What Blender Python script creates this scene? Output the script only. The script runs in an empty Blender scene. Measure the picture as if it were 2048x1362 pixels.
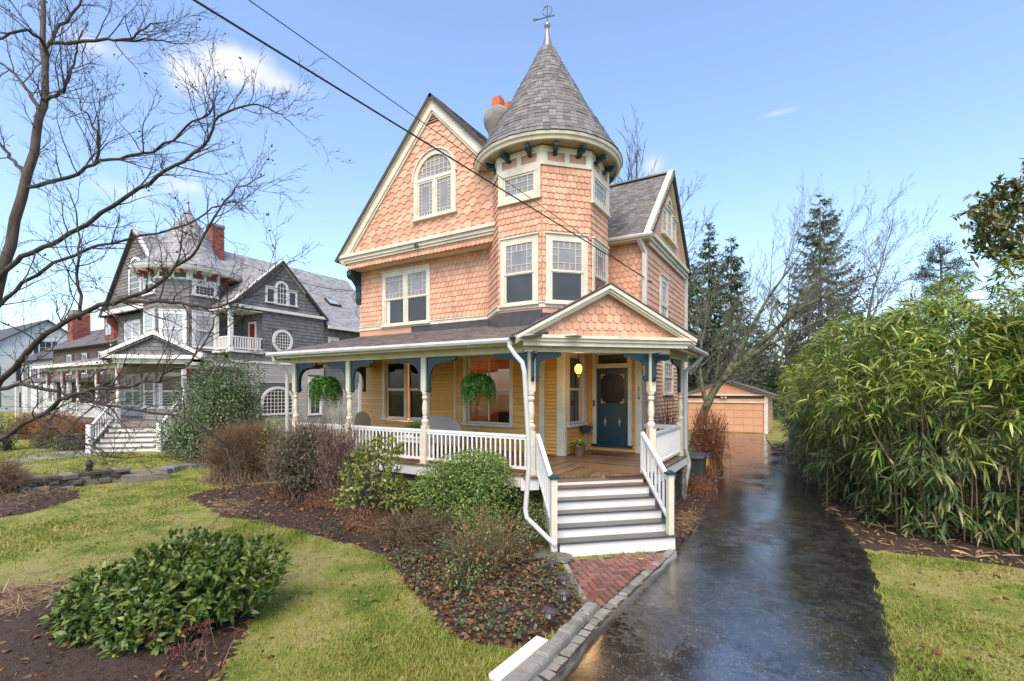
import bpy, math, random
import numpy as np
from mathutils import Vector, Matrix
rnd = random.Random(7)
rs = np.random.RandomState(11)
S = bpy.context.scene
COL = S.collection
R_ = math.radians

# ---------------------------------------------------------------- camera, sky, sun, exposure
CAMZ, FOC, HORZ = 2.87, 950.0, 782.0
TH = R_(31.2)
FW = np.array([-math.sin(TH), math.cos(TH), 0.0])
RT = np.array([math.cos(TH), math.sin(TH), 0.0])
cam = bpy.data.objects.new('camera', bpy.data.cameras.new('camera'))
COL.objects.link(cam)
cam.location = (0, 0, CAMZ)
cam.rotation_euler = (R_(90), 0, TH)
cam.data.sensor_width = 36.0
cam.data.lens = 36.0 * FOC / 2048.0
cam.data.shift_y = (HORZ - 681.0) / 2048.0
cam.data.clip_start = 0.05
cam.data.clip_end = 2000
S.camera = cam
SUN_EL, SUN_AZ = R_(52), R_(160)      # azimuth from +Y (north) clockwise
W = bpy.data.worlds.new('World'); S.world = W; W.use_nodes = True
wn = W.node_tree.nodes; wl = W.node_tree.links; wn.clear()
wo = wn.new('ShaderNodeOutputWorld'); wb = wn.new('ShaderNodeBackground')
sky = wn.new('ShaderNodeTexSky'); sky.sky_type = 'NISHITA'; sky.sun_disc = False
sky.sun_elevation = SUN_EL; sky.sun_rotation = SUN_AZ
sky.air_density = 1.3; sky.dust_density = 1.4; sky.ozone_density = 6.0; sky.altitude = 50
wb.inputs['Strength'].default_value = 0.105
wl.new(wb.outputs[0], wo.inputs[0])


def cloud_mix(prev):
    """soft cumulus puffs and low haze banks, by direction"""
    tc = wn.new('ShaderNodeTexCoord')
    nz = wn.new('ShaderNodeTexNoise'); nz.inputs['Scale'].default_value = 7.0
    nz.inputs['Detail'].default_value = 7; nz.inputs['Roughness'].default_value = 0.55
    wl.new(tc.outputs['Generated'], nz.inputs['Vector'])
    total = None
    spots = [(475, 135, .064, .030, .95), (372, 152, .036, .030, .95), (565, 168, .070, .022, .8), (190, 90, .05, .02, .6), (385, 375, .06, .030, .9),
             (1305, 332, .032, .028, .8), (1585, 475, .035, .022, .6), (1555, 226, .04, .006, .35), (2500, 330, .12, .04, .7), (-420, 240, .14, .05, .8), (250, 385, .05, .02, .5)]
    for (px, py, a, b, k) in spots:
        d = FW + RT * ((px - 1024) / FOC) + np.array([0, 0, (HORZ - py) / FOC]); d /= np.linalg.norm(d)
        side = np.cross(d, [0, 0, 1]); side /= np.linalg.norm(side); up = np.cross(side, d)
        def dot(v, s):
            n = wn.new('ShaderNodeVectorMath'); n.operation = 'DOT_PRODUCT'; n.inputs[1].default_value = tuple(np.array(v) * s)
            wl.new(tc.outputs['Generated'], n.inputs[0]); return n.outputs['Value']
        cx = wn.new('ShaderNodeCombineXYZ')
        wl.new(dot(side, 1 / a), cx.inputs[0]); wl.new(dot(up, 1 / b), cx.inputs[1])
        ff = wn.new('ShaderNodeMath'); ff.operation = 'GREATER_THAN'; ff.inputs[1].default_value = 0.0
        wl.new(dot(d, 1), ff.inputs[0])
        ln = wn.new('ShaderNodeVectorMath'); ln.operation = 'LENGTH'; wl.new(cx.outputs[0], ln.inputs[0])
        m1 = wn.new('ShaderNodeMath'); m1.operation = 'MULTIPLY_ADD'; m1.inputs[1].default_value = -1.0; m1.inputs[2].default_value = 1.05
        wl.new(ln.outputs['Value'], m1.inputs[0])
        m2 = wn.new('ShaderNodeMath'); m2.operation = 'MULTIPLY_ADD'; m2.inputs[1].default_value = 3.2; m2.inputs[2].default_value = -1.6
        wl.new(nz.outputs['Fac'], m2.inputs[0])
        m3 = wn.new('ShaderNodeMath'); m3.operation = 'ADD'; wl.new(m1.outputs[0], m3.inputs[0]); wl.new(m2.outputs[0], m3.inputs[1])
        m4 = wn.new('ShaderNodeMapRange'); m4.interpolation_type = 'SMOOTHSTEP'
        m4.inputs['From Min'].default_value = 0.0; m4.inputs['From Max'].default_value = 1.35
        m4.inputs['To Min'].default_value = 0.0; m4.inputs['To Max'].default_value = k
        wl.new(m3.outputs[0], m4.inputs['Value'])
        m5 = wn.new('ShaderNodeMath'); m5.operation = 'MULTIPLY'; wl.new(m4.outputs[0], m5.inputs[0]); wl.new(ff.outputs[0], m5.inputs[1])
        if total is None: total = m5.outputs[0]
        else:
            mm = wn.new('ShaderNodeMath'); mm.operation = 'MAXIMUM'; wl.new(total, mm.inputs[0]); wl.new(m5.outputs[0], mm.inputs[1]); total = mm.outputs[0]
    mx = wn.new('ShaderNodeMix'); mx.data_type = 'RGBA'
    wl.new(total, mx.inputs['Factor']); wl.new(prev, mx.inputs['A']); mx.inputs['B'].default_value = CLOUDC
    return mx.outputs['Result']


CLOUDC = (3.3, 3.35, 3.55, 1)
hs = wn.new('ShaderNodeHueSaturation'); hs.inputs['Hue'].default_value = 0.504; hs.inputs['Saturation'].default_value = 0.93; hs.inputs['Value'].default_value = 1.0
wl.new(sky.outputs[0], hs.inputs['Color'])
wl.new(cloud_mix(hs.outputs[0]), wb.inputs['Color'])
sl = bpy.data.lights.new('sun', 'SUN'); sun = bpy.data.objects.new('sun', sl); COL.objects.link(sun)
sl.energy = 1.5; sl.angle = R_(45); sl.color = (1.0, 0.80, 0.55)
sd = Vector((math.sin(SUN_AZ) * math.cos(SUN_EL), math.cos(SUN_AZ) * math.cos(SUN_EL), math.sin(SUN_EL)))
sun.rotation_euler = sd.to_track_quat('Z', 'Y').to_euler()
sun.location = (0, 0, 40)
vs = S.view_settings; vs.view_transform = 'Standard'; vs.look = 'None'; vs.gamma = 1.0; vs.use_curve_mapping = False
vs.exposure = 1.6
S.cycles.max_bounces = 6; S.cycles.diffuse_bounces = 3; S.cycles.glossy_bounces = 3; S.cycles.transparent_max_bounces = 12
S.cycles.caustics_reflective = False; S.cycles.caustics_refractive = False

# ---------------------------------------------------------------- helpers
GZ = 0.12


def P(px, py, z):
    """point seen at (px,py) of the 2048 wide picture, z metres deep"""
    return np.array([0, 0, CAMZ]) + z * (FW + RT * ((px - 1024) / FOC) + np.array([0, 0, (HORZ - py) / FOC]))


def GP(px, py, h=GZ):
    return P(px, py, FOC * (CAMZ - h) / (py - HORZ))


def sstep(a, b, x):
    t = np.clip((x - a) / (b - a), 0, 1); return t * t * (3 - 2 * t)


def G(x, y):
    """ground height: the neighbour's garden lies about 0.35 m higher behind its stone wall"""
    x = np.asarray(x, float); y = np.asarray(y, float)
    wdt = 0.35 + 3.0 * sstep(6.4, 10.0, y)
    return GZ + 0.36 * sstep(-18.15 + 0.0 * y + wdt * 0.5, -18.15 - wdt * 0.5, x) * 1.0


_mats = {}


def M(name, cols, rough=0.6, drive='noise', scale=6.0, bump=0.0, bscale=60.0, spec=0.5, transl=0.0, dirt=0.0, metal=0.0, nw=.45, iw=1.0, detail=5, stretch=None, coat=0.0):
    if name in _mats: return _mats[name]
    m = bpy.data.materials.new(name); m.use_nodes = True
    nt = m.node_tree; n = nt.nodes; l = nt.links
    b = n['Principled BSDF']; out = n['Material Output']
    if isinstance(cols[0], (int, float)): 
        c = cols; cols = [tuple(x * 0.88 for x in c), tuple(min(1, x * 1.1) for x in c)]
    b.inputs['Roughness'].default_value = rough
    b.inputs['Specular IOR Level'].default_value = spec
    b.inputs['Metallic'].default_value = metal
    b.inputs['Coat Weight'].default_value = coat
    tc = n.new('ShaderNodeTexCoord')
    vec = tc.outputs['Object']
    if drive == 'object' or True:
        pass
    if stretch:
        mp = n.new('ShaderNodeMapping'); mp.inputs['Scale'].default_value = stretch; l.new(vec, mp.inputs[0]); vec = mp.outputs[0]
    nz = n.new('ShaderNodeTexNoise'); nz.inputs['Scale'].default_value = scale; nz.inputs['Detail'].default_value = detail
    nz.inputs['Roughness'].default_value = 0.6
    l.new(vec, nz.inputs['Vector'])
    if drive == 'noise':
        mr = n.new('ShaderNodeMapRange'); mr.inputs['From Min'].default_value = 0.3; mr.inputs['From Max'].default_value = 0.7
        l.new(nz.outputs['Fac'], mr.inputs['Value']); fac = mr.outputs[0]
    else:
        if drive == 'island':
            g = n.new('ShaderNodeNewGeometry'); src = g.outputs['Random Per Island']
        else:
            g = n.new('ShaderNodeObjectInfo'); src = g.outputs['Random']
        ad = n.new('ShaderNodeMath'); ad.operation = 'MULTIPLY_ADD'; ad.inputs[1].default_value = nw; ad.inputs[2].default_value = -nw / 2 + (1 - iw) / 2
        l.new(nz.outputs['Fac'], ad.inputs[0])
        ad2 = n.new('ShaderNodeMath'); ad2.operation = 'MULTIPLY_ADD'; ad2.use_clamp = True; ad2.inputs[1].default_value = iw
        l.new(src, ad2.inputs[0]); l.new(ad.outputs[0], ad2.inputs[2]); fac = ad2.outputs[0]
    rp = n.new('ShaderNodeValToRGB')
    els = rp.color_ramp.elements
    while len(els) < len(cols): els.new(0.5)
    for i, c in enumerate(cols):
        els[i].position = i / (len(cols) - 1); els[i].color = (*c[:3], 1)
    l.new(fac, rp.inputs[0]); colr = rp.outputs[0]
    if dirt > 0:
        n2 = n.new('ShaderNodeTexNoise'); n2.inputs['Scale'].default_value = 1.7; n2.inputs['Detail'].default_value = 8; n2.inputs['Roughness'].default_value = .72
        l.new(tc.outputs['Object'], n2.inputs['Vector'])
        mr2 = n.new('ShaderNodeMapRange'); mr2.inputs['From Min'].default_value = 0.48; mr2.inputs['From Max'].default_value = 0.75
        mr2.inputs['To Max'].default_value = dirt; l.new(n2.outputs['Fac'], mr2.inputs['Value'])
        mx = n.new('ShaderNodeMix'); mx.data_type = 'RGBA'; mx.blend_type = 'MULTIPLY'
        l.new(mr2.outputs[0], mx.inputs['Factor']); l.new(colr, mx.inputs['A']); mx.inputs['B'].default_value = (.42, .38, .32, 1)
        colr = mx.outputs['Result']
    l.new(colr, b.inputs['Base Color'])
    if bump > 0:
        nb = n.new('ShaderNodeTexNoise'); nb.inputs['Scale'].default_value = bscale; nb.inputs['Detail'].default_value = 6
        l.new(vec, nb.inputs['Vector'])
        bp = n.new('ShaderNodeBump'); bp.inputs['Strength'].default_value = bump; bp.inputs['Distance'].default_value = 0.02
        l.new(nb.outputs['Fac'], bp.inputs['Height']); l.new(bp.outputs[0], b.inputs['Normal'])
    if transl > 0:
        tr = n.new('ShaderNodeBsdfTranslucent'); l.new(colr, tr.inputs['Color'])
        ms = n.new('ShaderNodeMixShader'); ms.inputs[0].default_value = transl
        l.new(b.outputs[0], ms.inputs[1]); l.new(tr.outputs[0], ms.inputs[2]); l.new(ms.outputs[0], out.inputs['Surface'])
    _mats[name] = m
    return m


def EM(name, col, k):
    if name in _mats: return _mats[name]
    m = bpy.data.materials.new(name); m.use_nodes = True; n = m.node_tree.nodes; b = n['Principled BSDF']
    b.inputs['Base Color'].default_value = (*col, 1); b.inputs['Emission Color'].default_value = (*col, 1); b.inputs['Emission Strength'].default_value = k
    _mats[name] = m; return m


class Fr:
    """a wall plane: u along it, v up it, n out of it"""
    def __init__(s, O, U, V=(0, 0, 1)):
        s.O = np.array(O, float); s.U = np.array(U, float); s.U = s.U / np.linalg.norm(s.U)
        s.V = np.array(V, float); s.V = s.V / np.linalg.norm(s.V); s.N = np.cross(s.U, s.V)
    def at(s, u, v, n=0.0): return s.O + s.U * u + s.V * v + s.N * n
    def mat(s, u, v, n=0.0):
        m = Matrix.Identity(4); o = s.at(u, v, n)
        for i in range(3):
            m[i][0], m[i][1], m[i][2], m[i][3] = s.U[i], s.V[i], s.N[i], o[i]
        return m


class MB:
    def __init__(s): s.V = []; s.L = []; s.T = []; s.n = 0
    def add(s, v, f):
        v = np.asarray(v, float).reshape(-1, 3)
        s.V.append(v)
        if isinstance(f, np.ndarray):
            s.L.append((f + s.n).ravel()); s.T.append(np.full(len(f), f.shape[1]))
        else:
            for q in f:
                s.L.append(np.array(q) + s.n); s.T.append(np.array([len(q)]))
        s.n += len(v); return s
    def hexa(s, p):
        return s.add(p, np.array([[0, 3, 2, 1], [4, 5, 6, 7], [0, 1, 5, 4], [1, 2, 6, 5], [2, 3, 7, 6], [3, 0, 4, 7]]))
    def box(s, x0, x1, y0, y1, z0, z1):
        return s.hexa([(x0, y0, z0), (x1, y0, z0), (x1, y1, z0), (x0, y1, z0), (x0, y0, z1), (x1, y0, z1), (x1, y1, z1), (x0, y1, z1)])
    def rect(s, F, u0, u1, v0, v1, n0, n1):
        return s.hexa([F.at(u0, v0, n0), F.at(u1, v0, n0), F.at(u1, v1, n0), F.at(u0, v1, n0), F.at(u0, v0, n1), F.at(u1, v0, n1), F.at(u1, v1, n1), F.at(u0, v1, n1)])
    def poly(s, F, pts, n0, n1):
        k = len(pts)
        v = [F.at(a, b, n0) for a, b in pts] + [F.at(a, b, n1) for a, b in pts]
        f = [list(range(k))[::-1], list(range(k, 2 * k))] + [[i, (i + 1) % k, k + (i + 1) % k, k + i] for i in range(k)]
        return s.add(v, f)
    def ring(s, F, outer, inner, n0, n1, closed=True):
        k = len(outer)
        v = [F.at(a, b, n) for n in (n0, n1) for pts in (outer, inner) for a, b in pts]
        f = []
        for i in range(k if closed else k - 1):
            j = (i + 1) % k
            o0, o1, i0, i1 = i, j, k + i, k + j
            f += [[2 * k + o0, 2 * k + o1, 2 * k + i1, 2 * k + i0], [o1, o0, i0, i1], [o0, o1, 2 * k + o1, 2 * k + o0], [i1, i0, 2 * k + i0, 2 * k + i1]]
        if not closed:
            for i in (0, k - 1): f.append([i, k + i, 3 * k + i, 2 * k + i])
        return s.add(v, f)
    def bar(s, a, b, w, h, up=(0, 0, 1)):
        a = np.array(a, float); b = np.array(b, float); d = b - a; L = np.linalg.norm(d); d = d / max(L, 1e-9)
        x = np.cross(d, up); nx = np.linalg.norm(x)
        x = np.array([1., 0, 0]) if nx < 1e-6 else x / nx
        y = np.cross(x, d)
        return s.hexa([p + x * sx * w / 2 + y * sy * h / 2 for p in (a, b) for sx, sy in ((-1, -1), (1, -1), (1, 1), (-1, 1))])
    def tubes(s, paths, radii, sides=5, cap=False):
        """paths (B,K,3), radii (B,K)"""
        p = np.asarray(paths, float); r = np.asarray(radii, float)
        if p.ndim == 2: p = p[None]; r = r[None]
        B, K, _ = p.shape
        t = np.gradient(p, axis=1); t /= np.maximum(np.linalg.norm(t, axis=2, keepdims=True), 1e-9)
        mean = t.mean(1); ref = np.where(np.abs(mean[:, 2:3]) < 0.8, np.array([[0, 0, 1.0]]), np.array([[1.0, 0, 0]]))[:, None, :]
        n1 = np.cross(t, np.broadcast_to(ref, t.shape)); n1 /= np.maximum(np.linalg.norm(n1, axis=2, keepdims=True), 1e-9)
        n2 = np.cross(t, n1)
        a = np.arange(sides) * 2 * math.pi / sides
        v = p[:, :, None, :] + r[:, :, None, None] * (np.cos(a)[None, None, :, None] * n1[:, :, None, :] + np.sin(a)[None, None, :, None] * n2[:, :, None, :])
        i = np.arange(K - 1)[:, None]; j = np.arange(sides)[None, :]; j2 = (j + 1) % sides
        f = np.stack([i * sides + j, i * sides + j2, (i + 1) * sides + j2, (i + 1) * sides + j], -1).reshape(-1, 4)
        f = (f[None] + (np.arange(B) * K * sides)[:, None, None]).reshape(-1, 4)
        base = s.n
        s.add(v.reshape(-1, 3), f)
        if cap:
            for b in range(B):
                for kk in (0, K - 1):
                    s.L.append(np.arange(sides) + base + b * K * sides + kk * sides); s.T.append(np.array([sides]))
        return s
    def tube(s, pts, r, sides=8, cap=True):
        pts = np.array(pts, float); r = np.full(len(pts), r) if np.isscalar(r) else np.array(r)
        return s.tubes(pts[None], r[None], sides, cap)
    def lathe(s, prof, c, seg=16, cap=True):
        c = np.array(c, float); K = len(prof)
        a = np.arange(seg) * 2 * math.pi / seg
        v = np.array([[c[0] + r * math.cos(t), c[1] + r * math.sin(t), c[2] + z] for r, z in prof for t in a])
        i = np.arange(K - 1)[:, None]; j = np.arange(seg)[None]; j2 = (j + 1) % seg
        f = np.stack([i * seg + j, i * seg + j2, (i + 1) * seg + j2, (i + 1) * seg + j], -1).reshape(-1, 4)
        b = s.n; s.add(v, f)
        if cap:
            for kk in (0, K - 1): s.L.append(np.arange(seg) + b + kk * seg); s.T.append(np.array([seg]))
        return s
    def blob(s, c, r, seed=0, sub=10, amp=.2, flat=1.0):
        q = np.random.RandomState(seed)
        U = np.linspace(0, math.pi, sub); prof = []
        v = []
        sg = sub + 4
        ph = q.rand(6) * 6.28
        for a in U:
            for k in range(sg):
                t = k * 2 * math.pi / sg
                rr = 1 + amp * (math.sin(2 * t + ph[0]) * math.sin(a) + .6 * math.sin(3 * t + ph[1] + 2 * a) * math.sin(a) + .5 * math.cos(3 * a + ph[2]))
                rr = r * rr
                v.append((c[0] + rr * math.sin(a) * math.cos(t), c[1] + rr * math.sin(a) * math.sin(t), c[2] + rr * math.cos(a) * flat))
        i = np.arange(sub - 1)[:, None]; j = np.arange(sg)[None]; j2 = (j + 1) % sg
        f = np.stack([i * sg + j, (i + 1) * sg + j, (i + 1) * sg + j2, i * sg + j2], -1).reshape(-1, 4)
        return s.add(v, f)
    def mesh(s, name, mat=None, smooth=False, off=None):
        me = bpy.data.meshes.new(name)
        if not s.V: return me
        V = np.concatenate(s.V)
        if off is not None: V = V - np.asarray(off)
        Lp = np.concatenate(s.L).astype(np.int32); T = np.concatenate(s.T).astype(np.int32)
        me.vertices.add(len(V)); me.vertices.foreach_set('co', V.astype(np.float32).ravel())
        me.loops.add(len(Lp)); me.loops.foreach_set('vertex_index', Lp)
        me.polygons.add(len(T)); me.polygons.foreach_set('loop_start', np.concatenate([[0], np.cumsum(T)[:-1]]).astype(np.int32))
        me.polygons.foreach_set('loop_total', T)
        me.polygons.foreach_set('use_smooth', np.full(len(T), bool(smooth)))
        me.update(calc_edges=True)
        if mat: me.materials.append(mat)
        return me


def tag(o, label=None, cat=None, group=None, kind=None):
    if label: o['label'] = label
    if cat: o['category'] = cat
    if group: o['group'] = group
    if kind: o['kind'] = kind
    return o


class Thing:
    def __init__(s, name, loc, label, cat, group=None):
        s.o = bpy.data.objects.new(name, None); COL.objects.link(s.o); s.L = np.array(loc, float); s.o.location = loc
        s.o.empty_display_size = 0.2
        tag(s.o, label, cat, group)
    def part(s, name, mb, mat, parent=None, smooth=False, kind=None, label=None):
        o = bpy.data.objects.new(name, mb.mesh(name, mat, smooth, s.L)); COL.objects.link(o); o.parent = parent or s.o
        tag(o, label, kind=kind); return o
    def inst(s, name, me, mtx, parent=None):
        o = bpy.data.objects.new(name, me); COL.objects.link(o); o.parent = parent or s.o
        o.matrix_local = Matrix.Translation(-Vector(s.L)) @ mtx
        return o


def solo(name, mb, mat, label=None, cat=None, group=None, kind=None, smooth=False, at=None):
    V = np.concatenate(mb.V); lo, hi = V.min(0), V.max(0)
    off = np.array([(lo[0] + hi[0]) / 2, (lo[1] + hi[1]) / 2, lo[2]]) if at is None else np.array(at, float)
    if kind in ('structure', 'stuff'): off = np.zeros(3)
    o = bpy.data.objects.new(name, mb.mesh(name, mat, smooth, off)); COL.objects.link(o); o.location = off
    return tag(o, label, cat, group, kind)


def inpoly(x, y, poly):
    x = np.asarray(x); y = np.asarray(y); c = np.zeros(x.shape, bool); n = len(poly)
    for i in range(n):
        x0, y0 = poly[i][:2]; x1, y1 = poly[(i + 1) % n][:2]
        if y0 == y1: continue
        c ^= ((y0 > y) != (y1 > y)) & (x < (x1 - x0) * (y - y0) / (y1 - y0) + x0)
    return c


def edgedist(x, y, poly):
    d = np.full(np.shape(x), 1e9); n = len(poly)
    for i in range(n):
        a = np.array(poly[i][:2]); b = np.array(poly[(i + 1) % n][:2]); ab = b - a; L = max(ab @ ab, 1e-9)
        t = np.clip(((x - a[0]) * ab[0] + (y - a[1]) * ab[1]) / L, 0, 1)
        d = np.minimum(d, np.hypot(x - a[0] - t * ab[0], y - a[1] - t * ab[1]))
    return d


def leaves(mb, Pt, D, Ln, Wd, up=None, fold=0.25, droop=0.25, q=None):
    """folded, bent leaves: six points, four triangles each"""
    q = q or rs; n = len(Pt)
    D = D / np.maximum(np.linalg.norm(D, axis=1, keepdims=True), 1e-9)
    up = q.normal(0, .6, (n, 3)) + np.array([0, 0, 1.0]) if up is None else up
    X = np.cross(D, up); X /= np.maximum(np.linalg.norm(X, axis=1, keepdims=True), 1e-9)
    N = np.cross(X, D)
    Ln = np.broadcast_to(Ln, n)[:, None]; Wd = np.broadcast_to(Wd, n)[:, None]
    dz = np.array([[0, 0, 1.0]])
    p0 = Pt
    m1 = Pt + D * Ln * .3 - dz * Ln * droop * .1; m2 = Pt + D * Ln * .66 - dz * Ln * droop * .45
    tip = Pt + D * Ln - dz * Ln * droop
    l1 = m1 - X * Wd * .5 + N * Wd * fold; r1 = m1 + X * Wd * .5 + N * Wd * fold
    l2 = m2 - X * Wd * .42 + N * Wd * fold * .8; r2 = m2 + X * Wd * .42 + N * Wd * fold * .8
    v = np.stack([p0, l1, r1, l2, r2, tip], 1).reshape(-1, 3)
    f = np.array([[0, 2, 1], [1, 2, 4], [1, 4, 3], [3, 4, 5]])
    f = (f[None] + (np.arange(n) * 6)[:, None, None]).reshape(-1, 3)
    return mb.add(v, f)


def leafmesh(name, mat, Ln, Wd, fold=.25, droop=.25):
    mb = MB(); leaves(mb, np.zeros((1, 3)), np.array([[0, 1.0, 0]]), Ln, Wd, up=np.array([[0, 0, 1.0]]), fold=fold, droop=droop)
    return mb.mesh(name, mat)


def rmat(p, d, up=(0, 0, 1), s=1.0):
    d = Vector(d).normalized(); x = d.cross(Vector(up))
    x = Vector((1, 0, 0)) if x.length < 1e-5 else x.normalized()
    z = x.cross(d)
    m = Matrix.Identity(4)
    for i in range(3): m[i][0], m[i][1], m[i][2], m[i][3] = x[i] * s, d[i] * s, z[i] * s, p[i]
    return m
# ---------------------------------------------------------------- ground, lawn, beds, driveway
def XY(p): return (float(p[0]), float(p[1]))


def sheet(poly, step, hfun, inset=0.0):
    """triangulated sheet over a polygon; vertices outside lie just under the ground"""
    pl = np.array([q[:2] for q in poly]); x0, y0 = pl.min(0) - step; x1, y1 = pl.max(0) + step
    nx = int((x1 - x0) / step) + 2; ny = int((y1 - y0) / step) + 2
    X, Y = np.meshgrid(x0 + np.arange(nx) * step, y0 + np.arange(ny) * step)
    q = np.random.RandomState(nx * 31 + ny); X = X + q.uniform(-.25, .25, X.shape) * step; Y = Y + q.uniform(-.25, .25, Y.shape) * step
    ins = inpoly(X, Y, pl); d = edgedist(X, Y, pl)
    Z = np.where(ins, hfun(X, Y, d, q), G(X, Y) - 0.03)
    keep = ins[:-1, :-1] | ins[1:, :-1] | ins[:-1, 1:] | ins[1:, 1:]
    idx = np.arange(nx * ny).reshape(ny, nx)
    f = np.stack([idx[:-1, :-1], idx[:-1, 1:], idx[1:, 1:], idx[1:, :-1]], -1)[keep]
    mb = MB(); mb.add(np.stack([X, Y, Z], -1).reshape(-1, 3), f)
    return mb


# base terrain, one sheet to the horizon
gx = np.unique(np.concatenate([np.linspace(-600, -60, 12), np.arange(-60, -24, 2), np.arange(-24, 8, .45), np.arange(8, 40, 2), np.linspace(40, 600, 12)]))
gy = np.unique(np.concatenate([np.linspace(-200, -12, 8), np.arange(-12, 40, .6), np.arange(40, 80, 3), np.linspace(80, 900, 16)]))
X, Y = np.meshgrid(gx, gy)
Z = G(X, Y) + 0.015 * np.sin(X * 1.3 + Y * .7) * np.exp(-((X + 9) ** 2 + Y ** 2) / 200)
idx = np.arange(X.size).reshape(X.shape)
mb = MB(); mb.add(np.stack([X, Y, Z], -1).reshape(-1, 3), np.stack([idx[:-1, :-1], idx[:-1, 1:], idx[1:, 1:], idx[1:, :-1]], -1).reshape(-1, 4))
m_turf = M('turf', [(0.073, 0.108, 0.020), (0.134, 0.174, 0.033), (0.213, 0.210, 0.055), (0.269, 0.240, 0.094), (0.168, 0.144, 0.061)], .9, scale=1.3, bump=.8, bscale=45, spec=.2, detail=4)
solo('ground', mb, m_turf, kind='structure', smooth=True)

pxs = lambda L: [XY(GP(a, b)) for a, b in L]
bed_front = pxs([(374, 994), (395, 1008), (417, 1019), (442, 1035), (523, 1041), (546, 1052), (590, 1059), (650, 1080), (715, 1096), (755, 1111), (786, 1134), (809, 1165), (847, 1205), (878, 1240),
                 (909, 1274), (950, 1290), (1019, 1299), (1066, 1291), (1120, 1262), (1178, 1232), (1150, 1177), (1122, 1138), (1112, 1110)]) + [(-3.5, 7.35), (-4.3, 8.3), (-12.1, 8.2), (-13.0, 8.8)] + pxs([(470, 972), (420, 980)])
bed_laurel = pxs([(-260, 1178), (0, 1183), (74, 1171), (140, 1167), (250, 1185), (400, 1205), (512, 1217), (515, 1235), (497, 1268), (475, 1310), (461, 1345), (430, 1420), (380, 1560), (-300, 1640)])
bed_wall = pxs([(-120, 1062), (0, 1038), (60, 1028), (120, 1010), (163, 997), (160, 984), (120, 976), (40, 985), (-60, 1000), (-140, 1015)])
drive_l = pxs([(600, 1900), (870, 1550), (1082, 1360), (1138, 1299), (1194, 1237), (1252, 1184), (1301, 1140), (1340, 1100), (1390, 1032), (1424, 987), (1434, 955), (1429, 923), (1426, 890), (1400, 872)])
drive_r = pxs([(1900, 1900), (1845, 1550), (1815, 1362), (1801, 1288), (1788, 1224), (1769, 1165), (1742, 1101), (1705, 1055), (1660, 1009), (1614, 945), (1575, 910), (1545, 888), (1535, 876), (1531, 868.5)])
bed_side = pxs([(1356, 1096), (1400, 1034), (1435, 989), (1445, 957), (1440, 925), (1436, 893)]) + [(-2.2, 21.0), (-3.45, 21.0), (-3.45, 12.3), (-2.6, 12.0), (-2.6, 10.0), (-2.0, 8.7)]
bed_bamboo = pxs([(1728, 1103), (1690, 1056), (1647, 1010), (1603, 946), (1566, 911), (1540, 889)]) + [(1.5, 34), (5, 34), (6, 10.0), (3.6, 10.0)] + pxs([(2000, 1128), (1900, 1118), (1820, 1108)])
edge_poly = pxs([(920, 1550), (1125, 1360), (1178, 1299), (1232, 1237), (1288, 1184), (1334, 1140), (1372, 1098), (1320, 1098), (1200, 1190), (1165, 1215), (1120, 1265), (1050, 1335), (930, 1450), (800, 1550)])
brick_poly = pxs([(1133, 1123), (1344, 1104), (1195, 1226), (1180, 1226), (1150, 1172)])
BEDS = [edge_poly, bed_front, bed_laurel, bed_wall, bed_side, bed_bamboo]


def mound(a, k=.09):
    def h(x, y, d, q):
        return G(x, y) + np.minimum(d, .9) * a + q.normal(0, .012, x.shape) + .025 * np.sin(3.1 * x + 1.7 * y) * np.sin(2.3 * y) * np.minimum(d, 1) + .012
    return h


m_mulch = M('mulch', [(0.017, 0.012, 0.010), (0.041, 0.026, 0.021), (0.068, 0.043, 0.028), (0.030, 0.021, 0.017)], .85, scale=22, bump=1.0, bscale=70, spec=.35, detail=8)
for nm, pl, a in (('mulch_bed', bed_front, .06), ('mulch_bed', bed_laurel, .10), ('mulch_bed', bed_wall, .08), ('mulch_bed', bed_side, .05), ('mulch_bed', bed_bamboo, .05)):
    solo(nm, sheet(pl, .085 if pl is not bed_bamboo else .16, mound(a)), m_mulch, kind='structure', smooth=True)

solo('edging_soil', sheet(edge_poly, .06, lambda X, Y, d, q: G(X, Y) + .012 + q.normal(0, .004, X.shape)), m_mulch, kind='structure', smooth=True)
# wet asphalt driveway, lightly crowned
def resample(L, n):
    L = np.array(L); s = np.concatenate([[0], np.cumsum(np.hypot(*np.diff(L, axis=0).T))]); t = np.linspace(0, s[-1], n)
    return np.stack([np.interp(t, s, L[:, 0]), np.interp(t, s, L[:, 1])], 1)
def smooth(L, k=3):
    L = np.array(L)
    for _ in range(k): L[1:-1] = .5 * L[1:-1] + .25 * (L[:-2] + L[2:])
    return L
n = 160
dl = smooth(resample(drive_l, n), 3); dr = smooth(resample(drive_r, n), 3)
dl = dl + rs.normal(0, .008, dl.shape); dr = dr + rs.normal(0, .022, dr.shape)
k = 26; t = np.linspace(0, 1, k)
XYd = dl[:, None] * (1 - t)[None, :, None] + dr[:, None] * t[None, :, None]
Zd = GZ + .016 + .03 * np.sin(math.pi * t)[None] ** .6 + np.zeros((n, 1)) + .004 * np.sin(XYd[..., 1] * 2.1) * np.sin(XYd[..., 0] * 1.7)
Zd[:, 0] = GZ - .04; Zd[:, -1] = GZ - .04
idx = np.arange(n * k).reshape(n, k)
mb = MB(); mb.add(np.concatenate([XYd, Zd[..., None]], -1).reshape(-1, 3), np.stack([idx[:-1, :-1], idx[:-1, 1:], idx[1:, 1:], idx[1:, :-1]], -1).reshape(-1, 4))
m = bpy.data.materials.new('wet_asphalt'); m.use_nodes = True; nt = m.node_tree; nn = nt.nodes; ll = nt.links; b = nn['Principled BSDF']
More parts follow.
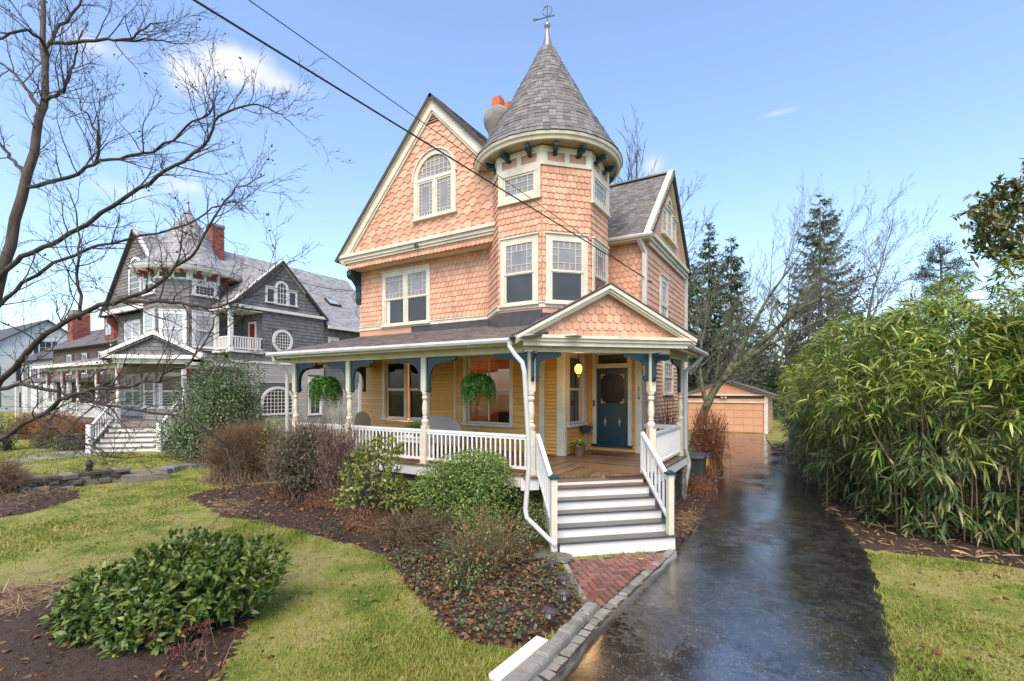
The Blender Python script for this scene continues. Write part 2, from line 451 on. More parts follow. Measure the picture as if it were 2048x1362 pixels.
tc = nn.new('ShaderNodeTexCoord')
def nnoise(scale, detail=6, rough=.6, dist=0.0, vec=None):
    z = nn.new('ShaderNodeTexNoise'); z.inputs['Scale'].default_value = scale; z.inputs['Detail'].default_value = detail; z.inputs['Roughness'].default_value = rough; z.inputs['Distortion'].default_value = dist
    ll.new(vec or tc.outputs['Object'], z.inputs['Vector']); return z.outputs['Fac']
def nmap(x, a, b_, c=0.0, d=1.0):
    z = nn.new('ShaderNodeMapRange'); z.inputs['From Min'].default_value = a; z.inputs['From Max'].default_value = b_; z.inputs['To Min'].default_value = c; z.inputs['To Max'].default_value = d
    ll.new(x, z.inputs['Value']); return z.outputs[0]
def nmath(op, a, c):
    z = nn.new('ShaderNodeMath'); z.operation = op
    for i, v in enumerate((a, c)):
        if isinstance(v, (int, float)): z.inputs[i].default_value = v
        else: ll.new(v, z.inputs[i])
    return z.outputs[0]
def nvor(scale):
    v = nn.new('ShaderNodeTexVoronoi'); v.inputs['Scale'].default_value = scale; ll.new(tc.outputs['Object'], v.inputs['Vector']); return v
worn_sheen = nmap(nnoise(2.6, 11, .85, .15), .44, .60)
v1 = nvor(70); v2 = nvor(32)
sp1 = nmath('MULTIPLY', nmap(v1.outputs['Distance'], .16, .34, 1, 0), nmap(nnoise(24, 4, .7), .46, .58))
sp2 = nmath('MULTIPLY', nmap(v2.outputs['Distance'], .10, .26, 1, 0), nmap(nnoise(9, 4, .7), .50, .62))
sp = nmath('MULTIPLY', nmath('MAXIMUM', sp1, sp2), nmath('ADD', nmath('MULTIPLY', worn_sheen, .75), .25))
m0 = nn.new('ShaderNodeMix'); m0.data_type = 'RGBA'; ll.new(worn_sheen, m0.inputs['Factor']); m0.inputs['A'].default_value = (.011, .011, .0115, 1); m0.inputs['B'].default_value = (.042, .041, .041, 1)  # worn patches; their paler grey also paints in the sky's sheen on wet asphalt
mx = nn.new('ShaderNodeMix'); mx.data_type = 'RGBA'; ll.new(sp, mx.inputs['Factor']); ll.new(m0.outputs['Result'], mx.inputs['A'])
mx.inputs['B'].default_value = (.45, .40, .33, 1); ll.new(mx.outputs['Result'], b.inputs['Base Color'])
film = nmap(nmath('ADD', nmath('MULTIPLY', nnoise(.8, 8, .68, .1), .65), nmath('MULTIPLY', nnoise(16, 7, .75), .35)), .40, .47)
rough = nmath('ADD', nmap(film, 0, 1, .26, .022), nmath('MULTIPLY', sp, .2)); ll.new(rough, b.inputs['Roughness'])
b.inputs['IOR'].default_value = 2.7
st = nn.new('ShaderNodeMapping'); st.inputs['Rotation'].default_value = (0, 0, -.25); st.inputs['Scale'].default_value = (1.0, 2.6, 1); ll.new(tc.outputs['Object'], st.inputs[0])
grav = nnoise(60, 4, .75); rip = nnoise(15, 8, .75, .1, st.outputs[0])
hgt = nmath('ADD', nmath('MULTIPLY', grav, nmap(film, 0, 1, .34, .05)), nmath('MULTIPLY', rip, .11))
bp = nn.new('ShaderNodeBump'); bp.inputs['Strength'].default_value = .30; bp.inputs['Distance'].default_value = .03
ll.new(hgt, bp.inputs['Height']); ll.new(bp.outputs[0], b.inputs['Normal'])
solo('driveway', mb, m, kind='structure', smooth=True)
DRIVE = [tuple(p) for p in XYd[:, 1]] + [tuple(p) for p in XYd[::-1, -2]]

# ---- grass blades
def free(x, y):
    k = ~inpoly(x, y, DRIVE)
    for pl in BEDS: k &= ~inpoly(x, y, pl)
    for pl in (brick_poly,): k &= ~inpoly(x, y, pl)
    for pl in (bed_side, bed_bamboo): k &= edgedist(x, y, pl) > .10
    return k


NG = 430000
ang = rs.uniform(-1.05, 1.05, NG * 2) + TH
rad = 2.8 * np.exp(rs.uniform(0, 1, NG * 2) ** 0.9 * math.log(30 / 2.8))
x = -np.sin(ang) * rad; y = np.cos(ang) * rad
ok = free(x, y) & ~((x > -12.3) & (x < -2) & (y > 8.1)) & ~((x < -19.5) & (y > 8.3))
pat = np.sin(x * 1.9 + np.sin(y * 2.3)) + np.sin(y * 1.4 - x * .8) + rs.normal(0, .8, len(x))
ok &= rs.uniform(0, 1, len(x)) < np.clip(.72 + .22 * pat, .25, 1)
pt_ = pat[ok][:NG]; x = x[ok][:NG]; y = y[ok][:NG]; rad = rad[ok][:NG]; n = len(x)
h = rs.gamma(4, .0058, n).clip(.008, .065) * (1 + .012 * rad) * np.where(pt_ > .6, 1.35, 1.0); w = .0035 + .00075 * rad
ta = rs.uniform(0, 6.283, n); lean = rs.uniform(.3, 1.15, n)
bx = np.cos(ta); by = np.sin(ta)
z0 = G(x, y) - .004
v = np.stack([np.stack([x - by * w, y + bx * w, z0], -1), np.stack([x + by * w, y - bx * w, z0], -1), np.stack([x + bx * h * lean, y + by * h * lean, z0 + h], -1)], 1).reshape(-1, 3)
mb = MB(); mb.add(v, np.arange(3 * n).reshape(-1, 3))
m_grass = M('grass_blade', [(0.084, 0.150, 0.024), (0.146, 0.216, 0.031), (0.224, 0.270, 0.044), (0.302, 0.312, 0.061), (0.381, 0.348, 0.099), (0.448, 0.396, 0.165)], .6, drive='island', scale=1.3, nw=1.5, iw=.55, spec=.3, transl=.35, detail=4)
solo('grass', mb, m_grass, kind='stuff')

# ---- litter: dead leaves, twigs and straw on beds and lawn
def scatter(pl, n, q=rs, margin=0):
    a = np.array([p[:2] for p in pl]); lo, hi = a.min(0), a.max(0); x = q.uniform(lo[0], hi[0], n * 4); y = q.uniform(lo[1], hi[1], n * 4)
    k = inpoly(x, y, pl)
    if margin: k &= edgedist(x, y, pl) > margin
    return x[k][:n], y[k][:n]


def litter(name, pls, n, Lr, asp, mat, lift, seed, tilt=.35, a=.06):
    q = np.random.RandomState(seed); mb = MB()
    for pl, f in pls:
        x, y = scatter(pl, int(n * f), q); k = len(x)
        D = q.normal(0, 1, (k, 3)); D[:, 2] *= tilt
        L = q.uniform(*Lr, k); W_ = L * q.uniform(asp * .7, asp * 1.3, k)
        z = G(x, y) + np.minimum(edgedist(x, y, pl), .9) * a + q.uniform(.01, lift, k)
        leaves(mb, np.stack([x, y, z], 1), D, L, W_, up=q.normal(0, .35, (k, 3)) + np.array([0, 0, 1.]), fold=.3, droop=.12, q=q)
    return solo(name, mb, mat, kind='stuff')


m_dead = M('dead_leaf', [(0.053, 0.021, 0.009), (0.127, 0.054, 0.020), (0.233, 0.102, 0.037), (0.087, 0.044, 0.020), (0.311, 0.195, 0.093), (0.156, 0.069, 0.026)], .55, drive='island', spec=.4, transl=.15)
m_straw = M('straw', [(.20, .13, .065), (.34, .24, .13), (.14, .085, .045), (.42, .33, .20)], .7, drive='island', spec=.3)
bed_near = [p for p in pxs([(786, 1120), (809, 1165), (847, 1205), (878, 1240), (909, 1274), (950, 1290), (1019, 1297), (1060, 1285), (1120, 1255), (1170, 1230), (1148, 1180), (1120, 1140), (1090, 1100), (950, 1080)])]
litter('fallen_leaves', [(bed_front, .40), (bed_near, .30), (bed_laurel, .18), (bed_wall, .06), (bed_side, .16)], 5200, (.04, .105), .55, m_dead, .05, 3)
litter('leaf_litter', [(bed_bamboo, 1.0)], 9000, (.10, .28), .13, m_straw, .06, 4, .2, .05)
straw_poly = pxs([(-160, 1182), (0, 1186), (74, 1174), (135, 1172), (150, 1195), (110, 1240), (60, 1262), (-60, 1275), (-180, 1290)])
pale_poly = pxs([(425, 1012), (470, 1003), (505, 1012), (480, 1030), (445, 1033)])
pale2 = pxs([(1352, 1055), (1365, 1030), (1392, 1033), (1375, 1065), (1355, 1078)])
wl_straw = pxs([(-60, 1040), (0, 1032), (40, 1026), (60, 1010), (140, 990), (120, 978), (0, 995)])
litter('straw_mulch', [(straw_poly, .72), (pale_poly, .16), (pale2, .10), (wl_straw, .18)], 5200, (.10, .34), .03, m_straw, .09, 5, .25, .10)
litter('bark_chips', [(bed_front, .55), (bed_laurel, .3), (bed_side, .15), (bed_wall, .1)], 12000, (.02, .06), .4, M('bark_chip', [(0.020, 0.011, 0.008), (0.060, 0.031, 0.019), (0.102, 0.050, 0.029), (0.034, 0.020, 0.014)], .8, drive='island'), .03, 6)
lawnl = pxs([(420, 1060), (700, 1110), (900, 1290), (1000, 1340), (500, 1420), (560, 1100), (300, 1010), (100, 1050), (20, 1120)])
lawnr = pxs([(1790, 1180), (1830, 1130), (2100, 1150), (2200, 1400), (1830, 1400)])
litter('stray_leaves', [(lawnl, .5), (lawnr, .5)], 230, (.05, .11), .5, m_dead, .02, 8, .2, 0)
# ---------------------------------------------------------------- the peach Victorian house
PEACH = M('peach_paint', [(0.571, 0.303, 0.192), (0.626, 0.343, 0.223)], .55, scale=1.5, bump=.08, bscale=25, dirt=.22)
PEACHS = M('peach_shingle', [(0.515, 0.265, 0.165), (0.590, 0.315, 0.200), (0.645, 0.358, 0.234), (0.691, 0.404, 0.272), (0.571, 0.303, 0.190)], .6, drive='island', scale=.7, nw=.8, iw=.7, dirt=.38)
PEACHO = M('peach_shingle_piece', [(0.515, 0.265, 0.165), (0.590, 0.315, 0.200), (0.645, 0.358, 0.234), (0.691, 0.404, 0.272), (0.571, 0.303, 0.190)], .6, drive='object', scale=3, dirt=.30)
OCHRE = M('ochre_clapboard', [(.62, .33, .07), (.69, .375, .085), (.74, .41, .10)], .55, drive='object', scale=2, bump=.05, bscale=30, dirt=.15)
PEACHC = M('peach_clapboard', [(.66, .36, .20), (.70, .40, .235)], .55, drive='object', scale=2, dirt=.15)
CREAM = M('cream_trim', [(.62, .57, .45), (.72, .67, .55)], .45, scale=2.5, dirt=.5)
WHITE = M('white_paint', [(.72, .72, .70), (.80, .80, .78)], .42, scale=3, dirt=.28)
TEAL = M('teal_paint', [(.005, .034, .048), (.008, .046, .064)], .35, scale=4)
SLATE = M('slate_shingle', [(.10, .096, .092), (.15, .144, .138), (.21, .20, .19), (.125, .12, .116)], .75, drive='island', scale=5, dirt=.35)
SLATEO = M('slate_shingle_piece', [(.10, .096, .092), (.15, .144, .138), (.21, .20, .19), (.125, .12, .116)], .75, drive='object', scale=5, dirt=.35)
BRSH = M('brown_shingle', [(0.109, 0.087, 0.080), (0.174, 0.142, 0.131), (0.246, 0.203, 0.189), (0.138, 0.113, 0.104)], .55, drive='island', scale=5, dirt=.3)
METAL = M('grey_metal', [(.22, .22, .23), (.32, .32, .33)], .35, scale=5, metal=.6)
GUT = M('gutter_white', [(.46, .46, .45), (.56, .56, .54)], .3, scale=3, dirt=.25)
DARKM = M('dark_metal', (.02, .018, .017), .45)
GLASS = M('dark_pane', [(.028, .027, .026), (.06, .058, .056)], .04, scale=1.0, spec=.55, bump=.04, bscale=2.5)
PANE2 = M('leaded_pane', [(.20, .20, .21), (.30, .30, .31)], .08, scale=2.2, spec=.5, bump=.05, bscale=4)
CURT = M('curtain', [(.55, .55, .54), (.72, .72, .70)], .8, scale=2)
TREAD = M('grey_tread', [(.05, .045, .04), (.085, .078, .07)], .25, scale=4, stretch=(1, 1, 1), bump=.1, bscale=30)
DECK = M('porch_board', [(.10, .058, .034), (.17, .105, .06), (.25, .16, .095), (.14, .085, .05)], .38, drive='object', scale=7, stretch=(1, 1, 1), bump=.1, bscale=40, dirt=.55)


def clearglass():
    m = bpy.data.materials.new('window_glass'); m.use_nodes = True; n = m.node_tree.nodes; l = m.node_tree.links
    o = n['Material Output']; n.remove(n['Principled BSDF'])
    t = n.new('ShaderNodeBsdfTransparent'); g = n.new('ShaderNodeBsdfGlossy'); g.inputs['Roughness'].default_value = .02
    f = n.new('ShaderNodeFresnel'); f.inputs['IOR'].default_value = 1.6
    mx = n.new('ShaderNodeMixShader'); l.new(f.outputs[0], mx.inputs[0]); l.new(t.outputs[0], mx.inputs[1]); l.new(g.outputs[0], mx.inputs[2]); l.new(mx.outputs[0], o.inputs['Surface'])
    return m


CLEAR = clearglass()
H = Thing('victorian_house', (-8.7, 10.8, GZ), 'peach Victorian house with a round conical turret, shingled gable and wraparound porch', 'house')
# frames
FF = Fr((-12.35, 10.77, 0), (1, 0, 0)); WF = 7.33
FRc = Fr((-5.02, 10.77, 0), (0, 1, 0))
FD = Fr((-5.02, 12.2, 0), (1, 0, 0))
FS = Fr((-3.5, 12.2, 0), (0, 1, 0))
FWf = Fr((-5.0, 12.7, 0), (1, 0, 0))
FG = Fr((-8.81, 10.3, 0), (1, 0, 0))                # u = 0 at the gable's centre line
FWG = Fr((-3.5, 15.08, 0), (0, 1, 0))
OC = np.array([-5.75, 11.31]); AP = 1.448; SD = 1.2
NE = np.array([-.679, .734, 0]); DE = np.array([.734, .679, 0])     # inward and along the corner entry
E0 = 8.686 * NE + 2.37 * 0 * DE
def EP(s, n, z=0.0): return DE * s + NE * n + np.array([0, 0, z])
FE = Fr(EP(0, 8.62), DE)                             # plane of the entry gable, u = s


def oct_frame(k):
    """facet k of the turret: 0 front, 1 the corner, 2 right, -1 left corner, 3.."""
    a = R_(-90 + 45 * k); nrm = np.array([math.cos(a), math.sin(a), 0]); U = np.array([-nrm[1], nrm[0], 0])
    O = np.array([OC[0], OC[1], 0]) + nrm * AP - U * SD / 2
    return Fr(O, U)


OFR = {k: oct_frame(k) for k in (-1, 0, 1, 2, 3)}


def wallpieces(F, u0, u1, v0, v1, holes, t):
    mb = MB(); us = sorted({u0, u1, *[max(u0, min(u1, h[0])) for h in holes], *[max(u0, min(u1, h[1])) for h in holes]})
    for a, b in zip(us[:-1], us[1:]):
        if b - a < 1e-4: continue
        hs = sorted([(h[2], h[3]) for h in holes if h[0] <= a + 1e-6 and h[1] >= b - 1e-6]); v = v0
        for (c, d) in hs:
            if c > v: mb.rect(F, a, b, v, c, -t, 0)
            v = max(v, d)
        if v < v1: mb.rect(F, a, b, v, v1, -t, 0)
    return mb


def clapboards(F, u0, u1, v0, v1, e, holes, mat, parent, name='clapboard', uf=None, jit=True):
    v = v0
    while v < v1 - .01:
        a0, a1 = (u0, u1) if uf is None else uf(v + e * .5)
        segs = [(a0, a1)]
        for h in holes:
            if h[2] < v + e * .8 and h[3] > v + e * .2:
                segs = [s for a, b in segs for s in ((a, min(b, h[0])), (max(a, h[1]), b)) if s[1] - s[0] > .02]
        for a, b in segs:
            cuts = [a]
            while jit and b - cuts[-1] > 3.2: cuts.append(cuts[-1] + rnd.uniform(1.6, 2.8))
            cuts.append(b)
            for p, q in zip(cuts[:-1], cuts[1:]):
                m_ = MB(); w = .003; top = min(v + e, v1)
                m_.hexa([F.at(p + w / 2, v + .014, .002), F.at(q - w / 2, v + .014, .002), F.at(q - w / 2, v + .014, .040), F.at(p + w / 2, v + .014, .040), F.at(p + w / 2, top, .002), F.at(q - w / 2, top, .002), F.at(q - w / 2, top, .012), F.at(p + w / 2, top, .012)])
                H.part(name, m_, mat, parent)
        v += e


SHP = {
    'scallop': lambda w, h: [(-w / 2, h), (-w / 2, h * .20)] + [(-w / 2 + w * (1 - math.cos(a)) / 2, h * .20 - h * .20 * math.sin(a) ** .55) for a in np.linspace(.0, math.pi, 8)[1:-1]] + [(w / 2, h * .20), (w / 2, h)],
    'hex': lambda w, h: [(-w / 2, h), (-w / 2, h * .23), (-w * .24, 0), (w * .24, 0), (w / 2, h * .23), (w / 2, h)],
    'wave': lambda w, h: [(-w / 2, h), (-w / 2, h * .24), (-w * .22, h * .24), (-w * .12, h * .17), (-w * .05, h * .03), (w * .04, 0), (w * .20, 0), (w * .30, h * .08), (w * .37, h * .20), (w / 2, h * .24), (w / 2, h)],
    'square': lambda w, h: [(-w / 2, h), (-w / 2, 0), (w / 2, 0), (w / 2, h)],
}
_shm = {}


def piece(kind, w, h, mat, t=.014, lo=.032, hi=.006):
    key = (kind, round(w, 4), round(h, 4), mat.name)
    if key not in _shm:
        pts = SHP[kind](w, h)[::-1]; mb = MB()
        mb_add_piece(mb, Fr((0, 0, 0), (1, 0, 0), (0, 1, 0)), pts, h, t, lo, hi); _shm[key] = mb.mesh('shingle_piece', mat)
    return _shm[key]


def mb_add_piece(mb, F, pts, h, t, lo, hi, u=0, v=0):
    k = len(pts); nn_ = lambda y: lo + (hi - lo) * (y / h)
    vv = [F.at(u + a, v + b, nn_(b) - t) for a, b in pts] + [F.at(u + a, v + b, nn_(b)) for a, b in pts]
    mb.add(vv, [list(range(k, 2 * k))] + [[i, (i + 1) % k, k + (i + 1) % k, k + i] for i in range(k)])


CAND = {'shingle': [], 'slate': []}


def field(F, kind, w, e, v0, v1, ul, ur, holes, pool, stuff, par, mat, jit=.0, clampv=None):
    """courses of shingles between ul(v) and ur(v); whole ones are candidates for single objects, cut ones join the rest"""
    h = e * 1.45; row = 0; v = v0
    while v < v1 - e * .3:
        a, b = ul(v + e * .4), ur(v + e * .4)
        lo_, hi_ = min(ul(v), ul(v + h), a), max(ur(v), ur(v + h), b)
        u = math.floor(lo_ / w) * w + (w / 2 if row % 2 else 0) - w / 2
        while u < hi_ + w:
            ww = w - .006 ; uu = u + rnd.uniform(-jit, jit) * w
            if a - w * .5 < uu < b + w * .5 and not any(h_[0] + .02 < uu - w * .4 and uu + w * .4 < h_[1] - .02 and h_[2] < v + e * .5 - .05 and v + e * .3 < h_[3] - .06 for h_ in holes):
                cut = uu - w / 2 < max(ul(v), ul(min(v + h, v1))) or uu + w / 2 > min(ur(v), ur(min(v + h, v1))) or v + h > v1
                vj = v + rnd.uniform(-.006, .006)
                if not cut:
                    c = F.at(uu, v + e / 2); z = (c - np.array([0, 0, CAMZ])) @ FW
                    r = (c - np.array([0, 0, CAMZ])); fac = -(F.N @ r) / np.linalg.norm(r)
                    CAND[pool].append((fac / max(z, 1) ** 2 * w * e, F, kind, ww, h, uu, vj, par, mat, stuff))
                else:
                    pts = [(min(max(uu + p, ul(v + q_)), ur(v + q_)), min(q_, v1 - v)) for p, q_ in SHP[kind](ww, h)[::-1]]
                    if max(p[0] for p in pts) - min(p[0] for p in pts) > .01: mb_add_piece(stuff, F, pts, h, .014, .032, .006, 0, vj)
            u += w
        v += e; row += 1


def finish(pool, limit, name):
    L = sorted(CAND[pool], key=lambda c: -c[0])
    for i, (sc, F, kind, w, h, u, v, par, mat, stuff) in enumerate(L):
        if i < limit and sc > 0: H.inst(name, piece(kind, w, h, mat), F.mat(u, v), par)
        else: mb_add_piece(stuff, F, SHP[kind](w, h)[::-1], h, .014, .032, .006, u, v)


def casing(mb, F, u0, u1, v0, v1, w=.10, n1=.06, sill=True):
    mb.rect(F, u0, u0 + w, v0, v1, 0, n1); mb.rect(F, u1 - w, u1, v0, v1, 0, n1)
    mb.rect(F, u0 - .02, u1 + .02, v1, v1 + .035, 0, n1 + .035); mb.rect(F, u0 + w, u1 - w, v1 - w, v1, 0, n1 - .004)
    if sill: mb.rect(F, u0 - .03, u1 + .03, v0 - .06, v0, 0, n1 + .06)


def sash(win, T, F, u0, u1, v0, v1, n, grid=None, pane=None, fr=.05, mun=None):
    """one sash: frame, pane and its bars; grid 'border' = small panes round a large one, (nx, ny) or None"""
    a = MB(); a.rect(F, u0, u0 + fr, v0, v1, n, n + .035); a.rect(F, u1 - fr, u1, v0, v1, n, n + .035)
    a.rect(F, u0 + fr, u1 - fr, v0, v0 + fr, n, n + .035); a.rect(F, u0 + fr, u1 - fr, v1 - fr, v1, n, n + .035)
    s = T.part('sash', a, CREAM if T is H else NWHITE, win)
    g = MB(); g.rect(F, u0 + fr, u1 - fr, v0 + fr, v1 - fr, n + .008, n + .014); T.part('pane', g, pane or GLASS, win)
    if grid:
        m_ = MB(); a0, a1, b0, b1 = u0 + fr, u1 - fr, v0 + fr, v1 - fr; bw = .012
        if grid == 'border':
            d = min((a1 - a0) / 4.6, .15); nx = max(3, int(round((a1 - a0) / d))); ny = max(3, int(round((b1 - b0) / d)))
            dx, dy = (a1 - a0) / nx, (b1 - b0) / ny
            for uu in (a0 + dx, a1 - dx): m_.rect(F, uu - bw / 2, uu + bw / 2, b0, b1, n + .014, n + .024)
            for vv in (b0 + dy, b1 - dy): m_.rect(F, a0, a1, vv - bw / 2, vv + bw / 2, n + .0145, n + .0245)
            for i in range(2, nx - 1):
                for c, d_ in ((b0, b0 + dy), (b1 - dy, b1)): m_.rect(F, a0 + i * dx - bw / 2, a0 + i * dx + bw / 2, c, d_, n + .014, n + .024)
            for i in range(2, ny - 1):
                for c, d_ in ((a0, a0 + dx), (a1 - dx, a1)): m_.rect(F, c, d_, b0 + i * dy - bw / 2, b0 + i * dy + bw / 2, n + .014, n + .024)
        else:
            nx, ny = grid
            for i in range(1, nx): m_.rect(F, a0 + (a1 - a0) * i / nx - bw / 2, a0 + (a1 - a0) * i / nx + bw / 2, b0, b1, n + .014, n + .024)
            for i in range(1, ny): m_.rect(F, a0, a1, b0 + (b1 - b0) * i / ny - bw / 2, b0 + (b1 - b0) * i / ny + bw / 2, n + .0145, n + .0245)
        T.part('muntin', m_, mun or (CREAM if T is H else NWHITE), win)
    return s


def dh_window(T, F, u0, u1, v0, v1, nlit=1, up='border', lowg=None, w=.10, pane_lo=None, pane_up=None, mat=None, split=.5, n=.006, curtain=False):
    mb = MB(); casing(mb, F, u0, u1, v0, v1, w)
    mw = .10
    inner = (u1 - u0 - 2 * w - mw * (nlit - 1)) / nlit
    for i in range(1, nlit):
        a = u0 + w + i * inner + (i - 1) * mw; mb.rect(F, a, a + mw, v0, v1 - w - .002, 0, .058)
    win = T.part('window', mb, mat or CREAM)
    for i in range(nlit):
        a = u0 + w + i * (inner + mw); b = a + inner; vm = v0 + (v1 - w - v0) * split
        sash(win, T, F, a, b, vm, v1 - w, n + .018, up, pane_up or pane_lo)
        sash(win, T, F, a, b, v0, vm + .03, n, lowg, pane_lo)
        if curtain and i == 0:
            c = MB()
            for j in range(5): c.rect(F, a + .06 + j * .03, a + .085 + j * .03, v0 + .05, vm, n + .0145, n + .017)
            T.part('curtain', c, CURT, win)
    return win


# ---- main walls
hW = [(1.09, 3.03, 1.92, 3.85), (4.27, 5.86, 1.88, 3.88)]
wall_front = H.part('front_wall', wallpieces(FF, 0, WF, .2, 7.0, [(a + .08, b - .08, c + .02, d - .08) for a, b, c, d in hW], .15), PEACH)
hR = [(.17, 1.23, 1.94, 3.85)]
wall_rec = H.part('porch_side_wall', wallpieces(FRc, 0, 1.43, 1.0, 4.6, [(a + .08, b - .08, c + .02, d - .08) for a, b, c, d in hR], .12), PEACH)
wall_door = H.part('entrance_wall', wallpieces(FD, 0, 1.52, 1.0, 4.6, [(.31, 1.19, 1.43, 3.48), (.36, 1.14, 3.6, 3.84)], .12), PEACH)
wall_side = H.part('side_wall', MB().rect(FS, 0, 5.26, .2, 4.3, -.15, 0).rect(FS, .5, 5.26, 4.3, 6.95, -.15, 0), PEACH)
mb = MB(); mb.box(-5.0, -3.65, 12.7, 12.85, 4.2, 6.95); wall_wing = H.part('wing_front_wall', mb, PEACH)
mb = MB(); mb.box(-12.35, -12.2, 10.92, 22, .2, 7.0); mb.box(-12.2, -5.0, 21.85, 22, .2, 7.0); mb.box(-5.15, -5.0, 17.46, 21.85, .2, 7.0); mb.box(-5.0, -3.65, 17.3, 17.46, .2, 6.95)
H.part('rear_wall', mb, PEACH)
# clapboards on the porch walls
hol = hW + [(6.66, 6.8, 1, 5)]
clapboards(FF, .12, 3.9, 1.27, 4.0, .095, hol, OCHRE, wall_front)
clapboards(FF, 3.97, 6.66, 1.27, 4.0, .155, hol, OCHRE, wall_front)
clapboards(FF, 6.82, 7.16, 1.27, 4.0, .088, [], OCHRE, wall_front)
clapboards(FRc, .1, 1.36, 1.27, 4.0, .088, hR, OCHRE, wall_rec)
clapboards(FD, .08, 1.38, 1.27, 4.0, .088, [(.20, 1.30, 1.40, 4.0)], OCHRE, wall_door)
hS = [(2.15, 3.5, 2.72, 3.9)]
clapboards(FS, .12, 5.26, .95, 4.25, .115, hS, PEACHC, wall_side)
def corner_board(*a): H.part('corner_board', MB().rect(*a), CREAM)
corner_board(FF, 3.91, 3.96, 1.26, 3.95, 0, .035); corner_board(FF, 6.66, 6.81, 1.26, 3.95, 0, .04); corner_board(FF, 7.16, 7.33, 1.26, 3.95, 0, .045); corner_board(FF, -.01, .115, 1.26, 4.0, 0, .04)
corner_board(FRc, 0.045 - .05, .10, 1.26, 3.95, 0, .04); corner_board(FRc, 1.35, 1.40, 1.26, 3.95, 0, .04); corner_board(FD, 1.38, 1.56, 1.26, 3.95, 0, .04); corner_board(FS, -.035, .12, .9, 4.2, 0, .04)
# ---- shingle fields
ST = MB(); SLT = MB(); BRT = MB()
cst = lambda c: (lambda v: c)
field(FF, 'scallop', .155, .150, 4.98, 6.92, cst(0), cst(5.82), [(1.07, 3.05, 4.8, 6.62)], 'shingle', ST, wall_front, PEACHO)
gab = H.part('front_gable', MB().poly(FG, [(-3.75, 7.2), (3.75, 7.2), (0, 11.02)], -.12, 0), PEACH)
gl = lambda v: -3.75 + (v - 7.2) * .9817; gr = lambda v: 3.75 - (v - 7.2) * .9817
field(FG, 'wave', .33, .19, 7.22, 10.6, gl, lambda v: min(gr(v), 2.05), [(-.74, .86, 7.7, 9.0), (-.62, .74, 8.9, 9.3), (-.4, .52, 9.2, 9.6)], 'shingle', ST, gab, PEACHO)
tur = H.part('turret_wall', MB().poly(Fr((0, 0, 4.2), (1, 0, 0), (0, 1, 0)), [tuple(OC + AP / math.cos(R_(22.5)) * np.array([math.cos(R_(-112.5 + 45 * i)), math.sin(R_(-112.5 + 45 * i))])) for i in range(8)], 0, 4.5), PEACH)
for kf in (-1, 0, 1, 2):
    F = OFR[kf]
    if kf == -1: field(F, 'scallop', .14, .150, 4.98, 8.1, cst(.0), cst(SD), [], 'shingle', ST, tur, PEACHO)
    else:
        hs = [(.06, 1.14, 4.85, 6.62)] + ([(.0, 1.2, 7.38, 8.2)] if kf in (0, 2) else [])
        field(F, 'scallop', .14, .150, 4.98, 8.16, cst(.0), cst(SD), hs, 'shingle', ST, tur, PEACHO)
field(FWf, 'hex', .155, .157, 4.25, 6.9, cst(.3), cst(1.5), [], 'shingle', ST, wall_wing, PEACHO)
field(FS, 'scallop', .17, .165, 4.35, 6.7, cst(.5), cst(5.26), [(1.75, 2.75, 4.55, 6.3)], 'shingle', ST, wall_side, PEACHO)
wgab = H.part('side_gable', MB().poly(FWG, [(-2.35, 7.15), (2.35, 7.15), (0, 9.5)], -.15, .02), PEACH)
field(FWG, 'wave', .3, .18, 7.15, 9.3, lambda v: -2.3 + (v - 7.15), lambda v: 2.3 - (v - 7.15), [(-.95, .95, 7.5, 8.75)], 'shingle', ST, wgab, PEACHO)
egab = H.part('entry_gable', MB().poly(Fr(EP(0, 8.72), DE), [(1.98, 3.92), (5.34, 3.92), (3.66, 4.82)], -.1, 0), PEACH)
FEg = Fr(EP(0, 8.72), DE)
field(FEg, 'hex', .152, .152, 3.90, 4.80, lambda v: 2.0 + (v - 3.92) * 1.866, lambda v: 5.32 - (v - 3.92) * 1.866, [], 'shingle', ST, egab, PEACHO)

# ---- front gable trims
mb = MB()
apx = (0, 11.18)
for s in (-1, 1):
    end = (s * 3.93, 7.12) if s < 0 else (2.3, 8.79)
    d = np.array([apx[0] - end[0], apx[1] - end[1]]); d /= np.linalg.norm(d); nrm = np.array([-d[1], d[0]]) * (1 if s < 0 else -1)
    for (o0, o1, n0, n1) in ((-.30, -.10, 0, .10), (-.10, -.02, .0, .16), (-.36, -.30, 0, .065)):
        p = [np.array(end) + nrm * o0, np.array(end) + nrm * o1, np.array([0, apx[1] + o1 / abs(nrm[1])]), np.array([0, apx[1] + o0 / abs(nrm[1])])]
        mb.poly(FG, [tuple(q) for q in (p if s > 0 else p[::-1])], n0, n1 + (.002 if s > 0 else 0))
H.part('rake_board', mb, CREAM, gab)
mb = MB(); mb.rect(FG, -3.9, 2.25, 7.10, 7.20, 0, .17); mb.rect(FG, -3.85, 2.25, 7.0, 7.10, 0, .11); mb.rect(FG, -3.8, 2.25, 6.93, 7.0, 0, .07); mb.rect(FG, -3.95, -3.72, 6.98, 7.16, -.4, -.001)
H.part('cornice', mb, CREAM, gab)
mb = MB(); mb.rect(FG, -3.6, 2.6, 6.74, 6.93, -.14, -.02); mb.rect(FG, -3.6, -3.5, 6.74, 6.93, -.45, -.14); H.part('gable_skirt', mb, PEACH, gab)
mb = MB(); mb.rect(FG, -3.6, 2.6, 6.76, 6.80, -.47, -.14); H.part('soffit', mb, CREAM, gab)
field(FG, 'scallop', .145, .13, 6.75, 6.93, cst(-3.58), cst(2.55), [], 'shingle', ST, gab, PEACHO)
